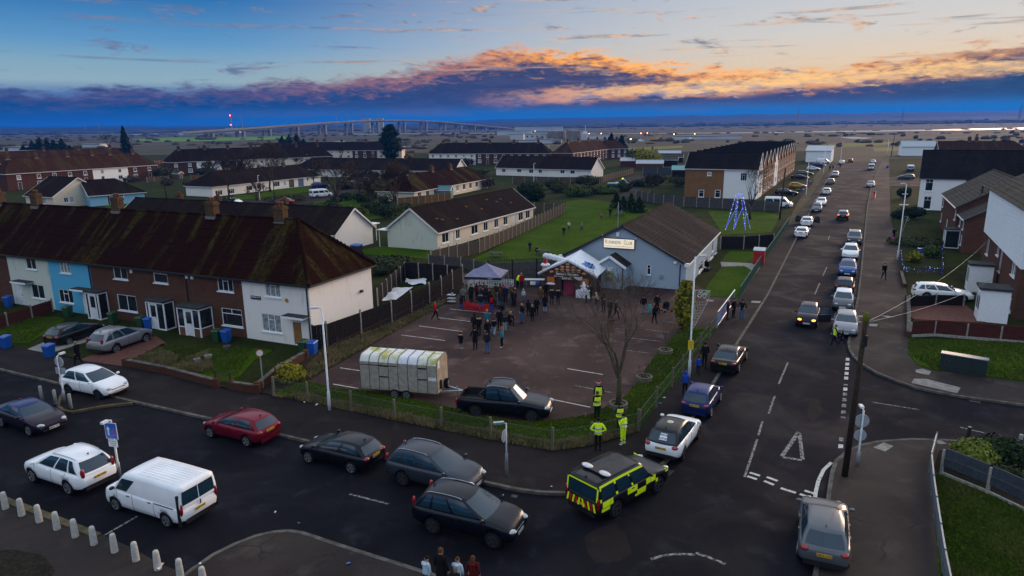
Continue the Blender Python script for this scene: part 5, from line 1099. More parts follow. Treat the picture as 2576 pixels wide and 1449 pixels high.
def put_car(typ, paint, label, pos, head, roof=None, name='parked_car', cat='car', plates=None, rim=None, group=None, glass=None, lights=None, brake=False):
 src = proto(typ)[0]; o = bpy.data.objects.new(name, None); COL.objects.link(o); tag(o, label, cat, group)
 o.location = (pos[0], pos[1], 0.008); o.rotation_euler = (0, 0, head)
 pm = MATS['paint_' + paint]
 for ch in list(src.children):
  c = ch.copy(); COL.objects.link(c); c.parent = o
  nm = ch.name.split('.')[0]
  if nm in ('body', 'cabin') or ch.get('paint'):
   c.material_slots[0].link = 'OBJECT'; c.material_slots[0].material = MATS['paint_' + roof] if (nm == 'cabin' and roof) else pm
  if 'paint' in c: del c['paint']
  if brake and nm == 'tail_lamp': c.material_slots[0].link = 'OBJECT'; c.material_slots[0].material = MATS['lamp_red_lit']
  if lights and nm == 'headlamp': c.material_slots[0].link = 'OBJECT'; c.material_slots[0].material = MATS[lights]
  for g in ch.children:
   d = g.copy(); COL.objects.link(d); d.parent = c
   if rim and g.name.startswith('rim'): d.material_slots[0].link = 'OBJECT'; d.material_slots[0].material = MATS[rim]
  if plates and nm in ('front_plate', 'rear_plate'):
   t = plates; me = ch.data; xs_ = [v.co.x for v in me.vertices]; zs_ = [v.co.z for v in me.vertices]
   front = nm == 'front_plate'
   text_mesh(t, .115, c, 'ink', ((max(xs_)+.003) if front else (min(xs_)-.003), 0, (max(zs_)+min(zs_))/2), (R(90), 0, R(90) if front else R(-90)), depth=.001, bold=.002)
 return o
def by_wheels(typ, fp, rp, side):
 f, r = G(*fp), G(*rp); h = ang2(r, f); mid = (f+r)/2; c = CARS[typ]
 xfw = c['L']/2 - (c['L']-c['wb'])*.44; off = xfw - c['wb']/2
 n = Vector((-math.sin(h), math.cos(h), 0)) * ((c['W']/2-.05) * (1 if side == 'R' else -1)); d = Vector((math.cos(h), math.sin(h), 0))
 return mid + n - d*off, h
def by_end(typ, px, head, end):
 """px: middle of the near end on the road; end: 'f' or 'r'"""
 p = G(*px); d = Vector((math.cos(head), math.sin(head), 0)); return p + d*(CARS[typ]['L']/2)*(1 if end == 'r' else -1), head
H1 = R(63.3); H2 = R(243.3)
def C_(typ, paint, label, ph, **k): return put_car(typ, paint, label, ph[0], ph[1], **k)
C_('cross', 'white', 'white crossover parked half on the pavement behind the grey posts', by_wheels('cross', (250, 1009), (174, 994), 'R'), rim='rim_dark', plates='GK18 WTP')
C_('cabrio', 'plum', 'dark plum convertible with black hard top passing the kerbed build-out', by_wheels('cabrio', (75, 1098), (6, 1075), 'R'), roof='navy', name='car', plates='MM60 ABU')
C_('suv', 'white', 'white sport utility car with tall red rear lamps beside the small white van', by_wheels('suv', (88, 1216), (171, 1245), 'L'), plates='AO66 WGV')
C_('van', 'white', 'white panel van with ribbed roof and twin rear windows', by_wheels('van', (295, 1286), (422, 1328), 'L'), name='van', cat='van', plates='GJ10 UXP', rim='rim')
C_('hatch', 'red', 'dark red three-door hatchback parked at the kerb', by_wheels('hatch', (530, 1102), (622, 1125), 'L'), plates='SN10 LVF')
C_('hatch', 'darkgrey', 'black three-door hatchback with silver wheels behind the grey sport utility car', by_wheels('hatch', (777, 1166), (884, 1193), 'L'), plates='EK57 VHY')
C_('suv', 'slate', 'grey sport utility car with chrome window line and silver roof rails', by_wheels('suv', (1141, 1256), (1013, 1223), 'R'), plates='KD17 YHX', rim='rim_dark')
C_('suv', 'darkgrey', 'dark grey large sport utility car driving in the road alongside the parked one', by_wheels('suv', (1240, 1382), (1089, 1344), 'R'), name='car', rim='rim_dark', plates='EX21 RNO')
disco = C_('disco', 'black', 'black off-road response car with fluorescent yellow chequer panels and roof light bar', by_wheels('disco', (1656, 1240), (1547, 1304), 'R'), name='response_car', rim='rim_dark')
cross = C_('cross', 'white', 'white crossover with black roof and safety car notice in its rear window', by_wheels('cross', (1756, 1105), (1718, 1158), 'R'), roof='black', plates='GL67 CCN', rim='rim_dark')
C_('small', 'navy', 'small dark blue rounded hatchback parked behind the black saloon', by_wheels('small', (1813, 1008), (1786, 1053), 'R'), plates='RF05 BGU')
C_('saloon', 'black', 'black saloon with tinted rear window parked beside the mesh fence', by_wheels('saloon', (1878, 903), (1856, 941), 'R'), plates='MG08 LCO')
C_('cross', 'grey', 'silver crossover with wide glass roof on the near side of the junction', by_end('cross', (2068, 1449), R(66), 'r'), plates='CB10 ACE')
C_('pickup', 'darkgrey', 'dark double-cab pickup truck with silver roof rails towing the livestock trailer', by_wheels('pickup', (1338, 1066), (1196, 1052), 'R'), name='pickup_truck', cat='pickup', rim='rim_dark')
C_('suv', 'silver', 'silver sport utility car parked on the red paved drive', by_wheels('suv', (373, 861), (291, 891), 'R'), plates='GX04 VZC')
p_, h_ = by_wheels('suv', (373, 861), (291, 891), 'R'); q_ = G(192, 855)
C_('hatch', 'black', 'black hatchback with lit rear lamp parked on the drive by the light blue house', (q_, h_), plates='EO61 KXU')
# street, right-hand file
s3 = C_('small', 'plum', 'dark small car facing down the street with amber lamps lit and a door open', by_end('small', (2027, 826), H2, 'f'), name='car', lights='lamp_amber', plates='EY13 TOW')
C_('hatch', 'silver', 'silver-grey hatchback at the head of the parked file near the dashed line', by_end('hatch', (2124, 851), H2, 'f'), plates='GU17 ZNB')
C_('small', 'grey', 'grey small car with pale roof squeezed behind the silver-grey hatchback', by_end('small', (2118, 785), H2, 'f'), roof='white')
C_('hatch', 'plum', 'dark hatchback with yellow plate parked nose to tail, facing away', by_end('hatch', (2122, 744), H1, 'r'), plates='NG58 OZA')
C_('hatch', 'blue', 'blue hatchback between a dark hatchback and the white sporty crossover', by_end('hatch', (2130, 698), H2, 'f'))
C_('cross', 'white', 'white sporty crossover parked between the blue hatchback and the slate four-by-four', by_end('cross', (2137, 656), H2, 'f'))
C_('suv', 'slate', 'dark slate four-by-four with bright roof in the right-hand parked file', by_end('suv', (2147, 619), H2, 'f'), roof='silver')
C_('cross', 'black', 'black car with glowing brake lamps driving away up the street', by_end('cross', (2119, 556), H1, 'r'), name='car', brake=True, roof='silver', plates='EF65 XSU')
C_('saloon', 'white', 'white saloon parked by the green railings on the left of the street', by_end('saloon', (2013, 600), H1, 'r'), plates='FV09 KOJ')
d_car = C_('saloon', 'white', 'white saloon with both front doors open on the left of the street', by_end('saloon', (2027, 571), H1, 'r'))
C_('small', 'grey', 'grey hatchback facing down the street in front of a white car', by_end('small', (2053, 535), H2, 'f'))
C_('hatch', 'white', 'white hatchback tucked behind the grey hatchback on the left kerb', by_end('hatch', (2064, 519), H2, 'f'))
C_('hatch', 'white', 'white hatchback with dark rear window, next up the kerb from the white pair', by_end('hatch', (2078, 490), H1, 'r'))
C_('hatch', 'silver', 'silver hatchback parked at the left kerb above the white ones', by_end('hatch', (2089, 464), H1, 'r'))
C_('suv', 'white', 'white-roofed dark-tailed car at the left kerb near the top of the street', by_end('suv', (2100, 446), H1, 'r'), roof='white')
C_('saloon', 'white', 'white car parked across the far end of the street', by_end('saloon', (2117, 413), H1, 'r'))
C_('hatch', 'red', 'bright red hatchback beside the white car at the far street end', by_end('hatch', (2139, 409), H1, 'r'))
C_('van', 'white', 'small white van near the far right end of the street', by_end('van', (2191, 428), H1, 'r'), name='van', cat='van')
C_('hatch', 'silver', 'pale hatchback in front of the small white van at the far end', by_end('hatch', (2196, 412), H2, 'f'))
C_('hatch', 'silver', 'silver-white car standing alone on the right half of the street above the pillar box', by_end('hatch', (2190, 472), H2, 'f'))
# drives on the left
def drive(typ, paint, label, px, head=R(-28), **k): return put_car(typ, paint, label, G(*px), head, **k)
drive('hatch', 'yellow', 'bright yellow hatchback on a drive of the gabled houses', (2006, 474))
drive('estate', 'black', 'black estate car on the drive below the yellow hatchback', (1978, 491))
drive('minibus', 'white', 'white camper van on the drive beside the green railings', (1958, 522), name='camper_van', cat='camper van')
drive('saloon', 'black', 'black saloon on the drive above the yellow hatchback', (2012, 451)); drive('estate', 'teal', 'grey-green estate car on a drive under the brown gables', (2024, 441))
drive('hatch', 'white', 'white hatchback on a drive beyond the grey-green estate', (2046, 429)); drive('suv', 'navy', 'dark blue sport utility car on the last drive of the gabled row', (2060, 421))
drive('van', 'white', 'white van on a drive at the far end of the gabled row', (2071, 412), name='van', cat='van')
drive('hatch', 'grey', 'grey-green hatchback by the low fence of the white house', (2279, 451), R(150)); drive('minibus', 'blue', 'blue camper van with white roof beside the white house', (2289, 431), R(63), name='camper_van', cat='camper van', roof='white')
put_car('estate', 'white', 'white estate car on the drive behind brown fence panels', G(2368, 752), R(-24))
# estate, middle left
drive('suv', 'black', 'black four-by-four parked by the light blue bungalow', (347, 531), R(-30)); drive('hatch', 'maroon', 'maroon hatchback parked beside the black four-by-four', (388, 527), R(-30)); drive('saloon', 'maroon', 'dark maroon saloon next to the maroon hatchback', (427, 525), R(-30), roof='silver')
drive('hatch', 'white', 'white car half hidden behind the bungalow roof', (586, 514), R(-20)); drive('cabrio', 'red', 'red car on the estate lane by the hedge', (716, 514), R(155))
drive('minibus', 'white', 'white high van parked on the estate lane under bare trees', (808, 497), R(40), name='van', cat='van'); drive('hatch', 'silver', 'silver car behind the bare trees on the estate lane', (893, 468), R(30)); drive('suv', 'navy', 'dark car parked ahead of the white high van', (806, 474), R(30))
put_car('truckcab', 'green', 'bright green flatbed recovery truck in the gravel yard', G(1556, 470), R(-14), name='flatbed_truck', cat='truck')
# far white vans in the yards beyond the houses
for i, (px, col, lab_) in enumerate((((1612, 357), 'white', 'far white van left of the yellow digger'), ((1590, 357), 'silver', 'far grey van at the edge of the yard'), ((1660, 355), 'white', 'far white van right of the yellow digger'), ((1740, 352), 'white', 'lone far white van by the sea wall'))):
 drive('van', col, lab_, px, R(-20), name='van', cat='van')
# --- open doors
def open_door(car, typ, sg, ang, label=None):
 c = CARS[typ]; X = proto(typ)[4]; x = X(c['xc'])-.12; t = bpy.data.objects.new('open_door', None); COL.objects.link(t); t.parent = car; t.location = (x, sg*(c['W']/2-.05), 0); t.rotation_euler = (0, 0, sg*(-ang))
 m = MB(); m.box2((-1.0, -.04, .32), (0, .04, c['cowl']-.05)); b = m.build('door_panel', 'car_black', t)
 m = MB(); m.beam((-.95, 0, c['cowl']-.05), (-.85, -sg*.12, c['H']-.12), .05); m.beam((-.85, -sg*.12, c['H']-.12), (-.35, -sg*.12, c['H']-.14), .05); m.beam((-.35, -sg*.12, c['H']-.14), (0, 0, c['cowl']-.03), .05); m.build('door_window_frame', 'car_black', t)
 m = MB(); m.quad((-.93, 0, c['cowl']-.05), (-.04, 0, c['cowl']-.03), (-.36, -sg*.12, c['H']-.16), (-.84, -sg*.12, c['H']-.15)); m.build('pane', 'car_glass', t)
open_door(s3, 'small', 1, R(65)); open_door(d_car, 'saloon', 1, R(70)); open_door(d_car, 'saloon', -1, R(70))
# --- fluorescent chequers, chevrons and light bar of the response car
P('fluo_yellow', (.62, .80, .01), (.58, .76, .01), .45, emit=(.6, .8, .0), estr=.06); P('chevron_red', (.45, .02, .015), rough=.45)
_, dsec, dsy, dPt, dX = PROTO['disco']
def side_panel(x0, x1, z0, z1, sg=-1, mat='fluo_yellow'):
 m = MB(); n = 4
 for i in range(n):
  for j in range(2):
   q = []
   for (fi, fj) in ((i, j), (i+1, j), (i+1, j+1), (i, j+1)):
    x = lerp(x0, x1, fi/n); z = lerp(z0, z1, fj/2); q.append((x, sg*(dsy(x, z)+.006), z))
   m.quad(*q)
 return m.build('chequer_panel', mat, disco)
for sg in (-1, 1):
 for x0, x1, z0, z1 in ((.62, 1.28, .80, 1.07), (.02, .62, .50, .79), (-.62, .02, .80, 1.07), (-.10, .02, .50, .62), (1.30, 1.45, .66, .84), (-2.2, -1.55, .80, 1.06), (-2.25, -1.75, .62, .78), (2.0, 2.25, .90, 1.02)): side_panel(x0, x1, z0, z1, sg)
 for a, b, t0, t1 in ((.01, .985, .80, .93), (.645, .685, .0, .80), (.345, .375, .0, .80), (.955, .985, .0, .80)):
  m = MB(); n = 6
  for i in range(n):
   q = []
   for f, t in ((i, t0), (i+1, t0), (i+1, t1), (i, t1)):
    p = dPt(1+lerp(a, b, f/n), t); q.append((p.x, sg*(abs(p.y)+.012), p.z))
   m.quad(*q)
  m.build('edge_stripe', 'fluo_yellow', disco)
xr_ = dX(0)-.035
for i in range(5):                      # chevrons rising to the middle of the tail
 for sg in (-1, 1):
  y = .10 + i*.155; m = MB(); a = [(xr_, sg*y, .62), (xr_, sg*(y+.10), .62), (xr_, sg*(y+.02), .98), (xr_, sg*(y-.08), .98)]; m.quad(*a); m.build('chevron', 'chevron_red' if i % 2 else 'fluo_yellow', disco)
for y0, y1, z0, z1 in ((-.86, -.78, 1.08, 1.66), (.78, .86, 1.08, 1.66), (-.78, .78, 1.64, 1.71)):
 m = MB(); t0 = (z0-1.09)/.72; t1 = (z1-1.09)/.72; pts = []
 for y, t in ((y0, t0), (y1, t0), (y1, t1), (y0, t1)):
  p = dPt(2.5 - y/1.9, max(0, min(1, t))); pts.append((p.x-.02, y, lerp(1.09, 1.80, max(0, min(1, t)))))
 m.quad(*pts); m.build('edge_stripe', 'fluo_yellow', disco)
lb = MB(); lb.box((-1.55, 0, 1.90), (.28, 1.25, .06)); lb = lb.build('light_bar', 'car_black', disco)
for sg in (-1, 1): q = MB(); q.ball((-1.55, sg*.48, 1.94), (.17, .30, .07), 12, 6); q.build('light_pod', pr('lamp_white_plastic', (.72, .68, .70), rough=.25), lb, True)
for sg in (-1, 1): MB().tube([(-2.2, sg*.72, 1.86), (-.2, sg*.74, 1.88), (.25, sg*.72, 1.84)], .025, 5).build('roof_rail', 'car_black', disco)
# notice, roof beacon of the white crossover
nPt = PROTO['cross'][3]; a = nPt(2.40, .30); b = nPt(2.66, .30); c_ = nPt(2.66, .80); d = nPt(2.40, .80); off = Vector((-.06, 0, .02))
nt = MB(); nt.quad(*(p+off for p in (a, b, c_, d))); nt = nt.build('notice_sheet', 'white_paint', cross)
P('ink_blue', (.02, .05, .25), rough=.6)
mid = (a+b+c_+d)/4 + off*1.12; nx = (b-a).normalized(); up = (d-a).normalized(); zz = nx.cross(up); mw = Matrix((nx, up, zz)).transposed()
for txt, k in (('SAFETY CAR', .26), ('DO NOT PASS', -.26)):
 o = fit_text(txt, .11, nt, 'ink_blue', mid + up*k*(d-a).length, mw.to_euler(), (b-a).length*.9, depth=.001, bold=.003)
MB().lathe([(.16, 0), (.16, .06), (.12, .09), (.04, .10)], 10, (-.75, 0, 1.585)).build('roof_beacon', pr('beacon_cream', (.6, .55, .35), rough=.4), cross)
MB().tube([(.1, .5, 1.58), (-.2, .5, 1.95)], .012, 5).build('aerial', 'car_black', cross)
for ms in list(PROTO.values()):
 for ch in list(ms[0].children):
  for g in list(ch.children): bpy.data.objects.remove(g)
  bpy.data.objects.remove(ch)
 bpy.data.objects.remove(ms[0])
# ================================================================== fences and walls
def panel_mesh(L, h, style):
 m = MB()
 if style == 'board':
  n = max(3, int(L/.125)); w = L/n
  for i in range(n): m.box2((i*w+.004, -.012 + (.010 if i % 2 else 0), .06), ((i+1)*w-.004, .012 + (.010 if i % 2 else 0), h - (.012 if i % 3 == 1 else 0)))
  for z in (.35, h*.55, h-.22): m.box2((0, .024, z-.04), (L, .06, z+.04))
 elif style == 'lap':
  n = max(4, int(h/.13)); w = (h-.08)/n
  for i in range(n): m.box((L/2, -.004, .05 + w*(i+.5)), (L-.03, .022, w*1.06), rx=.10)
  m.box2((.0, -.03, .03), (.05, .03, h)); m.box2((L-.05, -.03, .03), (L, .03, h)); m.box2((.05, -.03, h-.03), (L-.05, .03, h+.02)); m.box2((L/2-.02, -.03, .05), (L/2+.02, -.014, h-.03))
 elif style == 'two':
  m.box2((.02, -.02, .30), (L-.02, .02, h*.62)); m.box2((.02, -.026, h*.64), (L-.02, .014, h)); m.box2((0, -.03, h), (L, .03, h+.04))
  for i in range(int(L/.16)): m.box2((.02+i*.16, -.034, .32), (.03+i*.16, -.02, h*.60))
 elif style == 'mesh':
  s = .14; n = int((L+h)/s)+1
  for i in range(n):
   for sg in (1, -1):
    x0 = i*s - h if sg > 0 else i*s; a = (x0, 0.0); b = (x0+h*sg, h); t0, t1 = 0.0, 1.0
    dx = b[0]-a[0]
    for lim, lo in ((0, True), (L, False)):
     t = (lim-a[0])/dx
     if (dx > 0) == lo: t0 = max(t0, t)
     else: t1 = min(t1, t)
    if t1 <= t0 + .01: continue
    p = (a[0]+dx*t0, h*t0); q = (a[0]+dx*t1, h*t1); w = .0045
    m.quad((p[0]-w, 0, p[1]+.06), (p[0]+w, 0, p[1]+.06), (q[0]+w, 0, q[1]+.06), (q[0]-w, 0, q[1]+.06))
  for z in (.08, h*.5, h): m.box2((0, -.006, z), (L, .006, z+.02))
 elif style == 'rail':
  m.box2((0, -.025, .12), (L, .025, .17)); m.box2((0, -.03, h-.06), (L, .03, h)); n = int(L/.11)
  for i in range(n): m.box2((i*L/n+.03, -.012, .17), (i*L/n+.054, .012, h-.06))
 elif style == 'picket':
  pass
 return m.mesh('panel')
def fence(label, pxs, h, mat, post, style='board', name='wooden_fence', step=1.83, ph=None, pw=.11, world=None, post_round=False, cat='fence', gravel=None, wob=0.0, rng=random.Random(8), group=None):
 pts = world or [G(*p) for p in pxs]; ph = ph or h + .08
 t = thing(name, label, cat, (pts[0][0], pts[0][1], 0), 0, group); o = Vector((pts[0][0], pts[0][1], 0))
 pm = cached(('post', ph, pw, post_round), lambda: (MB().tube([(0, 0, 0), (0, 0, ph)], pw/2, 7) if post_round else MB().box2((-pw/2, -pw/2, 0), (pw/2, pw/2, ph))).mesh('post'))
 first = True
 for a, b in zip(pts, pts[1:]):
  a = Vector((a[0], a[1], 0)); b = Vector((b[0], b[1], 0)); L = (b-a).length; n = max(1, round(L/step)); l = L/n; ang = math.atan2(b.y-a.y, b.x-a.x)
  me = cached(('panel', round(l-pw, 2), h, style, mat), lambda: panel_mesh(l-pw, h, style))
  gm = cached(('gravel', round(l-pw, 2)), lambda: MB().box2((0, -.03, 0), (l-pw, .03, .27)).mesh('gravel_board')) if gravel else None
  for i in range(n+1):
   if i == 0 and not first: continue
   p = ob('post', pm, post, t); p.location = a.lerp(b, i/n) - o; p.rotation_euler = (rng.gauss(0, wob), rng.gauss(0, wob), ang)
  for i in range(n):
   q = ob('panel', me, mat, t); q.location = a.lerp(b, i/n) - o + Vector((math.cos(ang), math.sin(ang), 0))*(pw/2) + Vector((0, 0, .27 if gravel else 0)); q.rotation_euler = (0, 0, ang)
   if gravel: g = ob('gravel_board', gm, gravel, q); g.location = (0, 0, -.27)
  first = False
 return t
fence('weathered brown board fence with concrete posts along the club field', [(1085, 668), (1150, 651), (1206, 638), (1288, 601), (1338, 577), (1378, 558), (1418, 538)], 1.75, 'fence_wood', 'concrete_post', ph=1.95)
fence('brown board fence closing the far end of the bungalow yard', [(1418, 538), (1345, 533)], 1.7, 'fence_wood', 'concrete_post')
fence('low grey board fence behind the gazebo', [(1079, 669), (1160, 676), (1226, 690)], 1.3, 'fence_grey', 'concrete_post')
fence('tall dark board fence with trellis top behind the inflatable grotto', [(1228, 716), (1290, 714), (1350, 711), (1411, 708)], 2.25, 'fence_grey', 'fence_dark', ph=2.5, step=1.83)
a_ = G(1228, 716); b_ = G(1411, 708); d_ = (b_-a_); n_ = int(d_.length/.18)
tf = thing('trellis', 'scalloped dark trellis strip along the top of the tall dark fence', 'trellis', (a_.x, a_.y, 0), math.atan2(d_.y, d_.x))
m = MB(); m.box2((0, -.03, 2.28), (d_.length, .03, 2.33)); m.box2((0, -.03, 2.56), (d_.length, .03, 2.60)); m.build('rail', 'fence_grey', tf)
sm_ = MB().box2((-.035, -.015, 2.33), (.035, .015, 2.56)).mesh('slat')
for i in range(n_): q = ob('slat', sm_, 'fence_dark', tf); q.location = ((i+.5)*d_.length/n_, 0, 0)
fence('black stained garden fence beside the white end house', [(824, 876), (986, 814), (1081, 766), (1164, 714)], 1.85, 'fence_dark', 'concrete_post', 'board', ph=2.1, step=3.0)
fence('black stained fence at the back of the corner garden', [(1164, 714), (1090, 707), (1019, 702)], 1.8, 'fence_dark', 'concrete_post', 'lap')
fence('dark brown panel fence dividing the gardens behind the end house', [(951, 772), (985, 735), (1019, 702)], 1.7, 'fence_dark', 'fence_dark', 'lap')
fence('short black gate panel against the white end house wall', [(790, 882), (824, 876)], 1.9, 'fence_dark', 'fence_dark')
fence('sagging wire mesh fence on concrete posts around the car park verge', [(689, 1000), (776, 1014), (884, 1038), (993, 1061), (1111, 1083), (1236, 1110), (1390, 1138), (1488, 1124), (1605, 1090)], 1.15, pr('wire_green', (.075, .095, .070), rough=.5), 'post_weathered', 'mesh', 'mesh_fence', step=2.9, ph=1.35, pw=.12, wob=.02)
fence('green wire mesh fence along the street pavement beside the verge', [(1605, 1090), (1690, 978), (1760, 884), (1803, 829)], 1.2, pr('wire_mid', (.06, .12, .085), rough=.5), 'post_weathered', 'mesh', 'mesh_fence', step=2.9, ph=1.4, wob=.02)
fence('rusty chain fence on thin posts beside the black garden fence', [(700, 968), (769, 938), (855, 890), (957, 840), (1065, 787), (1130, 750)], .95, pr('wire_rust', (.07, .05, .04), rough=.7), pr('rust', (.085, .030, .018), (.05, .03, .02), .9, 6), 'mesh', 'mesh_fence', step=2.6, ph=1.25, pw=.06, wob=.04)
fence('dark green vertical bar railings along the left pavement of the street', [(1860, 755), (1908, 678), (1947, 624), (1984, 566)], 1.25, pr('railing_green', (.012, .07, .055), rough=.5), 'railing_green', 'rail', 'railings', step=2.4, pw=.06)
fence('brown slatted fence panels on concrete posts at the right-hand corner lawn', [(2288, 851), (2349, 848), (2430, 855), (2515, 862), (2640, 872)], 1.05, 'fence_red', 'concrete_post', 'lap', ph=1.25, step=1.9, gravel='concrete_post')
fence('brown slatted fence panels between the patio and the white estate car', [(2285, 775), (2352, 770), (2422, 772)], 1.0, 'fence_dark', 'concrete_post', 'lap', ph=1.15, step=2.2)
fence('slate blue panel fence on concrete boards beside the near right lawn', [(2366, 1199), (2482, 1247), (2600, 1304), (2740, 1372)], 1.15, 'fence_slate', 'concrete_post', 'two', ph=1.35, step=2.2, gravel='concrete_post')
fence('long grey board fence in front of the brick and white end house', [(1600, 503), (1645, 512), (1720, 521), (1850, 527), (1960, 533)], 1.9, 'fence_grey', 'concrete_post', ph=2.0, step=2.4)
fence('dark brown board fence between the club lawn and the light frame', [(1812, 628), (1870, 628), (1945, 622)], 1.7, 'fence_dark', 'concrete_post', step=2.0)
fence('orange-brown garden fence by the white pavilion', [(1001, 519), (1070, 512), (1134, 504)], 1.7, 'fence_orange', 'fence_orange', step=1.9)
fence('dark fence behind the round evergreen', [(1290, 463), (1380, 462), (1462, 462)], 1.8, 'fence_wood', 'concrete_post', step=3)
fence('brown panel fence with pale posts beside the gravel yard', [(1508, 463), (1545, 450), (1592, 438)], 1.8, 'fence_wood', 'concrete_post', step=2.4)
fence('dark blue-grey yard fence in front of the far garages', [(1617, 440), (1690, 440)], 2.2, 'fence_slate', 'concrete_post', step=4)
fence('dark red fence panels with concrete posts in front of the cream house', [(-30, 842), (20, 823), (82, 803), (134, 786)], 1.15, 'fence_red', 'concrete_post', 'board', ph=1.3)
fence('low dark fence along the drives of the gabled houses', [(1989, 520), (2018, 492), (2045, 460)], 1.0, 'fence_dark', 'concrete_post', step=2.5)
fence('low lattice rail beside the grey-green hatchback', [(2263, 452), (2306, 450)], .9, 'fence_wood', 'fence_wood', 'rail', step=2)
P('rail_dull', (.20, .24, .27), (.14, .17, .20), .5, 4.0, metal=.3)
# galvanised pedestrian rail, lower right
gr = fence('galvanised steel barrier rail between pavement and near lawn', [(2350, 1140), (2336, 1194), (2341, 1252), (2348, 1309), (2358, 1380), (2368, 1449), (2385, 1540)], 1.05, 'rail_dull', 'rail_dull', 'two', 'barrier_rail', step=2.0, pw=.07, post_round=True)
# brick garden walls
def brick_wall(label, pxs, h, mat='brick_red', w=.22):
 pts = [G(*p) for p in pxs]; t = thing('garden_wall', label, 'wall', (pts[0].x, pts[0].y, 0)); o = Vector((pts[0].x, pts[0].y, 0))
 m = MB(); c = MB()
 for a, b in zip(pts, pts[1:]):
  m.beam(a - o + Vector((0, 0, h/2)), b - o + Vector((0, 0, h/2)), w, h); c.beam(a - o + Vector((0, 0, h+.03)), b - o + Vector((0, 0, h+.03)), w+.06, .06)
 for p in (pts[0], pts[-1]): q = p - o; m.box((q.x, q.y, h*.6), (.34, .34, h*1.2))
 m.build('wall', mat, t); c.build('coping', 'kerb', t); return t
brick_wall('low red brick garden wall along the pavement left of the iron gate', [(318, 924), (422, 944), (545, 977)], .55)
brick_wall('low red brick garden wall right of the iron gate', [(584, 982), (648, 991)], .55)
brick_wall('low brick side wall between garden and overgrown bank', [(650, 988), (700, 945), (770, 905)], .6)
brick_wall('low brick front wall beside the right-hand pavement', [(2284, 850), (2285, 800), (2283, 757)], .45)
brick_wall('low kerb wall of the small festive garden', [(2266, 692), (2275, 725)], .4)
g_ = G(564, 979); gt = thing('garden_gate', 'small black iron gate in the brick garden wall', 'gate', (g_.x, g_.y, 0), R(-24))
m = MB(); m.box2((-.55, -.02, .15), (.55, .02, .19)); m.box2((-.55, -.02, .95), (.55, .02, .99)); m.build('rail', 'black_metal', gt)
bm_ = MB().box2((-.01, -.01, .1), (.01, .01, 1.1)).mesh('bar')
for i in range(9): q = ob('bar', bm_, 'black_metal', gt); q.location = (-.5+i*.125, 0, 0)
for sg in (-1, 1): q = MB(); q.box((sg*.62, 0, .6), (.08, .08, 1.2)); q.build('post', 'black_metal', gt)
# white picket fence by the gazebo
pts = [(1177, 733), (1207, 724), (1293, 730)]
pk = thing('picket_fence', 'white picket fence behind the crowd under the gazebo', 'fence', G(*pts[0]), 0); o0 = G(*pts[0])
pm_ = MB(); pm_.prism([(-.045, -.012), (.045, -.012), (.045, .012), (-.045, .012)], .05, 1.05); pm_.add([(-.045, 0, 1.05), (.045, 0, 1.05), (0, 0, 1.14)], [(0, 1, 2)]); pm_ = pm_.mesh('picket')
for a, b in zip(pts, pts[1:]):
 A, B = G(*a), G(*b); L = (B-A).length; n = int(L/.17); an = ang2(A, B)
 for i in range(n): q = ob('picket', pm_, 'upvc', pk); q.location = A.lerp(B, (i+.5)/n) - o0; q.rotation_euler = (0, 0, an)
 for z in (.35, .85): m = MB(); m.beam(A-o0+Vector((0, 0, z)), B-o0+Vector((0, 0, z)), .02, .07); m.build('rail', 'upvc', pk)
# gate with white bar and banners at the car-park mouth
A, B = G(1803, 829), G(1846, 768); an = ang2(A, B); gl = (B-A).length
gt = thing('barrier_gate', 'open swing barrier with white top bar and coloured banners at the car park entrance', 'gate', A, an)
MB().box2((-.06, -.06, 0), (.06, .06, 1.5)).build('post', 'galv', gt); MB().tube([(0, 0, 1.42), (gl, 0, 1.42)], .045, 8).build('top_bar', 'upvc', gt); MB().tube([(0, 0, .25), (gl, 0, .4)], .03, 6).build('lower_bar', 'galv', gt)
MB().tube([(gl, 0, 0), (gl, 0, 1.45)], .04, 6).build('end_post', 'galv', gt)
for x0, x1, z0, z1, mt in ((.25, 1.6, .35, 1.15, pr('banner_blue', (.03, .12, .38), (.05, .2, .5), .6, 3)), (1.75, 2.7, .5, 1.2, pr('banner_orange', (.45, .10, .02), (.05, .15, .4), .6, 4)), (2.8, 4.2, .4, 1.1, 'banner_blue')):
 if x1 < gl: MB().box2((x0, -.03, z0), (x1, -.015, z1)).build('banner', mt, gt)
# ================================================================== street furniture
def lamp_post(px, h, label, head=0.0, arm=.5, mat='paint_post', big=True, lit=False, group=None):
 p = G(*px); t = thing('street_lamp', label, 'street lamp', p, head, group)
 m = MB(); r0 = .09 if big else .07; m.tube([(0, 0, 0), (0, 0, 1.25), (0, 0, 1.32), (0, 0, h)], [r0, r0, r0*.62, r0*.5], 10); m.build('post', mat, t, True)
 m = MB(); m.box((r0*.99, 0, .7), (.012, .09, .5)); m.build('access_door', mat, t)
 MB().tube([(0, 0, h-.03), (arm*.6, 0, h+.02)], .025, 6).build('arm', mat, t)
 hd = MB(); hd.prism([(arm*.3, -.07), (arm*.3+.45, -.10), (arm*.3+.52, 0), (arm*.3+.45, .10), (arm*.3, .07)], h, h+.09); hd = hd.build('lamp_head', mat, t)
 MB().box2((arm*.3+.12, -.07, h-.02), (arm*.3+.42, .07, h-.002)).build('lens', 'lamp_clear', hd); return t
lamp_post((830, 1036.5), 6.2, 'tall white lamp post at the verge beside the livestock trailer', R(190))
lc = lamp_post((1733, 953), 7.95, 'tall white lamp post carrying a wire festive motif and yellow notice', R(10), .7)
lr = lamp_post((2257, 657), 8.9, 'tall white lamp post with cross arm and faded festive motif', R(170), .5)
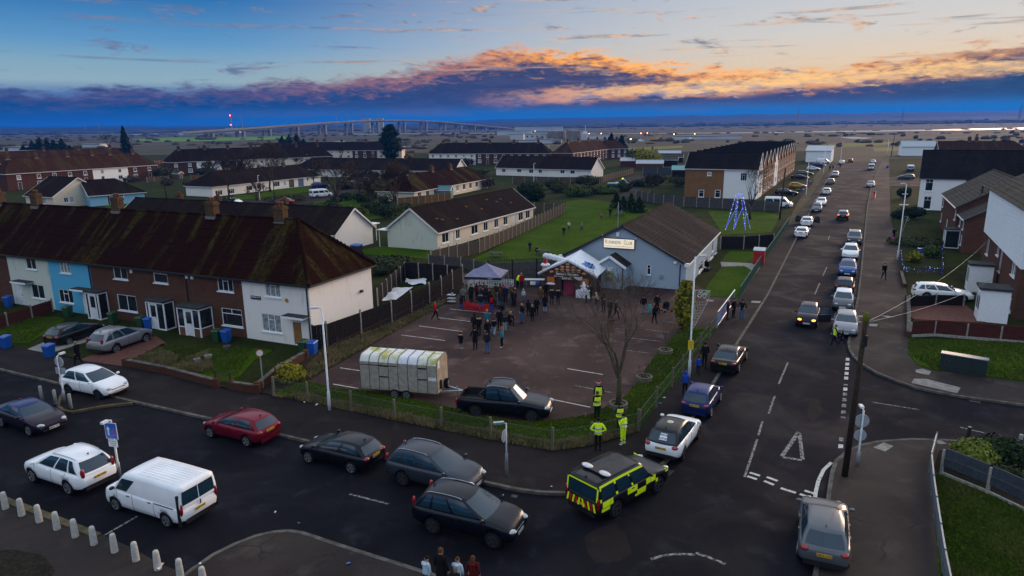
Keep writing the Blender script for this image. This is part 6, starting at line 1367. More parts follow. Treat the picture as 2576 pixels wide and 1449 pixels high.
lamp_post((1275, 1205), 2.8, 'short lamp post with round sign seen edge-on by the kerb', R(190), .3, 'galv', False)
for px, h, a, lab_ in (((2071, 441), 8, 0, 'lamp post at the left kerb near the top of the street'), ((2114, 408), 8, 0, 'lamp post at the far end of the street beside the white car'), ((2232, 391), 7, 180, 'lamp post on the far right of the street end'), ((2027, 497), 8, 0, 'lamp post among the drives with the yellow hatchback'), ((772, 425), 5.5, 0, 'lamp post on the estate behind the hipped bungalow'), ((1380, 398), 6, 0, 'lamp post before the brown-roofed far row'), ((654, 505), 5.5, 90, 'lamp post on the estate lawn beside the bare tree'), ((1343, 470), 6, 30, 'thin leaning lamp post before the white bungalow row')):
 lamp_post(px, h, lab_, R(a))
# motif on the central post: holly leaf, scroll and tapering string
P('motif', (.55, .56, .55), rough=.4, metal=.3)
fm = bpy.data.objects.new('festive_motif', None); COL.objects.link(fm); fm.parent = lc; fm.rotation_euler = (0, 0, R(-10))
m = MB(); z0 = 5.5
m.tube([(.12, 0, z0+.35), (1.05, 0, z0+.30), (.95, 0, z0-.35), (.12, 0, z0-2.1)], .018, 5); m.tube([(.12, 0, z0+.35), (.12, 0, z0-2.15)], .018, 5)
for i in range(9): f = i/9; m.tube([(.12, 0, z0-.45-f*1.6), (lerp(.92, .16, f), 0, z0-.40-f*1.62)], .007, 4)
for i in range(7): x = .2+.1*i; m.tube([(x, 0, z0-.4), (x, 0, z0-.4-(1-(x-.12)/.85)*1.5)], .007, 4)
m.build('frame', 'motif', fm)
m = MB()
for cx, cz, r in ((.38, .15, .09), (.52, .12, .09), (.45, .26, .09)): m.tube([(cx+r*math.cos(k*math.tau/10), 0, z0+cz+r*math.sin(k*math.tau/10)) for k in range(11)], .02, 5)
m.tube([(.25+.05*k, 0, z0-.02-.11*math.sin(k*.55)) for k in range(9)], .028, 5); m.tube([(.72+.17*math.cos(t*.6)*(1-t*.06), 0, z0-.08+.17*math.sin(t*.6)*(1-t*.06)) for t in range(13)], .026, 5); m.tube([(.62, 0, z0+.05), (.80, 0, z0+.22), (1.0, 0, z0+.26), (.88, 0, z0+.10), (.62, 0, z0+.05)], .024, 5)
m.build('scroll', 'motif', fm)
s = MB(); s.box((.0, -.075, 2.3), (.34, .02, .62)); yn = s.build('yellow_notice', pr('notice_yellow', (.75, .52, .02), (.7, .48, .02), .5), lc); yn.rotation_euler = (0, 0, R(-15))
for zz, tx in ((2.47, .2), (2.36, .24), (2.25, .22), (2.14, .16)): MB().box((0, -.088, zz), (tx, .004, .045)).build('faint_print', 'plaque_ochre', yn)
m = MB(); m.tube([(-.28, -.02, 7.75), (.35, -.02, 7.75)], .03, 6); m.box((0, -.02, 6.55), (.95, .06, .1)); m.build('cross_arm', 'upvc', lr)
m = MB(); m.tube([(-.6, 0, 5.2), (-.15, 0, 5.2), (-.15, 0, 3.4), (-.6, 0, 5.2)], .015, 4); m.tube([(-.55+.18*math.cos(k*.7), 0, 4.9+.18*math.sin(k*.7)) for k in range(10)], .015, 4); m.build('festive_motif', 'motif', lr)
# poles and wires
def pole(px, h, lean, label, r=.14):
 p = G(*px); t = thing('utility_pole', label, 'pole', p); MB().tube([(0, 0, 0), (lean[0], lean[1], h)], [r, r*.72], 10).build('pole', 'wood_pole', t, True); return t
b_ = G(2124, 1203); k_, h_ = on_wall(b_, 0.0, 2180, 795); up_ = pole((2124, 1203), h_, (k_, 0), 'dark wooden utility pole on the near corner of the side road')
MB().ball((k_, 0, h_-.1), (.16, .16, .28), 8, 5).build('cap', pr('moss', (.12, .13, .02), rough=.9), up_); MB().box((k_*.86, -.16, h_*.86), (.14, .12, .5)).build('junction_box', 'car_black', up_)
pole((1961, 553), 8.5, (.3, 0), 'wooden utility pole beside the white camper van'); pole((422, 516), 8.2, (-.3, 0), 'bare wooden pole behind the chimney of the near terrace'); pole((790, 470), 9, (0, 0), 'wooden utility pole standing before the hipped bungalow', .12); pole((2241, 396), 10.5, (.6, 0), 'tall dark pole at the far right of the street', .16); pole((692, 512), 6.5, (0, 0), 'short dark pole on the estate lawn', .1)
def wire(a, b, sag, parent, r=.012):
 a, b = Vector(a), Vector(b); o = parent.matrix_basis.translation
 MB().tube([a.lerp(b, i/10) - o + Vector((0, 0, -sag*4*(i/10)*(1-i/10))) for i in range(11)], r, 4).build('wire', 'lead', parent)
tp = b_ + Vector((k_, 0, h_-.3)); wire(tp, G(2480, 610, 5.0), .5, up_); wire(tp, G(2500, 700, 2.8), .4, up_)
# concrete bollards
bol = MB(); bol.lathe([(.135, 0), (.135, .02), (.125, .4), (.105, .72), (.085, .78), (.03, .80)], 12); bol = bol.mesh('bollard', True); P('bollard_concrete', (.47, .455, .42), (.36, .35, .32), .85, 9.0, bump=.2)
for i, px in enumerate(((15, 1282), (56, 1299), (100, 1315.5), (144.5, 1334), (190.5, 1353), (237.5, 1372), (289.5, 1391), (343, 1413), (398, 1435), (455, 1457), (513, 1478))):
 o = ob('bollard', bol, 'bollard_concrete', loc=G(*px)); o['label'] = 'pale tapered concrete bollard in the row along the footway'; o['category'] = 'bollard'; o['group'] = 'row of concrete bollards'
 o.location.z = .05; o.rotation_euler = (0, 0, i*1.3)
gp_ = MB().tube([(0, 0, 0), (0, 0, 1.0), (0, 0, 1.03)], [.09, .09, .07], 10).mesh('bollard', True)
for px in ((107, 1011), (142, 1021.5), (180, 1032)): o = ob('bollard', gp_, 'concrete_grey', loc=G(*px)); tag(o, 'grey cylindrical post on the kerbed build-out by the white crossover', 'bollard', 'grey posts on the build-out')
o = ob('bollard', MB().tube([(0, 0, 0), (0, 0, 1.1)], .09, 10).mesh('bollard'), 'black_metal', loc=G(2432, 1125)); tag(o, 'black bollard beside the yellow-green bush', 'bollard')
o = ob('bollard', MB().tube([(0, 0, 0), (0, 0, 1.05)], .09, 10).mesh('bollard'), 'concrete_grey', loc=G(2561, 1143)); tag(o, 'grey post at the kerb behind the slate fence', 'bollard')
# signs
P('sign_blue', (.01, .12, .55), rough=.35); P('sign_red', (.55, .02, .03), rough=.35); P('sign_back', (.36, .38, .40), (.30, .32, .34), .45)
def sign_post(px, h, label, rz, lamp=True):
 t = thing('sign_post', label, 'traffic sign', G(*px), rz); m = MB(); m.tube([(0, 0, 0), (0, 0, .8), (0, 0, .84), (0, 0, h)], [.085, .085, .05, .045], 10); m.build('post', 'galv', t, True)
 if lamp: m = MB(); m.tube([(0, 0, h), (0, -.25, h+.06)], .025, 6); m.box((0, -.35, h+.06), (.16, .34, .10)); m.build('sign_lamp', 'paint_post', t)
 return t
bs = sign_post((302, 1203), 2.95, 'blue square priority sign with white up arrow and red down arrow', R(-14))
MB().box((0, -.07, 2.45), (.66, .02, .80)).build('border', 'white_paint', bs); bp = MB().box((0, -.083, 2.45), (.60, .012, .74)).build('sign_plate', 'sign_blue', bs)
m = MB(); m.prism([(-.18, -.02), (-.10, -.02), (-.10, .28), (-.04, .28), (-.14, .44), (-.24, .28), (-.18, .28)], 0, .006); o = m.build('white_arrow', 'white_paint', bp); o.matrix_local = Matrix.Translation((0, -.09, 2.24)) @ Matrix.Rotation(R(90), 4, 'X')
m = MB(); m.prism([(.11, .32), (.17, .32), (.17, .12), (.22, .12), (.14, -.0), (.06, .12), (.11, .12)], 0, .006); o = m.build('red_arrow', 'sign_red', bp); o.matrix_local = Matrix.Translation((0, -.09, 2.22)) @ Matrix.Rotation(R(90), 4, 'X')
pl2 = MB().box((0, -.07, 1.83), (.50, .015, .36)).build('sub_plate', 'white_paint', bs)
for i, tx in enumerate(('Priority over', 'oncoming', 'vehicles')): fit_text(tx, .085, pl2, 'ink', (0, -.08, 1.93-.10*i), (R(90), 0, 0), (.42, .34, .30)[i], depth=.001)
rs = sign_post((164, 1015), 3.0, 'round sign and plate seen from behind on the build-out', R(165)); MB().tube([(0, -.06, 2.62), (0, -.08, 2.62)], .33, 18).build('round_plate', 'sign_back', rs); MB().box((0, -.07, 2.05), (.72, .02, .40)).build('sub_plate', 'sign_back', rs)
ms = thing('sign_post', 'small round red-edged sign on a slim post at the garden wall', 'traffic sign', G(663, 981), R(10)); MB().tube([(0, 0, 0), (0, 0, 2.35)], .04, 8).build('post', 'galv', ms); MB().tube([(0, -.03, 2.45), (0, -.05, 2.45)], .23, 16).build('rim', 'sign_red', ms); MB().tube([(0, -.055, 2.45), (0, -.065, 2.45)], .19, 16).build('face', 'white_paint', ms)
r2 = sign_post((2156, 1176), 2.9, 'two round sign backs on a pale post beside the dark utility pole', R(170)); MB().tube([(0, -.06, 2.35), (0, -.08, 2.35)], .33, 18).build('round_plate', 'sign_back', r2); MB().tube([(0, -.06, 1.62), (0, -.08, 1.62)], .28, 18).build('round_plate', 'sign_back', r2)
ls = [o for o in COL.objects if o.get('label', '').startswith('short lamp post')][0]; MB().tube([(0, -.09, 2.15), (0, -.12, 2.15)], .30, 16).build('round_plate', 'sign_back', ls).rotation_euler = (0, 0, R(60))
# wheelie bins
def bin_thing(px, col, label, rz=R(-24), s=1.0):
 t = thing('wheelie_bin', label, 'bin', G(*px), rz); t.scale = (s, s, s)
 m = MB(); a = [(-.22, -.25), (.22, -.25), (.22, .22), (-.22, .22)]; b = [(-.29, -.33), (.29, -.33), (.29, .30), (-.29, .30)]
 m.add([(x, y, .06) for x, y in a] + [(x, y, .95) for x, y in b], [(0, 1, 5, 4), (1, 2, 6, 5), (2, 3, 7, 6), (3, 0, 4, 7), (3, 2, 1, 0), (4, 5, 6, 7)]); m.build('bin_body', col, t)
 m = MB(); m.add([(-.31, -.36, .95), (.31, -.36, .95), (.31, .33, 1.0), (-.31, .33, 1.0), (-.27, -.30, 1.03), (.27, -.30, 1.03), (.27, .28, 1.07), (-.27, .28, 1.07)], [(0, 1, 5, 4), (1, 2, 6, 5), (2, 3, 7, 6), (3, 0, 4, 7), (4, 5, 6, 7), (3, 2, 1, 0)]); m.build('lid', col, t)
 for sg in (-1, 1): MB().tube([(sg*.24-.03, .26, .10), (sg*.24+.03, .26, .10)], .10, 10).build('wheel', 'tyre', t)
 return t
P('bin_blue', (.008, .085, .40), rough=.45); P('bin_green', (.018, .065, .022), rough=.5)
for px, c_, lab_ in (((18, 878), 'bin_blue', 'blue wheelie bin standing alone at the pavement edge on the left'), ((24, 772), 'bin_blue', 'blue wheelie bin behind the dark red fence'), ((127, 901), 'bin_blue', 'blue wheelie bin behind the round sign'), ((571, 862), 'bin_blue', 'blue wheelie bin beside the green one under the brick house window'), ((548, 861), 'bin_green', 'green wheelie bin against the half-brick porch'), ((788, 893), 'bin_blue', 'blue wheelie bin at the black gate panel'), ((766, 890), 'bin_green', 'green wheelie bin beside the ochre door'), ((173, 799), 'bin_green', 'green wheelie bin in front of the light blue house'), ((287, 815), 'bin_green', 'green wheelie bin beside the narrow white porch'), ((358, 826), 'bin_green', 'green wheelie bin behind the silver sport utility car'), ((376, 829), 'bin_blue', 'blue wheelie bin behind the silver sport utility car'),
 ((2038, 466), 'bin_blue', 'blue wheelie bin beside the yellow hatchback'), ((2019, 487), 'bin_blue', 'blue wheelie bin beside the black estate car'), ((2007, 487), 'bin_green', 'green wheelie bin beside the black estate car'), ((2232, 424), 'bin_blue', 'dark blue wheelie bin near the far right pole')): bin_thing(px, c_, lab_, R(-24 + (hash(px) % 20)))
o = bin_thing((898, 640), 'door_dark', 'black bin store with blue lid beside the plain white gable', R(-24), 1.0); o.scale = (2.2, 1.6, 1.25); o.children[1].data = o.children[1].data.copy(); o.children[1].data.materials[0] = MATS['bin_blue']
# pillar box, clothing bank, green cabinet
P('post_red', (.42, .012, .015), (.36, .01, .012), .4)
t = thing('pillar_box', 'red pillar box on the right-hand pavement', 'post box', G(2198, 501)); MB().lathe([(.30, 0), (.30, .1), (.26, .12), (.26, 1.45)], 16).build('body', 'post_red', t, True); MB().lathe([(.31, 1.45), (.31, 1.55), (.22, 1.62), (.05, 1.66)], 16).build('cap', 'post_red', t, True); MB().box((0, -.26, 1.25), (.26, .03, .06)).build('slot', 'black_metal', t)
t = thing('clothing_bank', 'red clothing bank with grey lid beside the green railings', 'recycling bank', G(1908, 666), R(-25)); m = MB(); m.box2((-.6, -.55, .05), (.6, .55, 1.75)); m.build('body', 'post_red', t); m = MB(); m.add([(-.64, -.6, 1.75), (.64, -.6, 1.75), (.64, .6, 1.95), (-.64, .6, 1.95), (-.64, -.6, 1.68), (.64, -.6, 1.68), (.64, .6, 1.68), (-.64, .6, 1.68)], [(0, 1, 2, 3), (4, 7, 6, 5), (0, 4, 5, 1), (1, 5, 6, 2), (2, 6, 7, 3), (3, 7, 4, 0)]); m.build('lid', 'galv', t); MB().box((0, -.57, 1.35), (.7, .05, .3)).build('hatch', 'post_red', t)
A, B = G(2362, 934), G(2478, 955); an = ang2(A, B); t = thing('utility_cabinet', 'dark green utility cabinet on the right-hand corner lawn', 'cabinet', A, an); w_ = (B-A).length; P('cabinet_green', (.012, .024, .022), (.016, .03, .028), .45); P('cabinet_lid', (.06, .10, .14), rough=.35)
MB().box2((0, 0, .05), (w_, .55, 1.2)).build('body', 'cabinet_green', t); MB().box2((-.04, -.05, 1.2), (w_+.04, .6, 1.27)).build('lid', 'cabinet_lid', t)
for i in range(3): MB().box2((.06 + i*w_/3, -.02, .12), ((i+1)*w_/3-.06, -.004, 1.12)).build('door', 'cabinet_green', t)
for x in (.5, w_*.84): MB().box((x, -.03, .85), (.05, .03, .06)).build('lock', 'chrome', t)
# ================================================================== livestock trailer
an = R(-13.5)
tp_ = G(1008, 1006); d = Vector((math.cos(an), math.sin(an), 0)); n = Vector((-math.sin(an), math.cos(an), 0)); org = tp_ + n*1.0
t = thing('livestock_trailer', 'weathered silver livestock trailer with mossy white ribbed roof hitched to the dark pickup', 'trailer', (org.x, org.y, 0), an)
P('tank_rib', (.06, .06, .065), rough=.6); P('trailer_alloy', (.40, .37, .32), (.30, .275, .235), .55, 4.0, metal=.25, bump=.1); P('trailer_roof', (.62, .63, .58), (.38, .38, .10), .6, 1.4, contrast=(.45, .62)); P('trailer_roof_clean', (.66, .68, .72), (.55, .57, .60), .5); P('trailer_board', (.38, .31, .23), (.28, .23, .17), .8, 2.0)
LT, WT = 4.9, 1.9; x0, x1 = -LT/2-.1, LT/2-.1; zf = .62; zw = 2.28
m = MB()
for sg in (-1, 1): m.box2((x0, sg*WT/2-.02, zf), (x1, sg*WT/2+.02, zw))
m.box2((x0, -WT/2, zf-.08), (x1, WT/2, zf)); m.box2((x0, -WT/2+.02, zf), (x0+.04, WT/2-.02, zw)); m.build('body', 'trailer_alloy', t)
def arch(y):                                  # roof section
 a = abs(y)/(WT/2); return zw + .36*(1 - max(0, (a-.62)/.38)**2.2)
ys = [-1, -.97, -.9, -.8, -.65, -.45, 0, .45, .65, .8, .9, .97, 1]
m = MB(); m.add([(x1, y*WT/2, zf) for y in (-1, 1)] + [(x1, y*WT/2, arch(y*WT/2)) for y in reversed(ys)], [tuple(range(2+len(ys)))]); m.add([(x1-.04, y*WT/2, zf) for y in (-1, 1)] + [(x1-.04, y*WT/2, arch(y*WT/2)) for y in reversed(ys)], [tuple(reversed(range(2+len(ys))))]); m.build('front_board', 'trailer_board', t)
m = MB(); m.add([(x0, y*WT/2, zw) for y in (-1, 1)] + [(x0, y*WT/2, arch(y*WT/2)) for y in reversed(ys)], [tuple(reversed(range(2+len(ys))))]); m.build('rear_board', 'trailer_board', t)
nb = 8
for i in range(nb):
 m = MB(); xa, xb = lerp(x0, x1, i/nb)+.01, lerp(x0, x1, (i+1)/nb)-.01
 for y, y2 in zip(ys, ys[1:]): m.quad((xa, y*WT/2, arch(y*WT/2)), (xb, y*WT/2, arch(y*WT/2)), (xb, y2*WT/2, arch(y2*WT/2)), (xa, y2*WT/2, arch(y2*WT/2)))
 m.build('roof_sheet', 'trailer_roof' if i not in (4, 5) else 'trailer_roof_clean', t)
for i in range(nb+1):
 x = lerp(x0, x1, i/nb); pts = [(x, -WT/2-.03, zf-.05)] + [(x, y*(WT/2+.02), arch(y*WT/2)+.025) for y in ys] + [(x, WT/2+.03, zf-.05)]; MB().tube(pts, .017, 5).build('rib', 'tank_rib', t)
for i, (a_, b_) in enumerate(((2, 3), (6, 7))):
 MB().box2((lerp(x0, x1, a_/nb)+.03, -WT/2-.03, 1.34), (lerp(x0, x1, b_/nb)-.03, -WT/2-.021, 1.42)).build('vent', 'car_black', t); MB().box2((lerp(x0, x1, a_/nb)+.03, -WT/2-.03, 2.03), (lerp(x0, x1, b_/nb)-.03, -WT/2-.021, 2.12)).build('vent', 'car_black', t)
MB().box2((x0+.05, -WT/2-.03, 2.06), (lerp(x0, x1, 3.9/nb), -WT/2-.021, 2.11)).build('vent', 'car_black', t); MB().box2((lerp(x0, x1, 7.1/nb), -WT/2-.03, 1.35), (x1-.05, -WT/2-.021, 1.55)).build('label', 'white_paint', t)
MB().box2((x1+.001, -WT/2+.12, 2.05), (x1+.012, -WT/2+.45, 2.5)).build('white_patch', 'white_paint', t)
ty, rim, bk = cached(('wheel', .32, 0), lambda: wheel_meshes(.32, 0))
for xx in (-.38, .38):
 for sg in (-1, 1): w_ = ob('wheel', ty, 'tyre', t); w_.location = (xx, sg*(WT/2-.05), .32); w_.rotation_euler = (0, 0, 0 if sg < 0 else math.pi); ob('rim', rim, 'rim', w_); ob('hub', bk, 'rim', w_)
w_ = ob('spare_wheel', ty, 'tyre', t); w_.location = (x1+.16, .35, .75); w_.rotation_euler = (0, 0, R(90)); ob('rim', rim, 'rim', w_)
m = MB(); m.beam((x1, -.5, .52), (x1+1.25, 0, .48), .09); m.beam((x1, .5, .52), (x1+1.25, 0, .48), .09); m.tube([(x1+.9, 0, .0), (x1+.9, 0, .75)], .035, 6); m.build('drawbar', 'galv', t)
MB().box((x1+.06, -.45, .98), (.1, .12, .55)).build('jockey_bracket', 'car_black', t)
# ================================================================== vegetation
P('leaf_dark', (.010, .022, .010), (.022, .040, .014), .85, 3.0); P('leaf_mid', (.030, .055, .014), (.055, .085, .020), .85, 3.0); P('leaf_yellow', (.24, .21, .015), (.13, .14, .016), .85, 3.0); P('leaf_hedge', (.022, .034, .014), (.045, .050, .022), .85, 2.0); P('leaf_lime', (.16, .19, .03), (.09, .12, .02), .85, 2.5)
P('twig', (.060, .045, .036), (.040, .032, .026), .95, 3.0); P('twig_grey', (.11, .085, .062), (.07, .058, .045), .95, 3.0); P('grass_blade', (.050, .080, .008), (.085, .100, .020), .9, .6); P('grass_dry', (.20, .155, .075), (.11, .10, .04), .9, .8)
def bare_mesh(seed, h, spread, levels, stems=1, fork=.3, twig=.006):
 rg = random.Random(seed); m = MB(); tr = MB()
 def grow(p, d, L, r, lv):
  n = 3; pts = [p]; q = p; dd = d
  for i in range(n):
   dd = (dd + Vector((rg.gauss(0, .10), rg.gauss(0, .10), rg.gauss(.02, .06)))).normalized(); q = q + dd*(L/n); pts.append(q)
  r1 = max(twig, r*.62); m.tube(pts, [lerp(r, r1, i/n) for i in range(n+1)], 5 if lv < 2 else 3, cap=False)
  if lv >= levels: return
  for k in range(rg.choice((2, 3, 3)) if lv < levels-1 else 5):
   b = pts[rg.choice((2, 3, 3))] if k else pts[-1]; ax = Vector((rg.gauss(0, 1), rg.gauss(0, 1), rg.gauss(0, .5))).normalized()
   nd = (dd + ax*spread*rg.uniform(.55, 1.15)).normalized(); nd.z = max(nd.z, -.05)
   grow(b, nd.normalized(), L*rg.uniform(.62, .84), r1*rg.uniform(.6, .85), lv+1)
 th = h*fork; tr.tube([(0, 0, 0), (.02*h, 0, th*.5), (0, .01*h, th*1.03)], [h*.026, h*.021, h*.018], 8)
 for i in range(stems):
  a = math.tau*i/stems + rg.random(); d = Vector((math.cos(a)*spread*.8, math.sin(a)*spread*.8, 1)).normalized(); grow(Vector((0, 0, th)), d, h*.27, h*.013, 1)
 return tr.mesh('trunk', True), m.mesh('crown', True)
def bare_tree(px, h, label, seed, spread=.55, levels=5, stems=4, fork=.28, mat='twig', tmat='bark', twig=.006, group=None):
 t = thing('bare_tree', label, 'tree', G(*px), seed*1.7, group); a, b = bare_mesh(seed, h, spread, levels, stems, fork, twig)
 ob('trunk', a, tmat, t); c = ob('crown', b, mat, t); return t
bare_tree((1553, 1032), 7.4, 'bare spreading tree in a round planter in the car park', 3, .46, 6, 6, .27, 'twig_grey', 'bark_green', .005)
bare_tree((1887, 553), 9.0, 'bare tree in front of the brick and white end house', 5, .55, 6, 4, .25, 'twig', 'bark', .012)
bare_tree((1674, 893), 2.8, 'thin bare sapling in a planter near the columnar bush', 7, .4, 4, 3, .3, 'twig_grey', 'bark', .006); bare_tree((1620, 962), 1.6, 'low bare shrub in the round planter by the verge', 8, .7, 4, 5, .1, 'twig_grey', 'bark', .006)
for i, (px, h, lab_) in enumerate((((577, 494), 9.0, 'bare tree before the white hipped bungalow with short trunk'), ((681, 484), 11.0, 'broad bare tree on the lawn beside the bungalow row'), ((849, 524), 9.0, 'bare tree beside the white high van'), ((996, 545), 8.5, 'bare tree leaning over the bushes near the pale gable'), ((905, 500), 7.0, 'small bare tree deep in the estate thicket'), ((935, 530), 6.0, 'bare shrub tree before the hipped brown roof'), ((648, 520), 5.0, 'thin bare tree by the red car'), ((1190, 412), 7, 'far bare tree beside the half-white row'), ((655, 420), 7.5, 'far bare tree in front of the long dark-roofed row'), ((275, 380), 12, 'far bare tree beside the tall dark conifer'), ((1150, 398), 6, 'far bare tree behind the blue doors bungalow'), ((860, 405), 7, 'far bare tree at the end of the dark-roofed row'), ((1100, 590), 2.6, 'bare climbing shrub at the cream bungalow wall'), ((1640, 487), 4.5, 'reddish bare shrub beside the lane'))):
 bare_tree(px, h, lab_, 20+i, .6, 6 if i < 6 else 5, 7, .25 if i != 3 else .3, 'twig', 'bark', .026 if px[1] > 470 else .035)
def leaf_cloud(m, c, r, n, s, rg, up=.4, inner=.55):
 for _ in range(n):
  d = Vector((rg.gauss(0, 1), rg.gauss(0, 1), rg.gauss(0, 1))).normalized(); k = rg.uniform(inner, 1.0)**.5
  lump = 1 + .22*mnoise.noise(d*2.3 + Vector(c)*.7)
  p = Vector((c[0] + d.x*r[0]*k*lump, c[1] + d.y*r[1]*k*lump, c[2] + d.z*r[2]*k*lump)); nrm = (d + Vector((rg.gauss(0, .5), rg.gauss(0, .5), rg.gauss(up, .4)))).normalized()
  a = nrm.orthogonal().normalized(); a.rotate(Matrix.Rotation(rg.random()*6.28, 3, nrm)); b = nrm.cross(a); z = s*rg.uniform(.6, 1.4)
  m.quad(p - a*z - b*z*.6, p + a*z - b*z*.6, p + a*z*.6 + b*z, p - a*z*.6 + b*z)
def bush(px, w, h, label, mat='leaf_hedge', n=700, s=.10, seed=1, name='bush', parts=4, group=None, d=None, off=(0, 0)):
 rg = random.Random(seed); p = G(*px) + Vector((*off, 0)); t = thing(name, label, 'bush', p, 0, group); m = MB(); d = d or w
 for i in range(parts):
  a = rg.random()*6.28; q = 0 if i == 0 else rg.uniform(.15, .34); f = 1 if i == 0 else rg.uniform(.55, .8)
  leaf_cloud(m, (math.cos(a)*w*q, math.sin(a)*d*q, h*(.5 if i == 0 else rg.uniform(.35, .65))), (w*.42*f, d*.42*f, h*.48*f), n//parts, s, rg)
 m.build('foliage', mat, t); st = MB()
 for i in range(4): st.tube([(rg.gauss(0, .05), rg.gauss(0, .05), 0), (rg.gauss(0, w*.15), rg.gauss(0, d*.15), h*.6)], [.03, .012], 5)
 st.build('stem', 'bark', t); return t
def conifer(px, w, h, label, mat='leaf_dark', n=1400, seed=1, round_=False, s=.16, group=None):
 rg = random.Random(seed); t = thing('conifer', label, 'tree', G(*px), 0, group); m = MB()
 lev = 13
 for i in range(lev):
  f = i/(lev-1); r = w/2*((1-f)**.75 if not round_ else math.sin(math.pi*(.12+.86*(1-f)))**.6*(1-.35*f)); z = h*(.06+.9*f)
  for k in range(7):
   a = rg.random()*6.28; q = r*rg.uniform(.35, .85); leaf_cloud(m, (math.cos(a)*q, math.sin(a)*q, z), (max(.12, r*.42), max(.12, r*.42), h*.075), max(4, int(n/lev/7)), s, rg, -.1, .3)
 m.build('crown', mat, t); tr = MB(); tr.tube([(0, 0, 0), (0, 0, h*.85)], [w*.05, .03], 7); tr.build('trunk', 'bark', t); return t
conifer((1722, 830), 2.3, 3.9, 'yellow-green columnar evergreen at the car park edge', 'leaf_yellow', 2600, 4, True, .09)
conifer((985, 403), 12, 16, 'large dark spreading conifer among the far roofs', n=2400, seed=2, round_=True, s=.5); conifer((318, 392), 9, 17, 'tall dark conifer behind the far left row', n=2200, seed=3, round_=False, s=.5)
for i, (x, w, h) in enumerate(((62, 8, 6), (85, 10, 9), (105, 10, 11), (122, 10, 10), (140, 10, 9.5), (160, 11, 10), (178, 9, 6))): conifer((x, 392), w, h, 'dark conifer in the ragged clump behind the far left rows', n=900, seed=10+i, s=.5, group='conifer clump far left')
for i, (x, w, h) in enumerate(((712, 11, 9), (730, 11, 10), (748, 12, 10), (765, 9, 7))): conifer((x, 376), w, h, 'dark conifer in the clump behind the long dark-roofed row', n=700, seed=30+i, s=.6, group='conifer clump middle')
for i, (px, w, h) in enumerate((((1537, 382), 8, 10), ((1563, 385), 9, 9))): conifer(px, w, h, ('taller dark conifer by the lane beyond the brick row', 'broader dark conifer by the lane beyond the brick row')[i], n=1000, seed=40+i, s=.5)
bush((1338, 507), 6.6, 4.8, 'round dark evergreen beside the cream bungalow row', 'leaf_dark', 2600, .16, 2, 'round_evergreen')
for i, (px, w, h) in enumerate((((1550, 525), 3, 3.0), ((1567, 530), 2.6, 2.6), ((1587, 534), 3, 3.4), ((1608, 536), 3.4, 2.8))): conifer(px, w, h, 'small dark conifer in the short row at the back of the club lawn', n=700, seed=50+i, s=.14, group='small conifers behind the club lawn')
bush((2445, 1178), 2.4, 1.5, 'rounded yellow-green bush behind the slate blue fence', 'leaf_lime', 3200, .06, 5, parts=6); bush((2505, 1172), 2.6, 1.5, 'dark green bush behind the slate blue fence', 'leaf_dark', 2200, .07, 6); bush((2560, 1215), 2.5, .9, 'low straggly shrub behind the slate blue fence', 'leaf_hedge', 1200, .06, 7)
bush((727, 965), 2.2, 1.5, 'yellowing shrub at the corner of the verge', 'leaf_yellow', 900, .06, 8); bush((2282, 552), 5, 2.2, 'dark clipped hedge in front of the white house', 'leaf_dark', 1800, .12, 9, d=3); bush((2300, 620), 6, 1.2, 'low dark bed of shrubs left of the brick house', 'leaf_hedge', 900, .12, 10)
bush((2300, 660), 2.2, 1.4, 'spiky pale shrub in the festive garden', 'leaf_yellow', 500, .10, 11); bush((2348, 650), 2.6, 1.7, 'dark leafy shrub in the festive garden', 'leaf_mid', 800, .10, 12); bush((2275, 500), 3, 2.5, 'tall dark hedge beside the white wall', 'leaf_dark', 1200, .13, 13)
rgv = random.Random(77)
for i, (px, w, h, mt) in enumerate((((1445, 495), 7, 2.4, 'leaf_mid'), ((1475, 490), 8, 2.2, 'leaf_hedge'), ((1505, 486), 7, 2.0, 'leaf_mid'), ((1535, 488), 6, 1.6, 'leaf_mid'), ((1420, 485), 7, 2.6, 'leaf_hedge'), ((1395, 476), 6, 2.8, 'leaf_hedge'), ((1480, 470), 7, 3.2, 'leaf_hedge'), ((1575, 482), 4, 2.6, 'leaf_hedge'), ((1620, 470), 6, 2.4, 'leaf_dark'), ((1650, 468), 5, 3.0, 'leaf_hedge'))):
 bush(px, w, h, 'unkempt bush in the thicket beyond the club field', mt, 900, .17, 60+i, d=w*.7, group='thicket beyond the club field')
for i in range(16):
 px = (rgv.uniform(800, 1020), rgv.uniform(498, 556)); bush(px, rgv.uniform(3, 6), rgv.uniform(1.6, 3.0), 'dark tangled shrub in the estate thicket under the bare trees', rgv.choice(('leaf_hedge', 'leaf_dark', 'leaf_hedge')), 500, .15, 80+i, group='estate thicket')
for i, (px, w, h) in enumerate((((1180, 590), 4, 1.8), ((1235, 566), 5, 1.6), ((1150, 600), 3, 2.2), ((1290, 545), 4, 1.3))): bush(px, w, h, 'dark garden shrub along the cream bungalow side', 'leaf_hedge', 600, .11, 100+i, group='shrubs along the cream bungalow')
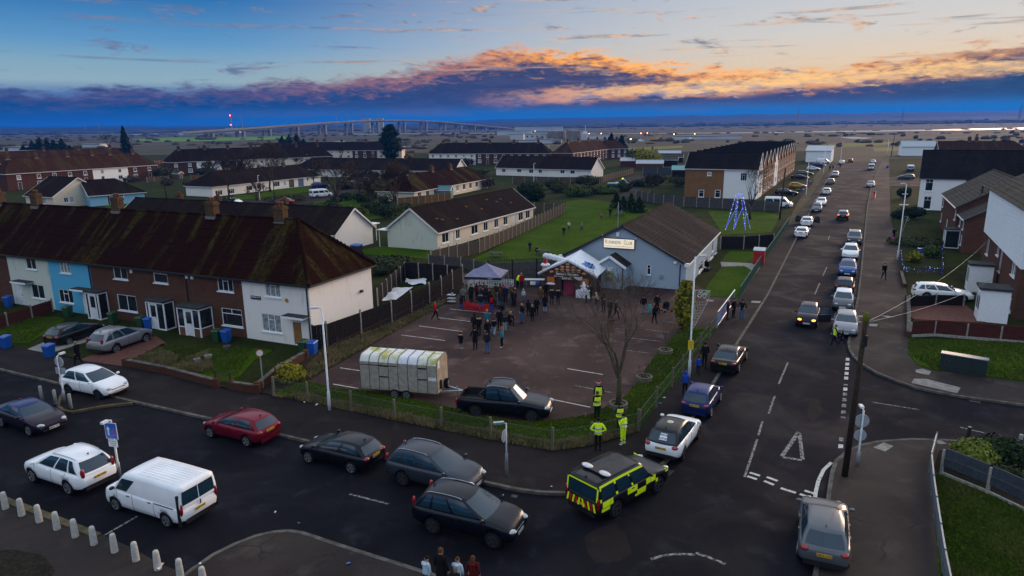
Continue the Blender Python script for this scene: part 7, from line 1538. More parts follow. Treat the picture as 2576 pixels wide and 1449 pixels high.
for i, (px, w, h, lab_) in enumerate((((1630, 420), 12, 8, 'pale green broad tree by the far garages'), ((1600, 418), 10, 7, 'dark round tree by the far garages'), ((560, 520), 5, 2.4, 'hedge at the edge of the estate lawn'), ((730, 508), 9, 1.6, 'low hedge behind the red car'), ((420, 450), 8, 4, 'dark shrubs between the far left rows'), ((520, 440), 9, 2.5, 'hedge in front of the long dark-roofed row'), ((970, 690), 4, 1.7, 'overgrown bramble behind the corner garden'), ((1000, 672), 5, 1.4, 'bramble against the low garden fence'), ((1400, 420), 9, 4, 'dark hedge before the brown-roofed far row'), ((1700, 470), 6, 3, 'dark shrub at the yard corner'))):
 bush(px, w, h, lab_, 'leaf_yellow' if i == 0 else 'leaf_hedge', 900, .14 if px[1] > 460 else .28, 120+i)
# grass that cannot be counted
def tufts(name, polys, n, hgt, mat, seed, label, z=.13):
 rg = random.Random(seed); m = MB()
 for poly, cnt in polys:
  w = gpx(poly); xs = [p[0] for p in w]; ys = [p[1] for p in w]; k = 0; tries = 0
  while k < cnt and tries < cnt*8:
   tries += 1; x, y = rg.uniform(min(xs), max(xs)), rg.uniform(min(ys), max(ys)); ins = False; j = len(w)-1
   for i in range(len(w)):
    if (w[i][1] > y) != (w[j][1] > y) and x < (w[j][0]-w[i][0])*(y-w[i][1])/(w[j][1]-w[i][1])+w[i][0]: ins = not ins
    j = i
   if not ins: continue
   k += 1; c = mnoise.noise((x*.5, y*.5, seed)); hh = hgt*rg.uniform(.4, 1.2)*(1+.6*c)
   for b in range(2):
    a = rg.random()*6.28; q = rg.uniform(.03, .06); l = rg.uniform(-.5, .5)*hh
    m.add([(x-math.cos(a)*q, y-math.sin(a)*q, z), (x+math.cos(a)*q, y+math.sin(a)*q, z), (x+l, y+rg.uniform(-.5, .5)*hh, z+hh)], [(0, 1, 2)])
 o = m.build(name, mat, kind='stuff'); o['label'] = label; o['category'] = 'grass'
VERGE = [(770, 962), (834, 981), (929, 988), (1010, 1003), (1144, 1033), (1288, 1065), (1400, 1062), (1480, 1050), (1560, 1015), (1600, 970), (1640, 910), (1705, 838), (1801, 831), (1603, 1091), (1487, 1125), (1390, 1139), (1236, 1111), (993, 1062), (776, 1015), (705, 985)]
FRONT = [(689, 1003), (776, 1017), (993, 1064), (1236, 1113), (1390, 1141), (1488, 1127), (1606, 1092), (1590, 1080), (1480, 1108), (1390, 1120), (1236, 1094), (993, 1046), (776, 1000)]
NEARL = [(2342, 1196), (2480, 1250), (2640, 1320), (2640, 1500), (2370, 1500)]
tufts('grass', [(VERGE, 16000), (NEARL, 9000), ([(2284, 857), (2284, 893), (2344, 933), (2576, 963), (2640, 972), (2640, 868)], 5000), ([(320, 915), (410, 870), (640, 875), (600, 950), (430, 940)], 4000), ([(0, 800), (150, 802), (75, 864), (0, 864)], 1500)], 0, .10, 'grass_blade', 1, 'short green grass of the verges and near lawns')
tufts('dry_grass', [(FRONT, 7000), ([(430, 935), (480, 900), (520, 890), (540, 930), (500, 945)], 1400), ([(330, 915), (400, 880), (450, 900), (440, 935)], 900), ([(824, 880), (986, 818), (1126, 752), (1126, 764), (854, 916), (770, 962), (720, 975)], 5000)], 0, .22, 'grass_dry', 2, 'dry straw-coloured grass along the mesh fence and overgrown bank', .14)
# ================================================================== people
CL_ = dict(black=(.010, .010, .012), dark=(.020, .019, .024), navy=(.012, .018, .05), grey=(.16, .17, .19), brown=(.10, .06, .03), olive=(.035, .032, .018), blue=(.02, .07, .40), teal=(.03, .20, .30), pale=(.45, .58, .68), white=(.62, .62, .62), cream=(.48, .42, .30), red=(.42, .012, .015), pink=(.50, .08, .25), lilac=(.45, .28, .55), turq=(.05, .42, .45), jeans=(.05, .13, .30), ljeans=(.25, .38, .52), purple=(.08, .05, .30), orange=(.50, .11, .03), skin=(.45, .24, .16), hair=(.018, .012, .009), bhair=(.10, .045, .018), ghair=(.30, .12, .03), blond=(.32, .22, .10), fur=(.38, .28, .16), hivis=(.55, .85, .02), silver=(.5, .5, .5), amber=(.55, .28, .02), greyh=(.22, .22, .22), dkred=(.10, .012, .012), shoe=(.02, .018, .016), wshoe=(.6, .6, .6))
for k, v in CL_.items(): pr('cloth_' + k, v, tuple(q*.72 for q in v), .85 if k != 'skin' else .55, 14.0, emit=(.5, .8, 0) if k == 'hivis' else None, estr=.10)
def pose_mesh(P_):
 """one continuous body grown from a posed skeleton; faces coloured by the limb they belong to"""
 J = dict(pel=(0, 0, .96, .135), wai=(0, 0, 1.10, .135), che=(0, 0, 1.30, .150), nec=(0, 0, 1.47, .062), hb=(.015, 0, 1.545, .070), hm=(.02, 0, 1.625, .092), ht=(.0, 0, 1.705, .070), nose=(.105, 0, 1.60, .016))
 for s, sg in (('l', 1), ('r', -1)):
  J.update({s+'hip': (0, sg*.085, .88, .100), s+'kne': (.02, sg*.095, .50, .068), s+'ank': (-.01, sg*.10, .10, .045), s+'hee': (-.03, sg*.10, .045, .045), s+'toe': (.15, sg*.12, .035, .036),
      s+'sho': (0, sg*.175, 1.415, .070), s+'elb': (-.03, sg*.245, 1.13, .052), s+'wri': (.07, sg*.235, .90, .036), s+'pal': (.10, sg*.235, .835, .034), s+'ear': (.01, sg*.088, 1.61, .018)})
 for k, v in P_.items():
  if not k.startswith('_'): J[k] = (*v, J[k][3]) if len(v) == 3 else v
 E = [('pel', 'wai', 0), ('wai', 'che', 0), ('che', 'nec', 0), ('nec', 'hb', 3), ('hb', 'hm', 3), ('hm', 'ht', 3), ('hm', 'nose', 3)]
 for s in 'lr':
  E += [('pel', s+'hip', 1), (s+'hip', s+'kne', 1), (s+'kne', s+'ank', 1), (s+'ank', s+'hee', 2), (s+'hee', s+'toe', 2), ('che', s+'sho', 0), (s+'sho', s+'elb', 0), (s+'elb', s+'wri', 0), (s+'wri', s+'pal', 3), ('hm', s+'ear', 3)]
  p = Vector(J[s+'pal'][:3]); w = Vector(J[s+'wri'][:3]); d = (p-w).normalized(); sgn = 1 if s == 'l' else -1
  side = d.cross(Vector((0, sgn, .2))).normalized()
  for i in range(5):                         # four fingers and a thumb
   if i == 4: b = p - d*.03 + side*.045; tip = b + (d*.5 + side*.6).normalized()*.045
   else: b = p + d*.035 + side*(.030 - .020*i); tip = b + (d*.85 + Vector((0, -sgn*.5, 0))).normalized()*(.062, .070, .066, .050)[i]
   J[f'{s}f{i}'] = (*b, .012); J[f'{s}t{i}'] = (*tip, .009); E += [(s+'pal', f'{s}f{i}', 3), (f'{s}f{i}', f'{s}t{i}', 3)]
 names = list(J); idx = {k: i for i, k in enumerate(names)}
 me = bpy.data.meshes.new('person'); me.from_pydata([J[k][:3] for k in names], [(idx[a], idx[b]) for a, b, _ in E], [])
 o = bpy.data.objects.new('tmp', me); COL.objects.link(o); o.modifiers.new('s', 'SKIN'); sk = me.skin_vertices[0].data
 for i, k in enumerate(names): r = J[k][3]; sk[i].radius = (r*1.0, r*1.0); sk[i].use_root = k == 'pel'
 for k in ('pel', 'wai', 'che'): sk[idx[k]].radius = (J[k][3]*.85, J[k][3]*1.15)
 ss = o.modifiers.new('u', 'SUBSURF'); ss.levels = 1
 out = bpy.data.meshes.new_from_object(o.evaluated_get(bpy.context.evaluated_depsgraph_get())); bpy.data.objects.remove(o)
 segs = [(Vector(J[a][:3]), Vector(J[b][:3]), t, J[a][3], J[b][3]) for a, b, t in E]
 for f in out.polygons:
  c = f.center; best = 9; bt = 0
  for a, b, t, ra, rb in segs:
   ab = b-a; u = max(0, min(1, (c-a).dot(ab)/ab.length_squared)); q = (c-(a+ab*u)).length - lerp(ra, rb, u)
   if q < best: best, bt = q, t
  if bt == 1 and c.z > .86 and not P_.get('_low'): bt = 0
  f.material_index = bt; f.use_smooth = True
 for k in ('black', 'jeans', 'shoe', 'skin'): out.materials.append(MATS['cloth_' + k])
 return out, Vector(J['hm'][:3]), Vector(J['che'][:3]), Vector(J['pel'][:3])
POSES = {
 'stand': {}, 'pocket': {'lwri': (.10, .17, .97), 'rwri': (.10, -.17, .97), 'lpal': (.13, .14, .93), 'rpal': (.13, -.14, .93), 'lelb': (-.09, .25, 1.14), 'relb': (-.09, -.25, 1.14)},
 'walk': {'lkne': (.16, .095, .52), 'lank': (.22, .10, .12), 'lhee': (.20, .10, .05), 'ltoe': (.38, .11, .07), 'rkne': (-.02, -.095, .50), 'rank': (-.28, -.10, .16), 'rhee': (-.32, -.10, .13), 'rtoe': (-.18, -.11, .04), 'relb': (.08, -.23, 1.14), 'rwri': (.22, -.20, .97), 'rpal': (.27, -.20, .92), 'lelb': (-.14, .23, 1.15), 'lwri': (-.10, .24, .92), 'lpal': (-.09, .24, .86)},
 'phone': {'lelb': (.02, .22, 1.14), 'lwri': (.22, .08, 1.22), 'lpal': (.27, .05, 1.25), 'relb': (.02, -.22, 1.14), 'rwri': (.22, -.06, 1.18), 'rpal': (.27, -.03, 1.20), 'hm': (.05, 0, 1.61), 'nose': (.135, 0, 1.565)},
 'reach': {'lelb': (.10, .25, 1.20), 'lwri': (.30, .24, 1.12), 'lpal': (.36, .24, 1.10), 'che': (.05, 0, 1.30), 'nec': (.08, 0, 1.46), 'hb': (.10, 0, 1.53), 'hm': (.12, 0, 1.61), 'ht': (.10, 0, 1.69), 'nose': (.205, 0, 1.58)},
 'bend': {'wai': (.06, 0, 1.08), 'che': (.24, 0, 1.20), 'nec': (.38, 0, 1.28), 'hb': (.44, 0, 1.32), 'hm': (.50, 0, 1.36), 'ht': (.55, 0, 1.42), 'nose': (.56, 0, 1.29), 'lsho': (.28, .17, 1.26), 'rsho': (.28, -.17, 1.26), 'lelb': (.36, .23, 1.02), 'relb': (.36, -.23, 1.02), 'lwri': (.48, .18, .88), 'rwri': (.48, -.18, .88), 'lpal': (.52, .17, .83), 'rpal': (.52, -.17, .83), 'lear': (.50, .088, 1.35), 'rear': (.50, -.088, 1.35)},
 'hips': {'lelb': (-.08, .36, 1.16), 'relb': (-.08, -.36, 1.16), 'lwri': (.06, .20, 1.02), 'rwri': (.06, -.20, 1.02), 'lpal': (.10, .17, 1.0), 'rpal': (.10, -.17, 1.0)},
 'crouch': {'_low': 1, 'pel': (-.12, 0, .42), 'wai': (-.06, 0, .56), 'che': (.04, 0, .76), 'nec': (.10, 0, .92), 'hb': (.13, 0, .98), 'hm': (.15, 0, 1.06), 'ht': (.13, 0, 1.14), 'nose': (.235, 0, 1.03), 'lhip': (-.10, .09, .36), 'rhip': (-.10, -.09, .36), 'lkne': (.24, .13, .46), 'rkne': (.24, -.13, .40), 'lank': (.04, .12, .10), 'rank': (.02, -.12, .10), 'lhee': (.02, .12, .05), 'rhee': (.0, -.12, .05), 'ltoe': (.20, .13, .035), 'rtoe': (.18, -.13, .035), 'lsho': (.06, .17, .87), 'rsho': (.06, -.17, .87), 'lelb': (.20, .24, .66), 'relb': (.20, -.24, .66), 'lwri': (.38, .14, .66), 'rwri': (.38, -.14, .66), 'lpal': (.43, .12, .66), 'rpal': (.43, -.12, .66), 'lear': (.14, .088, 1.05), 'rear': (.14, -.088, 1.05)},
 'run': {'lkne': (.26, .095, .62), 'lank': (.10, .10, .30), 'lhee': (.06, .10, .26), 'ltoe': (.22, .11, .18), 'rkne': (-.05, -.095, .50), 'rank': (-.24, -.10, .14), 'rhee': (-.27, -.10, .11), 'rtoe': (-.12, -.11, .035), 'relb': (.10, -.26, 1.18), 'rwri': (.26, -.22, 1.22), 'rpal': (.31, -.21, 1.25), 'lelb': (-.22, .26, 1.22), 'lwri': (-.14, .30, 1.02), 'lpal': (-.10, .30, .97)},
}
PM = {k: pose_mesh(v) for k, v in POSES.items()}
def cm(c): return MATS['cloth_' + c]
def person(px, h, pose, face, top, legs, head, label, extra='', z=None, shoe='shoe', group=None):
 me, H, C, PE = PM[pose]; s = h/1.78; p = G(px[0], px[1], z or 0.0); child = h < 1.45
 o = bpy.data.objects.new('person', me); COL.objects.link(o); o.location = (p.x, p.y, .10 if not z else .0); o.rotation_euler = (0, 0, R(face)); o.scale = (s*(1.06 if child else 1), s*(1.10 if child else 1.04), s)
 tag(o, label, 'person', group)
 for i, c in enumerate((top, legs, shoe, 'skin')): o.material_slots[i].link = 'OBJECT'; o.material_slots[i].material = cm(c)
 def part(name, m, mat, smooth=True):
  q = ob(name, m.mesh(name, smooth), mat if isinstance(mat, str) else mat, o); return q
 k, _, c = head.partition(':')
 up = (H - C).normalized() if pose in ('bend',) else Vector((0, 0, 1))
 if k in ('short', 'long'):
  m = MB(); m.ball(H + Vector((-.022, 0, .030)), (.098, .098, .098), 10, 6)
  if k == 'long': m.ball(H + Vector((-.075, 0, -.10)), (.060, .105, .19), 8, 6)
  part('hair', m, cm(c or 'hair'))
 elif k == 'bald': part('hair', MB().ball(H + Vector((-.05, 0, -.03)), (.06, .096, .05), 8, 5), cm('greyh'))
 elif k == 'hood':
  part('hood', MB().ball(H + Vector((-.025, 0, .0)), (.118, .118, .150), 10, 6), cm(c or top))
 elif k == 'fur':
  part('hair', MB().ball(H + Vector((-.022, 0, .030)), (.098, .098, .098), 10, 6), cm('hair')); m = MB(); b = C + (H-C)*.52; m.tube([b + Vector((math.cos(a)*.125-.05, math.sin(a)*.15, .02)) for a in [i*math.tau/12 for i in range(13)]], .048, 6); part('hood_trim', m, cm(c or 'fur'))
 elif k == 'hat':
  m = MB(); m.ball(H + Vector((-.012, 0, .045)), (.104, .104, .095), 10, 6); m.ball(H + Vector((-.02, 0, .165)), .045, 7, 5); part('bobble_hat', m, cm(c))
 elif k == 'cap': part('beanie', MB().ball(H + Vector((-.012, 0, .045)), (.104, .104, .10), 10, 6), cm(c))
 elif k == 'santa':
  m = MB(); m.lathe([(.108, .03), (.098, .10), (.06, .18), (.02, .22)], 10, H); part('festive_hat', m, cm('red')); m = MB(); m.lathe([(.105, .015), (.118, .03), (.118, .06), (.105, .07)], 10, H); part('hat_band', m, cm('white'))
 if 'c' in extra:                                # long coat skirt
  m = MB(); vs = []; fs = []
  for zz, r in ((.62, .19), (.80, .185), (1.0, .17), (1.12, .155)):
   for i in range(12): a = math.tau*i/12; vs.append((math.cos(a)*r*.85, math.sin(a)*r*1.05, zz))
  for j in range(3):
   for i in range(12): fs.append((j*12+i, j*12+(i+1) % 12, (j+1)*12+(i+1) % 12, (j+1)*12+i))
  m.add(vs, fs); part('coat_skirt', m, cm(top))
 if 'v' in extra or 'V' in extra:                # fluorescent waistcoat with reflective bands
  def shell(z0, z1, r, name, mat):
   m = MB(); vs = []; fs = []; n = 14; L = 4
   for j in range(L+1):
    zz = lerp(z0, z1, j/L); rr = r*(1 - .10*max(0, (zz-1.28)/.16))
    for i in range(n): a = math.tau*i/n; vs.append((C.x*.9 + math.cos(a)*rr*.92, math.sin(a)*rr*1.18, zz))
   for j in range(L):
    for i in range(n): fs.append((j*n+i, j*n+(i+1) % n, (j+1)*n+(i+1) % n, (j+1)*n+i))
   m.add(vs, fs); part(name, m, cm(mat))
  shell(.92, 1.42, .175, 'hi_vis_vest', 'hivis'); shell(1.02, 1.07, .180, 'reflective_band', 'silver'); shell(1.17, 1.21, .181, 'reflective_band', 'silver')
 if 'b' in extra: part('rucksack', MB().box((-.22, 0, 1.25), (.16, .28, .36)), cm('red'), False)
 if 's' in extra:                                # striped socks
  for y in (.10, -.10):
   for i in range(4): part('sock_stripe', MB().lathe([(.064, 0), (.064, .04)], 8, (.0 + .01*i, y, .14 + .085*i)), cm('navy' if i % 2 else 'white'))
 if 't' in extra: part('reflective_band', MB().lathe([(.183, 1.0), (.183, 1.05)], 14), cm('silver')); part('reflective_band', MB().lathe([(.187, 1.2), (.187, 1.25)], 14), cm('silver'))
 if 'h' in extra: part('hood_down', MB().ball(C + Vector((-.15, 0, .13)), (.08, .13, .07), 8, 5), cm(top))
 return o
PEOPLE = [
 ((1166, 768), 1.72, 'pocket', 80, 'grey', 'dark', 'short:bhair', 'man in grey hooded top at the left edge of the crowd', 'h'), ((1161, 778), 1.2, 'stand', 60, 'dark', 'purple', 'hood', 'small child in dark coat behind the grey hooded man', 'c'), ((1186, 761), 1.7, 'stand', -60, 'black', 'black', 'short', 'person in black facing out beside the picket fence', ''),
 ((1210, 788), 1.8, 'pocket', 88, 'dark', 'jeans', 'fur:grey', 'man in dark gilet with grey fur hood and blue jeans, back turned', ''), ((1237, 790), 1.66, 'stand', 95, 'black', 'purple', 'hood', 'person with red rucksack and purple trousers', 'b'), ((1217, 768), 1.7, 'stand', 90, 'black', 'black', 'hood', 'person in black hood at the gazebo front', 'c'),
 ((1231, 771), 1.65, 'phone', 80, 'dark', 'dark', 'short:bhair', 'brown-haired person in dark coat under the gazebo', ''), ((1243, 774), 1.6, 'stand', 100, 'brown', 'black', 'long:bhair', 'woman in brown coat behind the red rucksack', 'c'), ((1254, 772), 1.25, 'reach', 120, 'lilac', 'turq', 'hat:white', 'girl in lilac jacket with white bobble hat and turquoise trousers', ''), ((1260, 760), 1.7, 'stand', 95, 'black', 'black', 'short', 'person in black behind the girl in lilac', ''),
 ((1272, 764), 1.66, 'stand', 90, 'navy', 'black', 'hood:pink', 'person in navy with pink hood near the picket fence', 'c'), ((1288, 758), 1.68, 'bend', 100, 'brown', 'dark', 'short:bhair', 'person in brown top bending forward by the picket fence', ''), ((1302, 728), 1.72, 'bend', 40, 'hivis', 'black', 'short:bhair', 'person in plain fluorescent jacket bending at the stall', ''), ((1312, 730), 1.7, 'stand', -70, 'red', 'black', 'short:greyh', 'grey-haired person in red jacket at the stall', ''),
 ((1317, 760), 1.15, 'stand', -80, 'pale', 'grey', 'hat:white', 'girl in pale blue jacket with white bobble hat', ''), ((1225, 762), 1.6, 'stand', 70, 'dark', 'dark', 'short', 'dark-haired person deep in the gazebo crowd', ''), ((1200, 757), 1.62, 'stand', 60, 'dkred', 'black', 'long:hair', 'long-haired person beside the picket corner', ''), ((1248, 757), 1.6, 'stand', 100, 'olive', 'black', 'cap:dark', 'person in olive coat and dark beanie at the stall', ''),
 ((1360, 768), 1.66, 'stand', 90, 'brown', 'jeans', 'hood:fur', 'person in thick brown fur coat facing the grotto', 'c'), ((1373, 756), 1.75, 'stand', 70, 'black', 'black', 'short', 'tall person in black beside the grotto entrance', ''), ((1371, 789), 1.62, 'stand', 92, 'black', 'ljeans', 'long:hair', 'woman in black sleeveless coat with pale jeans', 'c'), ((1350, 796), 1.68, 'stand', 110, 'black', 'black', 'long:bhair', 'long-haired woman all in black before the grotto', 'c'), ((1329, 799), 1.5, 'stand', 90, 'black', 'black', 'hood', 'child-sized figure in black hood between the adults', ''), ((1339, 812), 1.5, 'stand', 85, 'black', 'black', 'short:blond', 'fair-haired youth in black coat', 'c'),
 ((1313, 816), 1.78, 'pocket', -150, 'black', 'jeans', 'bald', 'balding man in black jacket and blue jeans', ''), ((1388, 770), 1.66, 'stand', 95, 'dark', 'black', 'fur', 'woman in dark parka with pale fur trim near the grotto', 'c'), ((1404, 772), 1.7, 'stand', 80, 'black', 'navy', 'fur', 'man in black parka with tan fur trim at the grotto door', ''), ((1475, 765), 1.66, 'phone', 160, 'white', 'black', 'long:bhair', 'woman in white jacket with long brown hair right of the grotto', ''), ((1487, 761), 1.7, 'stand', 150, 'dark', 'black', 'long:bhair', 'dark figure behind the woman in white jacket', ''), ((1502, 767), 1.6, 'crouch', 170, 'cream', 'dark', 'hood:cream', 'person in cream fleece crouching near the porch', ''),
 ((1518, 788), 1.8, 'phone', -80, 'olive', 'dark', 'hood:olive', 'man in olive parka with hood up behind the bare tree', 'c'), ((1534, 802), 1.68, 'stand', -60, 'black', 'black', 'short', 'person in black beside the small brown dog', 'c'), ((1549, 804), 1.66, 'walk', -40, 'black', 'black', 'short:blond', 'fair-haired person in black holding the dog lead', ''),
 ((1257, 833), 1.84, 'pocket', 85, 'black', 'black', 'cap:black', 'big man all in black with a black beanie', ''), ((1270, 834), 1.35, 'stand', 100, 'dark', 'ljeans', 'short', 'child in dark coat and very pale jeans', '', None, 'wshoe'), ((1281, 820), 1.7, 'crouch', 20, 'black', 'black', 'cap:amber', 'person in black crouching, with a yellow hat', ''), ((1292, 822), 1.1, 'stand', 190, 'dark', 'dark', 'hat:dkred', 'toddler in dark coat and dark red bobble hat', ''), ((1226, 828), 1.55, 'stand', 90, 'teal', 'dark', 'hat:amber', 'person in blue coat with orange bobble hat', 'h'), ((1243, 845), 1.35, 'walk', 80, 'black', 'ljeans', 'fur:grey', 'child in black coat and pale jeans walking away', '', None, 'wshoe'),
 ((1194, 843), 1.72, 'stand', 95, 'dark', 'dark', 'hood', 'person in dark hood at the back of the small group', ''), ((1205, 847), 1.65, 'stand', 100, 'black', 'black', 'fur', 'person in black coat with tan fur collar in the small group', ''), ((1227, 860), 1.74, 'stand', -60, 'black', 'black', 'bald', 'bald man in black facing the small group', ''), ((1196, 883), 1.76, 'hips', 95, 'black', 'black', 'short', 'broad person in black coat with back to the street', 'c'), ((1226, 893), 1.74, 'pocket', 88, 'dark', 'jeans', 'short', 'man in dark jacket and bright blue jeans, back turned', ''), ((1263, 878), 1.66, 'stand', 160, 'teal', 'black', 'long:ghair', 'woman with long ginger hair in light blue denim jacket', '', None, 'wshoe'), ((1160, 881), 1.3, 'pocket', 70, 'black', 'grey', 'fur', 'boy in black parka with pale fur trim standing alone', 'c', None, 'wshoe'), ((1095, 808), 1.78, 'walk', -10, 'red', 'black', 'short', 'man in red padded jacket walking by the garden fence', ''),
 ((1618, 793), 1.72, 'stand', 80, 'black', 'grey', 'short', 'man in black jacket and grey trousers near the club wall', ''), ((1652, 791), 1.78, 'stand', -90, 'black', 'black', 'cap:dkred', 'man in black with dark red beanie', ''), ((1634, 792), 1.0, 'stand', -100, 'turq', 'turq', 'cap:dkred', 'toddler in turquoise suit', ''), ((1646, 818), 1.65, 'walk', 100, 'black', 'black', 'long:hair', 'woman in black leaning towards the toddlers', ''), ((1657, 791), 1.0, 'stand', -90, 'orange', 'dark', 'short:bhair', 'toddler in orange coat beside the pushchair', ''), ((1701, 776), 1.7, 'reach', 190, 'grey', 'dark', 'short:bhair', 'person in grey jacket pushing the black pushchair', ''),
 ((1829, 807), 1.78, 'pocket', -20, 'black', 'black', 'bald', 'balding man in black by the barrier gate', ''), ((1844, 802), 1.72, 'stand', -60, 'black', 'black', 'short', 'dark-haired man in black in the middle of the gate group', ''), ((1865, 807), 1.76, 'hips', -120, 'black', 'jeans', 'cap:black', 'man in open black jacket and jeans by the barrier gate', ''), ((1771, 929), 1.82, 'walk', 70, 'black', 'black', 'short', 'tall man in black walking on the pavement by the mesh fence', ''), ((1756, 946), 1.28, 'walk', 70, 'blue', 'dark', 'short', 'boy in bright blue coat walking beside the tall man', 'h'), ((1722, 997), 1.55, 'stand', 70, 'blue', 'black', 'hood:blue', 'figure in bright blue hooded coat at the lamp post', ''),
 ((1505, 1034), 1.74, 'stand', 88, 'black', 'black', 'santa', 'marshal in red and white festive hat and yellow vest', 'v'), ((1501, 1062), 1.78, 'phone', -70, 'black', 'black', 'short:bhair', 'marshal in open yellow vest facing the street', 'v'), ((1504, 1138), 1.80, 'hips', 80, 'hivis', 'black', 'short', 'marshal in full yellow jacket with hands on hips', 't'), ((1558, 1090), 1.68, 'phone', -80, 'navy', 'black', 'long:hair', 'dark-haired woman in open yellow vest by the planter', 'v'), ((1567, 1124), 1.76, 'phone', 130, 'hivis', 'hivis', 'short', 'marshal in full yellow suit with striped socks', 'st', None, 'wshoe'),
 ((2098, 873), 1.62, 'walk', 160, 'black', 'black', 'short:bhair', 'crossing helper in yellow vest walking past the silver-grey hatchback', 'v'), ((2117, 870), 1.2, 'walk', 150, 'black', 'black', 'short:greyh', 'child in black beside the crossing helper', ''), ((2222, 706), 1.78, 'walk', -95, 'black', 'navy', 'short:bhair', 'man in black coat walking down the right-hand pavement', ''), ((2247, 605), 1.72, 'reach', -80, 'black', 'black', 'short', 'adult in black leaning over a child on the right pavement', ''), ((2245, 615), 1.0, 'stand', -90, 'pink', 'dark', 'hood:pink', 'small child in bright pink on the right pavement', ''), ((199, 921), 1.75, 'walk', 160, 'black', 'black', 'short:blond', 'person in black walking past the red paved drive', 'c'),
 ((1418, 595), 1.45, 'stand', 90, 'black', 'dark', 'short:blond', 'child in black standing on the club field', ''), ((1431, 579), 1.3, 'run', -100, 'white', 'navy', 'short:blond', 'child in white top running on the club field', ''), ((1463, 583), 1.45, 'run', -60, 'grey', 'black', 'long:ghair', 'girl in pale grey top running on the club field', ''), ((1513, 554), 1.3, 'run', 100, 'pink', 'dark', 'short:bhair', 'child in pink coat running towards the trees', ''), ((1535, 548), 1.76, 'stand', 90, 'black', 'black', 'short', 'adult in black watching on the club field', ''), ((1555, 541), 1.6, 'reach', 180, 'blue', 'jeans', 'short:blond', 'person in blue top at the far bench', ''), ((1564, 540), 1.6, 'stand', 180, 'dark', 'ljeans', 'long:hair', 'person in dark top and pale jeans at the far bench', ''), ((1333, 636), 1.45, 'walk', 80, 'navy', 'navy', 'cap:navy', 'boy in navy tracksuit walking towards the field', ''), ((1349, 640), 1.6, 'crouch', 0, 'dark', 'black', 'long:ghair', 'person sitting low at the picnic table', ''),
 ((2087, 430), 1.75, 'stand', 70, 'black', 'navy', 'short', 'far person in black beside the last lamp post', ''), ((2095, 429), 1.7, 'stand', 100, 'navy', 'black', 'short', 'far person in navy beside the one in black', ''), ((2113, 424), 1.7, 'walk', 60, 'black', 'black', 'short', 'far person walking in the road near the white car', ''),
]
for q in PEOPLE: person(*q)
def by_head(px, h): p = G(px[0], px[1], h); return p
for px, h, pose, face, top, legs, head, lab_, ex in (((1070, 1403), 1.35, 'reach', 60, 'pale', 'dark', 'short', 'boy in pale blue hooded top at the left of the family', 'h'), ((1108, 1379), 1.82, 'stand', 60, 'black', 'black', 'short:bhair', 'tall man in black coat amid the family by the kerb', 'c'), ((1149, 1405), 1.38, 'reach', 75, 'pale', 'dark', 'short:bhair', 'boy in pale blue jacket with dark collar beside the tall man', 'h'), ((1145, 1432), 1.05, 'stand', 80, 'dark', 'dark', 'short:ghair', 'small ginger-haired child in front of the family', ''), ((1189, 1399), 1.55, 'stand', 75, 'dkred', 'dark', 'long:bhair', 'woman in brown furry coat at the right of the family', 'h')):
 o = person((1288, 1000), h, pose, face, top, legs, head, lab_, ex); p = by_head(px, h*.98); o.location = (p.x, p.y, .02)
rg = random.Random(2)
for i in range(14): person((rg.uniform(1178, 1300), rg.uniform(752, 775)), rg.uniform(1.5, 1.78), rg.choice(('stand', 'pocket', 'phone', 'reach')), rg.uniform(50, 130), rg.choice(('black', 'dark', 'navy', 'dkred', 'olive', 'grey', 'brown')), rg.choice(('black', 'jeans', 'dark')), rg.choice(('short', 'hood', 'fur', 'long:bhair', 'cap:dark', 'short:bhair')), 'person in winter clothes packed in the crowd before the gazebo', rg.choice(('', 'c', 'h')), group='crowd before the gazebo')
# ================================================================== the event: gazebo, grotto, stalls
P('canopy_grey', (.20, .20, .30), (.16, .16, .25), .7, 2.0); P('net_white', (.62, .64, .66), rough=.8)
gz = thing('gazebo', 'grey pop-up gazebo with black valance beside the dark fence', 'gazebo', G(1226, 744), R(-12)); s_ = 1.75
m = MB()
for i in range(4):
 a = [(-s_, -s_), (s_, -s_), (s_, s_), (-s_, s_)][i]; b = [(s_, -s_), (s_, s_), (-s_, s_), (-s_, -s_)][i]; n = 5
 for j in range(n):
  f0, f1 = j/n, (j+1)/n; zz = lambda f: 2.2 + 1.0*f**1.25
  m.quad((a[0]*(1-f0), a[1]*(1-f0), zz(f0)), (b[0]*(1-f0), b[1]*(1-f0), zz(f0)), (b[0]*(1-f1)+1e-4, b[1]*(1-f1), zz(f1)), (a[0]*(1-f1), a[1]*(1-f1), zz(f1)))
m.build('canopy', 'canopy_grey', gz, True); m = MB()
for x, y in ((-s_, 0), (s_, 0)): m.box((x, 0, 2.08), (.02, 2*s_, .25))
for y in (-s_, s_): m.box((0, y, 2.08), (2*s_-.04, .02, .25))
m.build('valance', 'black_metal', gz); m = MB(); [m.box((.55+.09*k, -s_-.014, 2.08), (.06, .006, .05+.03*(k % 2))) for k in range(5)]; m.build('worn_lettering', 'white_paint', gz)
for x in (-s_, s_):
 for y in (-s_, s_): MB().box((x*.98, y*.98, 1.05), (.05, .05, 2.1)).build('leg', 'galv', gz)
def table(px, w, d, h, label, rz, top='net_white', goods=()):
 t = thing('trestle_table', label, 'table', G(*px), rz); MB().box((0, 0, h), (w, d, .05)).build('table_top', top, t)
 for x in (-w*.42, w*.42):
  for y in (-d*.4, d*.4): MB().box((x, y, h/2), (.04, .04, h-.05)).build('leg', 'galv', t)
 return t
t_ = table((1345, 721), 2.0, .7, .75, 'stall table with boxes beside the grotto', R(-5))
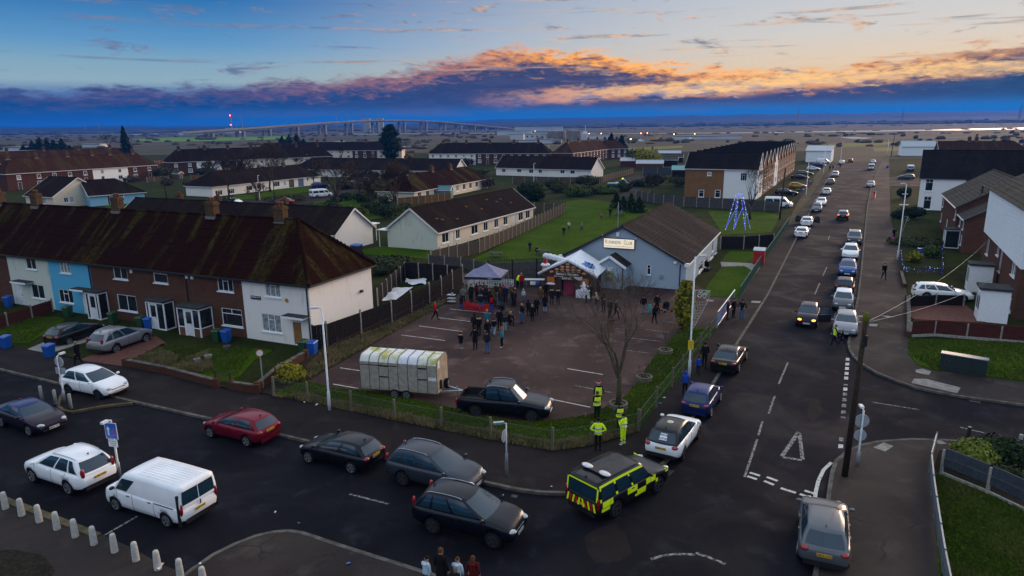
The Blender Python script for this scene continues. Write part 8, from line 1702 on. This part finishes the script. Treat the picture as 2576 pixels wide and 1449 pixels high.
for i, (px, c) in enumerate((((1338, 716), 'white_paint'), ((1344, 716), 'plate_white'), ((1351, 716), 'bin_blue'))): p = G(px[0], px[1], .78); o = ob('gift_box', MB().box2((-.16, -.12, 0), (.16, .12, .28)).mesh('gift_box'), c, loc=p); tag(o, ('white gift box on the stall table', 'cream gift box in the middle of the stall table', 'blue gift box on the stall table')[i], 'box')
tt = thing('catering_trolley', 'grey metal trolley with shelves at the edge of the crowd', 'trolley', G(1136, 765), R(-20))
for z in (.25, .55, .88): MB().box((0, 0, z), (.75, .5, .04)).build('shelf', 'galv', tt)
for x in (-.35, .35):
 for y in (-.22, .22): MB().box((x, y, .47), (.03, .03, .86)).build('leg', 'car_black', tt)
MB().lathe([(.05, 0), (.08, .1), (.06, .18), (.03, .22)], 8, (.1, 0, .9)).build('urn', 'galv', tt)
# red fabric trough
rd = thing('red_sleigh', 'red fabric-sided sleigh shape among the crowd', 'sleigh', G(1198, 783), R(-30)); P('red_fabric', (.45, .01, .012), (.30, .008, .01), .6, 3.0); m = MB()
prof = [(-1.2, .85, .15), (-.8, .62, .28), (0, .55, .40), (.8, .62, .34), (1.2, .75, .2)]
for (x, z, w), (x2, z2, w2) in zip(prof, prof[1:]):
 for sg in (-1, 1): m.quad((x, sg*w, .1), (x2, sg*w2, .1), (x2, sg*w2*1.3, z2), (x, sg*w*1.3, z))
 m.quad((x, -w, .1), (x, w, .1), (x2, w2, .1), (x2, -w2, .1))
m.quad((1.2, -.2, .1), (1.2, .2, .1), (1.2, .26, .75), (1.2, -.26, .75)); m.build('side', 'red_fabric', rd); MB().tube([(-1.2, 0, .05), (1.2, 0, .05)], .05, 6).build('runner', 'galv', rd)
# inflatable grotto
gr = thing('inflatable_grotto', 'inflatable festive grotto with snowy roof, stone gable and smoking chimney', 'inflatable', G(1428, 746), R(-20)); gr.scale = (1.14, 1.1, 1.12)
P('snow_vinyl', (.72, .74, .80), (.64, .66, .73), .45, 2.0); P('stone_tan', (.62, .31, .16), (.45, .21, .10), .6, 5.0); P('log_brown', (.035, .018, .012), (.06, .03, .02), .6, 4.0); P('vinyl_blue', (.03, .20, .55), (.02, .13, .42), .5, 3.0); P('vinyl_orange', (.55, .16, .02), (.40, .10, .02), .5, 3.0)
W_, D_, E_, A_ = 4.4, 4.2, 1.95, 3.15
m = MB(); m.box2((-W_/2+.2, .05, 0), (-.55, .5, E_)); m.box2((.55, .05, 0), (W_/2-.2, .5, E_)); m.box2((-.55, .05, 1.75), (.55, .5, E_)); m.box2((-W_/2+.2, .5, 0), (-W_/2+.6, D_, E_)); m.box2((W_/2-.6, .5, 0), (W_/2-.2, D_, E_)); m.box2((-W_/2+.6, D_-.3, 0), (W_/2-.6, D_, E_)); m.build('walls', 'log_brown', gr)
for sg in (-1, 1):
 m = MB(); nx, ny = 8, 8
 def rp(i, j): f = i/nx; x = sg*W_/2*1.12*(1-f); y = -.08 + (D_+.35)*j/ny; return (x, y, lerp(E_-.1, A_, f) + .14*math.sin(math.pi*f)*math.sin(math.pi*j/ny) + .22*(y/D_-.5)*(f))
 for i in range(nx):
  for j in range(ny): m.quad(rp(i, j), rp(i+1, j), rp(i+1, j+1), rp(i, j+1));
 m.build('roof', 'snow_vinyl', gr, True)
m = MB(); m.add([(-W_/2*1.05, .02, E_-.05), (W_/2*1.05, .02, E_-.05), (0, .02, A_-.12)], [(0, 1, 2)]); m.build('gable', 'log_brown', gr)
rg = random.Random(4)
for row_ in range(4):
 z = E_+.12+row_*.24; hw_ = (A_-.2-z)/(A_-E_)*W_/2
 n = max(1, int(hw_*2/.42))
 for i in range(n): x = -hw_+(i+.5)*hw_*2/n; MB().ball((x, -.04, z), (.21, .10, .115), 8, 5).build('stone', 'stone_tan', gr, True)
for sg in (-1, 1): MB().tube([(sg*W_/2*1.15, -.1, E_-.12), (sg*W_/4*1.1, -.12, (E_+A_)/2+.04), (0, -.12, A_+.04)], [.13, .10, .12], 8).build('snow_edge', 'snow_vinyl', gr, True)
sg_ = MB().box((0, -.16, E_+.02), (2.3, .10, .34)).build('sign_board', 'log_brown', gr); fit_text("Santa's Grotto", .28, sg_, 'white_paint', (0, -.215, E_+.03), (R(90), 0, 0), 1.9, bold=.006)
s2 = MB().box((0, -.10, E_-.36), (1.6, .10, .28)).build('sign_board', 'log_brown', gr); fit_text('ENTER', .22, s2, 'white_paint', (-.05, -.155, E_-.36), (R(90), 0, 0), .8, bold=.006)
for x, r in ((-1.0, .12), (-.75, .10), (-.5, .12), (.3, .10), (.65, .12), (.85, .18), (1.0, .22)): MB().ball((x, -.12, E_-.16 - (r-.1)), (r*1.3, .08, r), 8, 5).build('snow_drip', 'snow_vinyl', gr, True)
for sg in (-1, 1): MB().box((sg*1.45, -.02, 1.35), (.62, .10, .55)).build('window_panel', 'vinyl_orange', gr); MB().ball((sg*1.45, -.06, 1.02), (.42, .12, .12), 8, 5).build('snow_sill', 'snow_vinyl', gr, True)
MB().box((1.45, -.25, .35), (1.25, .55, .7)).build('snow_block', 'snow_vinyl', gr); m = MB()
for k in range(4): m.lathe([(.34-.06*k, 0), (.05, .26)], 9, (1.45, -.32, .72+.16*k))
m.build('painted_tree', 'snow_vinyl', gr)
MB().box((0, .3, .85), (.9, .1, 1.7)).build('curtain', pr('vinyl_red', (.22, .01, .05), rough=.6), gr)
ch = MB(); ch.lathe([(.26, 0), (.30, .35), (.24, .9)], 10, (-W_/2+.1, .55, E_-.35)); ch = ch.build('chimney', 'stone_tan', gr, True); MB().lathe([(.38, 0), (.42, .08), (.30, .2)], 10, (-W_/2+.1, .55, E_+.5)).build('snow_cap', 'snow_vinyl', ch, True); MB().box((-W_/2+.1, .55, E_+.9), (.26, .26, .5)).build('chimney_top', 'chevron_red', ch)
m = MB()
for k in range(7): f = k/6; m.ball((-W_/2+.15+1.9*f, .55+.5*f, E_+1.35-.55*f**1.4), (.30, .26, .25), 9, 6)
m.build('smoke_trunk', 'snow_vinyl', ch, True)
m = MB(); m.v = []
bl = [(-.0, 0), (.5, .1), (.62, .55), (.3, .95), (-.1, .8), (-.5, 1.0), (-.62, .6), (-.45, .2)]
def onroof(u, v): f = v; i = (1-f); x = W_/2*1.12*(1-f); y = -.08+(D_+.35)*u; return Vector((x, y, lerp(E_-.1, A_, f)+.14*math.sin(math.pi*f)*math.sin(math.pi*u)+.22*(y/D_-.5)*f)) + Vector((.03, 0, .035))
pts = [onroof(.34+.22*a, .22+.42*b) for a, b in bl]; c = sum(pts, Vector())/len(pts); m.add([c]+pts, [(0, i+1, (i+1) % len(pts)+1) for i in range(len(pts))]); m.build('blue_panel', 'vinyl_blue', gr)
for u, v in ((.28, .34), (.38, .46), (.44, .36)): MB().ball(onroof(u, v)+Vector((.02, 0, .02)), (.10, .16, .08), 7, 4).build('brown_motif', 'log_brown', gr, True)
# pushchairs, dog, scooter, benches
def pushchair(px, rz, label):
 t = thing('pushchair', label, 'pushchair', G(*px), rz); m = MB()
 for sg in (-1, 1): m.tube([(-.35, sg*.24, .15), (.35, sg*.24, .55), (-.45, sg*.24, 1.0)], .018, 5)
 m.tube([(-.45, -.24, 1.0), (-.45, .24, 1.0)], .02, 5); m.build('frame', 'black_metal', t); MB().ball((.05, 0, .72), (.34, .24, .28), 9, 6).build('hood', 'cloth_black', t, True); MB().ball((.1, 0, .5), (.36, .22, .16), 9, 5).build('seat', 'cloth_dark', t, True)
 for x in (-.32, .36):
  for sg in (-1, 1): MB().tube([(x, sg*.25, .12), (x, sg*.28, .12)], .12, 10).build('wheel', 'tyre', t)
pushchair((1262, 792), R(60), 'black pushchair standing in the crowd'); pushchair((1677, 786), R(200), 'black pushchair near the columnar evergreen')
dg = thing('dog', 'small brown dog on a lead beside people in black', 'dog', G(1537, 816), R(-60)); m = MB()
m.tube([(-.24, 0, .30), (-.12, 0, .32), (.08, 0, .31), (.22, 0, .34)], [.07, .095, .11, .09], 9); m.tube([(.20, 0, .36), (.30, 0, .46), (.36, 0, .49)], [.07, .055, .06], 8); m.tube([(.34, 0, .49), (.46, 0, .46)], [.06, .03], 8); m.tube([(-.24, 0, .33), (-.34, 0, .42), (-.38, 0, .50)], [.03, .022, .012], 6)
for sg in (-1, 1):
 m.tube([(.17, sg*.06, .30), (.18, sg*.06, .15), (.17, sg*.06, .03), (.21, sg*.06, .02)], [.04, .025, .02, .02], 6); m.tube([(-.20, sg*.06, .30), (-.14, sg*.065, .19), (-.24, sg*.065, .11), (-.22, sg*.065, .03), (-.18, sg*.065, .02)], [.055, .035, .022, .02, .02], 6); m.ball((.34, sg*.05, .53), (.025, .02, .05), 6, 4)
m.build('body', pr('dog_coat', (.12, .04, .015), (.08, .03, .012), .9, 12), dg, True)
sc = thing('mobility_scooter', 'black mobility scooter parked at the club side wall', 'scooter', G(1779, 682), R(63)); MB().box((0, 0, .3), (1.1, .5, .2)).build('deck', 'car_black', sc); MB().box((-.25, 0, .62), (.45, .5, .12)).build('seat', 'cloth_black', sc); MB().box((-.5, 0, .9), (.1, .48, .55)).build('backrest', 'cloth_black', sc); MB().tube([(.5, 0, .3), (.38, 0, 1.0)], .04, 6).build('tiller', 'car_black', sc)
for x in (-.4, .5):
 for sg in (-1, 1): MB().tube([(x, sg*.2, .16), (x, sg*.3, .16)], .16, 10).build('wheel', 'tyre', sc)
for px, lab_ in (((1247, 650), 'weathered picnic table by the dark fence'), ((1366, 644), 'picnic table on the club field with someone seated'), ((1560, 545), 'picnic bench before the small conifers')):
 t = thing('picnic_table', lab_, 'picnic table', G(*px), R(-15)); MB().box((0, 0, .74), (1.6, .7, .05)).build('table_top', 'fence_grey', t)
 for y in (-.65, .65): MB().box((0, y, .44), (1.6, .26, .04)).build('bench', 'fence_grey', t)
 for x in (-.55, .55):
  for sg in (-1, 1): m = MB(); m.beam((x, sg*.6, 0), (x, sg*.2, .72), .07); m.build('leg', 'fence_grey', t)
for px, r, lab_ in (((1555, 1030), .55, 'round concrete planter around the bare tree trunk'), ((1620, 961), .52, 'round concrete planter with low shrub'), ((1674, 893), .5, 'round concrete planter with sapling')):
 t = thing('planter_ring', lab_, 'planter', G(*px)); MB().lathe([(r, .1), (r, .42), (r-.09, .44), (r-.12, .42), (r-.12, .3)], 20).build('ring', 'post_weathered', t); MB().lathe([(r-.12, .28), (.05, .33)], 16).build('soil', 'dirt', t)
for i, px in enumerate(((572, 884), (525, 908), (497, 917))): t = thing('flower_tub', ('round pale tub near the blue bin', 'oval pale green tub on the rough lawn', 'square white tub on the rough lawn')[i], 'tub', G(*px)); MB().lathe([(.20, 0), (.28, .32), (.24, .33), (.22, .27)], 4 if i == 2 else 12, (0, 0, .12)).build('tub', 'slab' if i else 'kerb', t); MB().lathe([(.22, .38), (.03, .40)], 10).build('soil', 'dirt', t)
# crumpled white sheets in the corner garden
def sheet_cloth(label, pxs, seed):
 P4 = [G(*p) for p in pxs]; n = 14; m = MB()
 for j in range(n+1):
  for i in range(n+1):
   p = P4[0].lerp(P4[1], i/n).lerp(P4[3].lerp(P4[2], i/n), j/n); q = mnoise.noise((p.x*1.4, p.y*1.4, seed)); e = 1 + .10*mnoise.noise((i*.7, j*.7, seed))
   m.v.append((p.x + q*.3, p.y + .3*mnoise.noise((p.y, p.x, seed)), .24 + .20*q))
 m.f = [(j*(n+1)+i, j*(n+1)+i+1, (j+1)*(n+1)+i+1, (j+1)*(n+1)+i) for j in range(n) for i in range(n)]; m.mi = [0]*len(m.f); tag(m.build('ground_sheet', 'net_white', None, True), label, 'sheet')
sheet_cloth('large crumpled white sheet on the ground beside the end house', [(955, 762), (1000, 758), (1040, 727), (975, 727)], 2); sheet_cloth('smaller white sheet near the back of the corner garden', [(1030, 722), (1075, 718), (1068, 706), (1018, 707)], 5)
sheet_cloth('torn white plastic strip lying by the bollards', [(392, 1449), (402, 1449), (422, 1424), (414, 1422)], 8)
# light frame of blue lamps
P('led_blue', (.1, .1, .9), rough=.3, emit=(.06, .08, 1.0), estr=2.8); P('led_cyan', (.3, .6, .9), rough=.3, emit=(.25, .5, 1.0), estr=4.0)
lf = thing('light_frame', 'cone frame strung with blue festive lamps on the lawn', 'light display', G(1853, 578)); H_ = 5.6; rg = random.Random(6); lm = MB().ball((0, 0, 0), .04, 6, 4).mesh('lamp'); lm2 = lm.copy()
bases = [(-1.9, -.6), (-.9, -1.3), (.9, -1.3), (1.9, -.6), (.2, 1.2)]
for b in bases:
 A = Vector((*b, 0)); B = Vector((b[0]*.22, b[1]*.2, H_)); MB().tube([A, B], .025, 5).build('leg', 'galv', lf)
 for i in range(24): q = ob('lamp', lm if rg.random() < .75 else lm2, 'led_blue', lf); q.location = A.lerp(B, (i+rg.random())/24)
lm2.materials.clear(); lm2.materials.append(MATS['led_cyan'])
for (i, j) in ((0, 1), (1, 2), (2, 3)):
 A = Vector((*bases[i], 0)).lerp(Vector((bases[i][0]*.22, bases[i][1]*.2, H_)), .05); B = Vector((*bases[j], 0)).lerp(Vector((bases[j][0]*.22, bases[j][1]*.2, H_)), .62); MB().tube([A, B], .02, 5).build('brace', 'galv', lf)
 for k in range(14): q = ob('lamp', lm, 'led_blue', lf); q.location = A.lerp(B, (k+.5)/14)
# festive garden on the right
fg = thing('festive_fence', 'low fence strung with coloured lamps round the small right-hand garden', 'fence', G(2268, 690)); a0 = G(2268, 690); m = MB()
for A, B in ((G(2268, 690), G(2370, 694)), (G(2370, 694), G(2368, 640)), (G(2268, 690), G(2264, 645))):
 A, B = A-a0, B-a0; n = int((B-A).length/.2)
 for i in range(n): p = A.lerp(B, (i+.5)/n); m.box((p.x, p.y, .42), (.09, .03, .84))
 for k in range(26): q = ob('lamp', lm if k % 3 else lm2, 'led_blue', fg); q.location = A.lerp(B, rg.random()) + Vector((0, -.03, rg.uniform(.3, .95))); q.scale = (.55,)*3
m.build('pickets', 'fence_grey', fg)['kind'] = 'stuff'
t = thing('garden_tub', 'large blue plastic tub in the festive garden', 'tub', G(2318, 640)); MB().lathe([(.35, 0), (.48, .7), (.50, .74), (.42, .72)], 12).build('tub', 'bin_blue', t)
# sheds and garden buildings
P('shed_teal', (.10, .22, .24), (.08, .18, .20), .8, 3.0); P('tarp_roof', (.16, .36, .36), rough=.6)
def shed(px, L, D, ze, zr, wall, roofm, label, rz=R(-24), cat='shed'): return house('shed', label, G(*px), rz, L, D, ze, zr, wall, roofm, 'gable', 'gable', [('r', 'door', (D/2-.4, .1, D/2+.4, 1.9), {'m': 1, 'mat': 'door_dark'})] if D > 1.5 else [], ov=.12, cat=cat)
shed((1098, 501), 3.2, 2.6, 2.0, 2.8, 'shed_teal', 'shed_teal', 'teal garden shed beyond the pale bungalow roof', R(-10)); shed((1043, 494), 4, 3, 2.1, 3.0, 'fence_orange', 'net_white', 'white-topped garden pavilion by the orange fence', R(-10)); shed((1115, 486), 4.5, 2.4, 2.1, 2.5, 'boards_white', 'net_white', 'white plastic greenhouse against the hipped bungalow', R(20))
for i, (px, L, D, w, rf) in enumerate((((1622, 418), 12, 6, 'fence_dark', 'roof_grey'), ((1600, 428), 9, 5, 'brick_dark', 'sheet_roof'), ((1660, 410), 9, 5, 'fence_dark', 'roof_grey'), ((1655, 398), 10, 5, 'fence_slate', 'sheet_roof'), ((1560, 420), 7, 5, 'fence_red', 'sheet_roof'), ((1690, 446), 7, 4, 'fence_dark', 'tarp_roof'))): shed(px, L, D, 2.3, 3.3, w, rf, ('long dark garage with grey roof in the yard', 'brick garage with pale sheet roof in the yard', 'dark garage behind the long one', 'blue-grey shed at the back of the yard', 'dark red shed beside the hedge', 'low store with turquoise tarpaulin roof by the brick house')[i], R(-15))
# back-garden clutter between the estate rows
rg = random.Random(31)
for i in range(36):
 x, y = rg.uniform(20, 1080), rg.uniform(412, 470); A = G(x, y)
 a = R(rg.choice((-24, 63))); L = rg.uniform(7, 16); fence('back-garden fence among the estate rows', None, 1.6, rg.choice(('fence_wood', 'fence_dark', 'fence_wood', 'fence_orange')), 'concrete_post', world=[A, A + Vector((math.cos(a)*L, math.sin(a)*L, 0))], step=2.4, group='back-garden fences')
for i in range(9): shed((rg.uniform(20, 1050), rg.uniform(414, 462)), 2.6, 2.0, 1.9, 2.5, rg.choice(('fence_wood', 'fence_orange', 'fence_dark')), 'felt', 'small wooden shed in a back garden of the estate', R(rg.choice((-24, 63))))['group'] = 'back-garden sheds'
for i in range(12): bare_tree((rg.uniform(330, 1180), rg.uniform(406, 462)), rg.uniform(5, 9), 'small bare tree in the back gardens of the estate', 400+i, .6, 4, 7, .22, 'twig', 'bark', .04, 'back-garden bare trees')
for i in range(54):
 px = (rg.uniform(20, 1250), rg.uniform(405, 480)); bush(px, rg.uniform(3, 7), rg.uniform(1.4, 3.4), 'brown winter shrub in the back gardens of the estate', rg.choice(('twig', 'leaf_hedge', 'twig', 'leaf_mid')), 260, .26, 300+i, group='back-garden shrubs')
# bits of litter
rg = random.Random(12)
for i in range(16):
 px = rg.choice(((rg.uniform(700, 1280), None), (rg.uniform(1300, 1900), rg.uniform(1100, 1400)), (rg.uniform(200, 900), rg.uniform(1260, 1430)), (rg.uniform(1620, 1800), None))); x = px[0]; y = px[1] or (1003+(x-690)*.195 if x < 1290 else 1075-(x-1620)*1.35)
 p = G(x, y); a, b = rg.uniform(.04, .09), rg.uniform(.03, .05); m = MB(); m.add([(-a, -b, 0), (a, -b, .02), (a, b, .05), (-a, b, .01), (0, 0, .06)], [(0, 1, 4), (1, 2, 4), (2, 3, 4), (3, 0, 4)]); o = m.build('paper_scrap', rg.choice(('white_paint', 'net_white', 'net_white', 'vinyl_blue'))); o.location = (p.x, p.y, .145); o.rotation_euler = (0, 0, rg.random()*6); tag(o, 'scrap of litter on the ground near the kerb and mesh fence', 'litter', 'scattered litter')
# ================================================================== the distance: bridge, works, pylons, scrub, hills, haze
P('bridge_concrete', (.26, .25, .24), (.20, .19, .19), .9, .05)
bo = G(671, 343); be = G(1239, 327); ba = ang2(bo, be)
br = thing('road_bridge', 'long high concrete road bridge on paired piers across the marsh', 'bridge', (bo.x, bo.y, 0), ba)
dk = [on_wall(bo, ba, x, y) for x, y in ((470, 333.5), (525, 330), (600, 325), (644, 322), (769, 313), (859, 307), (919, 303.5), (994, 302.8), (1044, 304), (1094, 306), (1169, 313), (1244, 320), (1300, 325))]
m = MB()
for (s0, z0), (s1, z1) in zip(dk, dk[1:]):
 for y0, y1, t0, t1 in ((-12, 12, -1.0, 0), (-8, 8, -3.6, -1.0), (-12.2, -11.8, 0, 1.3), (11.8, 12.2, 0, 1.3)): m.add([(s0, y0, z0+t0), (s1, y0, z1+t0), (s1, y1, z1+t0), (s0, y1, z0+t0), (s0, y0, z0+t1), (s1, y0, z1+t1), (s1, y1, z1+t1), (s0, y1, z0+t1)], [(0, 1, 5, 4), (1, 2, 6, 5), (2, 3, 7, 6), (3, 0, 4, 7), (4, 5, 6, 7), (3, 2, 1, 0)])
m.build('deck', 'bridge_concrete', br)
for x in (525, 604, 671, 741, 811, 878, 944, 1011, 1066, 1113, 1153, 1188, 1215, 1239):
 s0 = on_wall(bo, ba, x, 330)[0]; z0 = next((lerp(a[1], b[1], (s0-a[0])/(b[0]-a[0])) for a, b in zip(dk, dk[1:]) if a[0] <= s0 <= b[0]), 10)
 if z0 > 4:
  for yy in (-7.5, 7.5): MB().box2((s0-2, yy-2.6, -.1), (s0+2, yy+2.6, z0-3.4)).build('pier', 'bridge_concrete', br)
lb_ = thing('lift_bridge', 'two squat concrete towers of the lifting bridge behind the road bridge', 'bridge', G(924, 333.2)); d_ = G(957, 333)-G(924, 333.2)
for q in (Vector((0, 0, 0)), d_): MB().box2((q.x-8.5, q.y-6, 0), (q.x+8.5, q.y+6, 34)).build('tower', 'concrete_grey', lb_)
MB().beam(Vector((0, 0, 9)), Vector((d_.x, d_.y, 9)), 10, 2).build('lift_span', 'galv', lb_)
def at_d(px, d): return Vector(((px-1288)/FPX*d, d, 0))
P('works_white', (.5, .52, .55), (.42, .44, .47), .8, .05); P('tank', (.22, .20, .18), (.17, .155, .14), .8, .3); P('obstruction_red', (.8, .02, .02), emit=(1, .03, .05), estr=60)
def block(name, px, L, D, h, label, mat, rz=R(-8), cat='building', wins=0):
 p = G(*px); t = thing(name, label, cat, (p.x, p.y, 0), rz); MB().box2((0, 0, 0), (L, D, h)).build('walls', mat, t); MB().box2((-.3, -.3, h), (L+.3, D+.3, h+.5)).build('roof', 'lead', t)
 for i in range(wins): MB().box2((L*(i+.35)/wins, -.12, h*.5), (L*(i+.65)/wins, -.02, h*.75)).build('window', 'glass_dark', t)
 return t
block('factory', (1283, 352), 14, 20, 5.5, 'white flat-roofed factory block left of the grey tanks', 'works_white'); block('factory', (1320, 353), 20, 15, 6, 'lower white office block with dark square windows beside the factory', 'works_white', wins=4); block('warehouse', (1305, 361), 36, 6, 2.4, 'long pale low shed in front of the white factory', 'works_white')
for i, (px, r, h) in enumerate((((1402, 352), 9, 8.6), ((1446, 352), 7.5, 9))): p = G(*px); t = thing('storage_tank', ('broad grey storage tank right of the factory', 'narrower grey tank beside the white silo')[i], 'tank', (p.x, p.y+r, 0)); MB().lathe([(r, 0), (r, h), (r*.6, h+.5), (.1, h+.7)], 24).build('shell', 'tank', t); MB().tube([(r*.7, -r*.75, 0), (r*.7, -r*.75, h+.8)], .25, 6).build('ladder', 'galv', t)
p = G(1471, 352); t = thing('silo', 'white silo with thin vent stack beside the grey tanks', 'silo', p); MB().lathe([(3, 0), (3, 6), (1.4, 8.4)], 14).build('shell', 'works_white', t); MB().tube([(.5, 0, 8), (.5, 0, 14)], .35, 8).build('vent_stack', 'works_white', t)
for i, (px, L, h) in enumerate((((1480, 350), 26, 4), ((1345, 361), 14, 3), ((1250, 341), 50, 6), ((1295, 330), 110, 9), ((1345, 330.2), 60, 7), ((1700, 352), 60, 3), ((10, 386), 30, 4), ((-20, 398), 34, 3.5), ((190, 371), 22, 2.5), ((450, 340), 60, 6), ((1150, 324), 90, 9), ((1180, 323), 70, 8))): block('warehouse', px, L, 14, h, 'pale low industrial shed on the marsh edge', 'works_white', R(-6 + i), 'building')['group'] = 'far industrial sheds'
def stack(px, d, h, r, label, red=False):
 p = at_d(px, d); t = thing('chimney_stack', label, 'chimney', p); MB().tube([(0, 0, 0), (0, 0, h)], [r, r*.7], 10).build('shaft', 'tank', t)
 if red:
  for z in (h*.45, h*.98): MB().ball((0, -r-.8, z), 1.4, 7, 5).build('warning_lamp', 'obstruction_red', t)
stack(607, 2150, 53, 2.5, 'tall works chimney with two red warning lamps', True); stack(633, 2200, 50, 2, 'plain tall chimney right of the lamp-lit one')
for i, (x, h) in enumerate(((864, 78), (891, 80), (924, 74), (988, 60), (998, 58), (1006, 58))): stack(x, 2300, h*.62, 1.5, 'thin works chimney behind the road bridge');
for o in COL.objects:
 if o.get('label', '') == 'thin works chimney behind the road bridge': o['group'] = 'works chimneys'
p = at_d(603, 2100); t = thing('power_station', 'pale boiler house at the foot of the lamp-lit chimney', 'building', p); MB().box2((-15, 0, 0), (15, 18, 14)).build('boiler_house', 'works_white', t); MB().box2((15, 0, 0), (26, 18, 8)).build('turbine_hall', 'works_white', t)
py = MB(); hh = 50
for sx in (-1, 1):
 for sy in (-1, 1): py.beam((sx*4.5, sy*4.5, 0), (sx*.9, sy*.9, 34), .5); py.beam((sx*.9, sy*.9, 34), (sx*.2, 0, hh), .4)
for k in range(6):
 z0, z1 = k*6, k*6+6; w0, w1 = lerp(4.5, .9, min(1, z0/34)), lerp(4.5, .9, min(1, z1/34))
 for sy in (-1, 1): py.beam((-w0, sy*w0, z0), (w1, sy*w1, z1), .25); py.beam((w0, sy*w0, z0), (-w1, sy*w1, z1), .25)
for z, w in ((33, 9), (39, 7), (45, 5.5)): py.beam((-w, 0, z), (w, 0, z), .5); py.beam((-w, 0, z), (0, 0, z+2.5), .3); py.beam((w, 0, z), (0, 0, z+2.5), .3)
py = py.mesh('pylon')
for x, d in ((1992, 2250), (2247, 2150), (2534, 1850), (1763, 3600), (1600, 4000), (1483, 4300), (1370, 4700), (1418, 4900), (250, 3300), (283, 3500), (365, 4300), (40, 3200)): o = ob('pylon', py, 'lead', loc=at_d(x, d), rz=R(x % 60)); tag(o, 'lattice electricity pylon standing on the far marsh', 'pylon', 'line of pylons')
yl = MB().tube([(0, 0, 0), (0, 0, 5.5)], .12, 5).mesh('pole'); P('yard_lamp', (1, .5, .1), emit=(1, .38, .06), estr=14); yb = MB().ball((0, 0, 5.6), .4, 6, 4).mesh('lamp')
for px in ((1346, 340), (1381, 340), (1482, 350), (1512, 350), (1612, 350), (1628, 349), (1695, 354), (1747, 353), (1586, 372)): t = thing('yard_lamp', 'orange lit yard lamp among the far works', 'lamp', G(*px), 0, 'orange yard lamps'); ob('pole', yl, 'galv', t); ob('lamp', yb, 'yard_lamp', t)
t = thing('excavator', 'yellow digger in the far yard between white vans', 'digger', G(1643, 355), R(10)); MB().box((0, 0, .6), (5, 3, 1.0)).build('tracks', 'car_black', t); MB().box((0, 0, 1.9), (6.5, 3, 1.7)).build('body', 'paint_yellow', t); MB().beam((2, 0, 2.4), (7, 0, 4.6), .6).build('boom', 'paint_yellow', t); MB().beam((7, 0, 4.6), (9.5, 0, 1.2), .5).build('dipper', 'paint_yellow', t)
rg = random.Random(21); m = MB()
for i in range(2000):
 d = 330*math.exp(rg.random()*1.9); x = rg.uniform(-1.0, 1.0)*d*.92
 if abs(x/d*FPX+1288-2150) < 120 and d < 420: continue
 if mnoise.noise((x*.006, d*.012, 1)) < .0 or (x > .02*d and 1150 < d < 1520): continue
 w = rg.uniform(.8, 3.0)*(1+d/800); h = rg.uniform(.6, 1.9)*(1+d/3000)*(.5 if x > .02*d and d > 750 else 1)
 m.ball((x, d, h*.35), (w, w*rg.uniform(.5, 1), h), 7, 4)
for i in range(500):
 d = rg.uniform(2300, 3300); x = rg.uniform(-.85, .85)*d; w = rg.uniform(14, 50); m.ball((x, d, 2), (w, w*.5, rg.uniform(4, 11)), 7, 4)
vs = []
for v in m.v: q = mnoise.noise((v[0]*.5, v[1]*.5, v[2]*.9)); vs.append((v[0]+q*2.2, v[1], max(-.1, v[2]*(1+.5*q))))
m.v = vs; o = m.build('scrub', pr('scrub', (.050, .038, .022), (.085, .064, .036), .95, .12), None, False, 'stuff'); o['label'] = 'brown winter scrub and far woods spread over the marsh'; o['category'] = 'scrub'
def hills(d, tops, mat, seed):
 m = MB(); n = 120; pts = []
 for i in range(n+1):
  px = lerp(-700, 3300, i/n); hz = HORIZON - (px-1288)*math.tan(R(ROLL)); y = pl(tops, px); z = max(6, CAM_H + (hz-y)/FPX*d*1.0 + 6*mnoise.noise((px*.012, seed, 0)) + 4*mnoise.noise((px*.04, seed, 1))); p = at_d(px, d); pts.append((p.x, p.y, z))
 for (a, b) in zip(pts, pts[1:]): m.quad((a[0], a[1]-900, 0), (b[0], b[1]-900, 0), b, a); m.quad(a, b, (b[0], b[1]+900, 0), (a[0], a[1]+900, 0))
 m.build('hills', mat, kind='structure', smooth=True)
P('hill_wood', (.006, .010, .012), (.012, .016, .014), .95, .004)
hills(5000, [(-700, 322), (0, 319), (600, 317), (1000, 312), (1300, 300), (1500, 296), (1750, 291), (2100, 285), (2400, 281), (2576, 279), (3300, 277)], 'hill_wood', 3); hills(3700, [(-700, 326), (0, 323), (600, 320), (1200, 312), (1500, 306), (1900, 300), (2200, 297), (2576, 292), (3300, 288)], 'hill_wood', 9)
hz = MB(); hz.box2((-13500, -250, -2), (13500, 7000, 72)); hz = hz.build('haze', 'water', None, False, 'stuff'); hz.data.materials.clear()
hm = bpy.data.materials.new('haze_air'); hm.use_nodes = True; w = NT(hm.node_tree); v = w.n('ShaderNodeVolumePrincipled'); v.inputs['Color'].default_value = (.02, .24, 1.0, 1); v.inputs['Density'].default_value = 1.2e-4; v.inputs['Anisotropy'].default_value = .2
w.n('ShaderNodeOutputMaterial', i_Volume=v.outputs[0]); hz.data.materials.append(hm); hz['label'] = 'blue dusk haze over the whole place'; hz['category'] = 'haze'
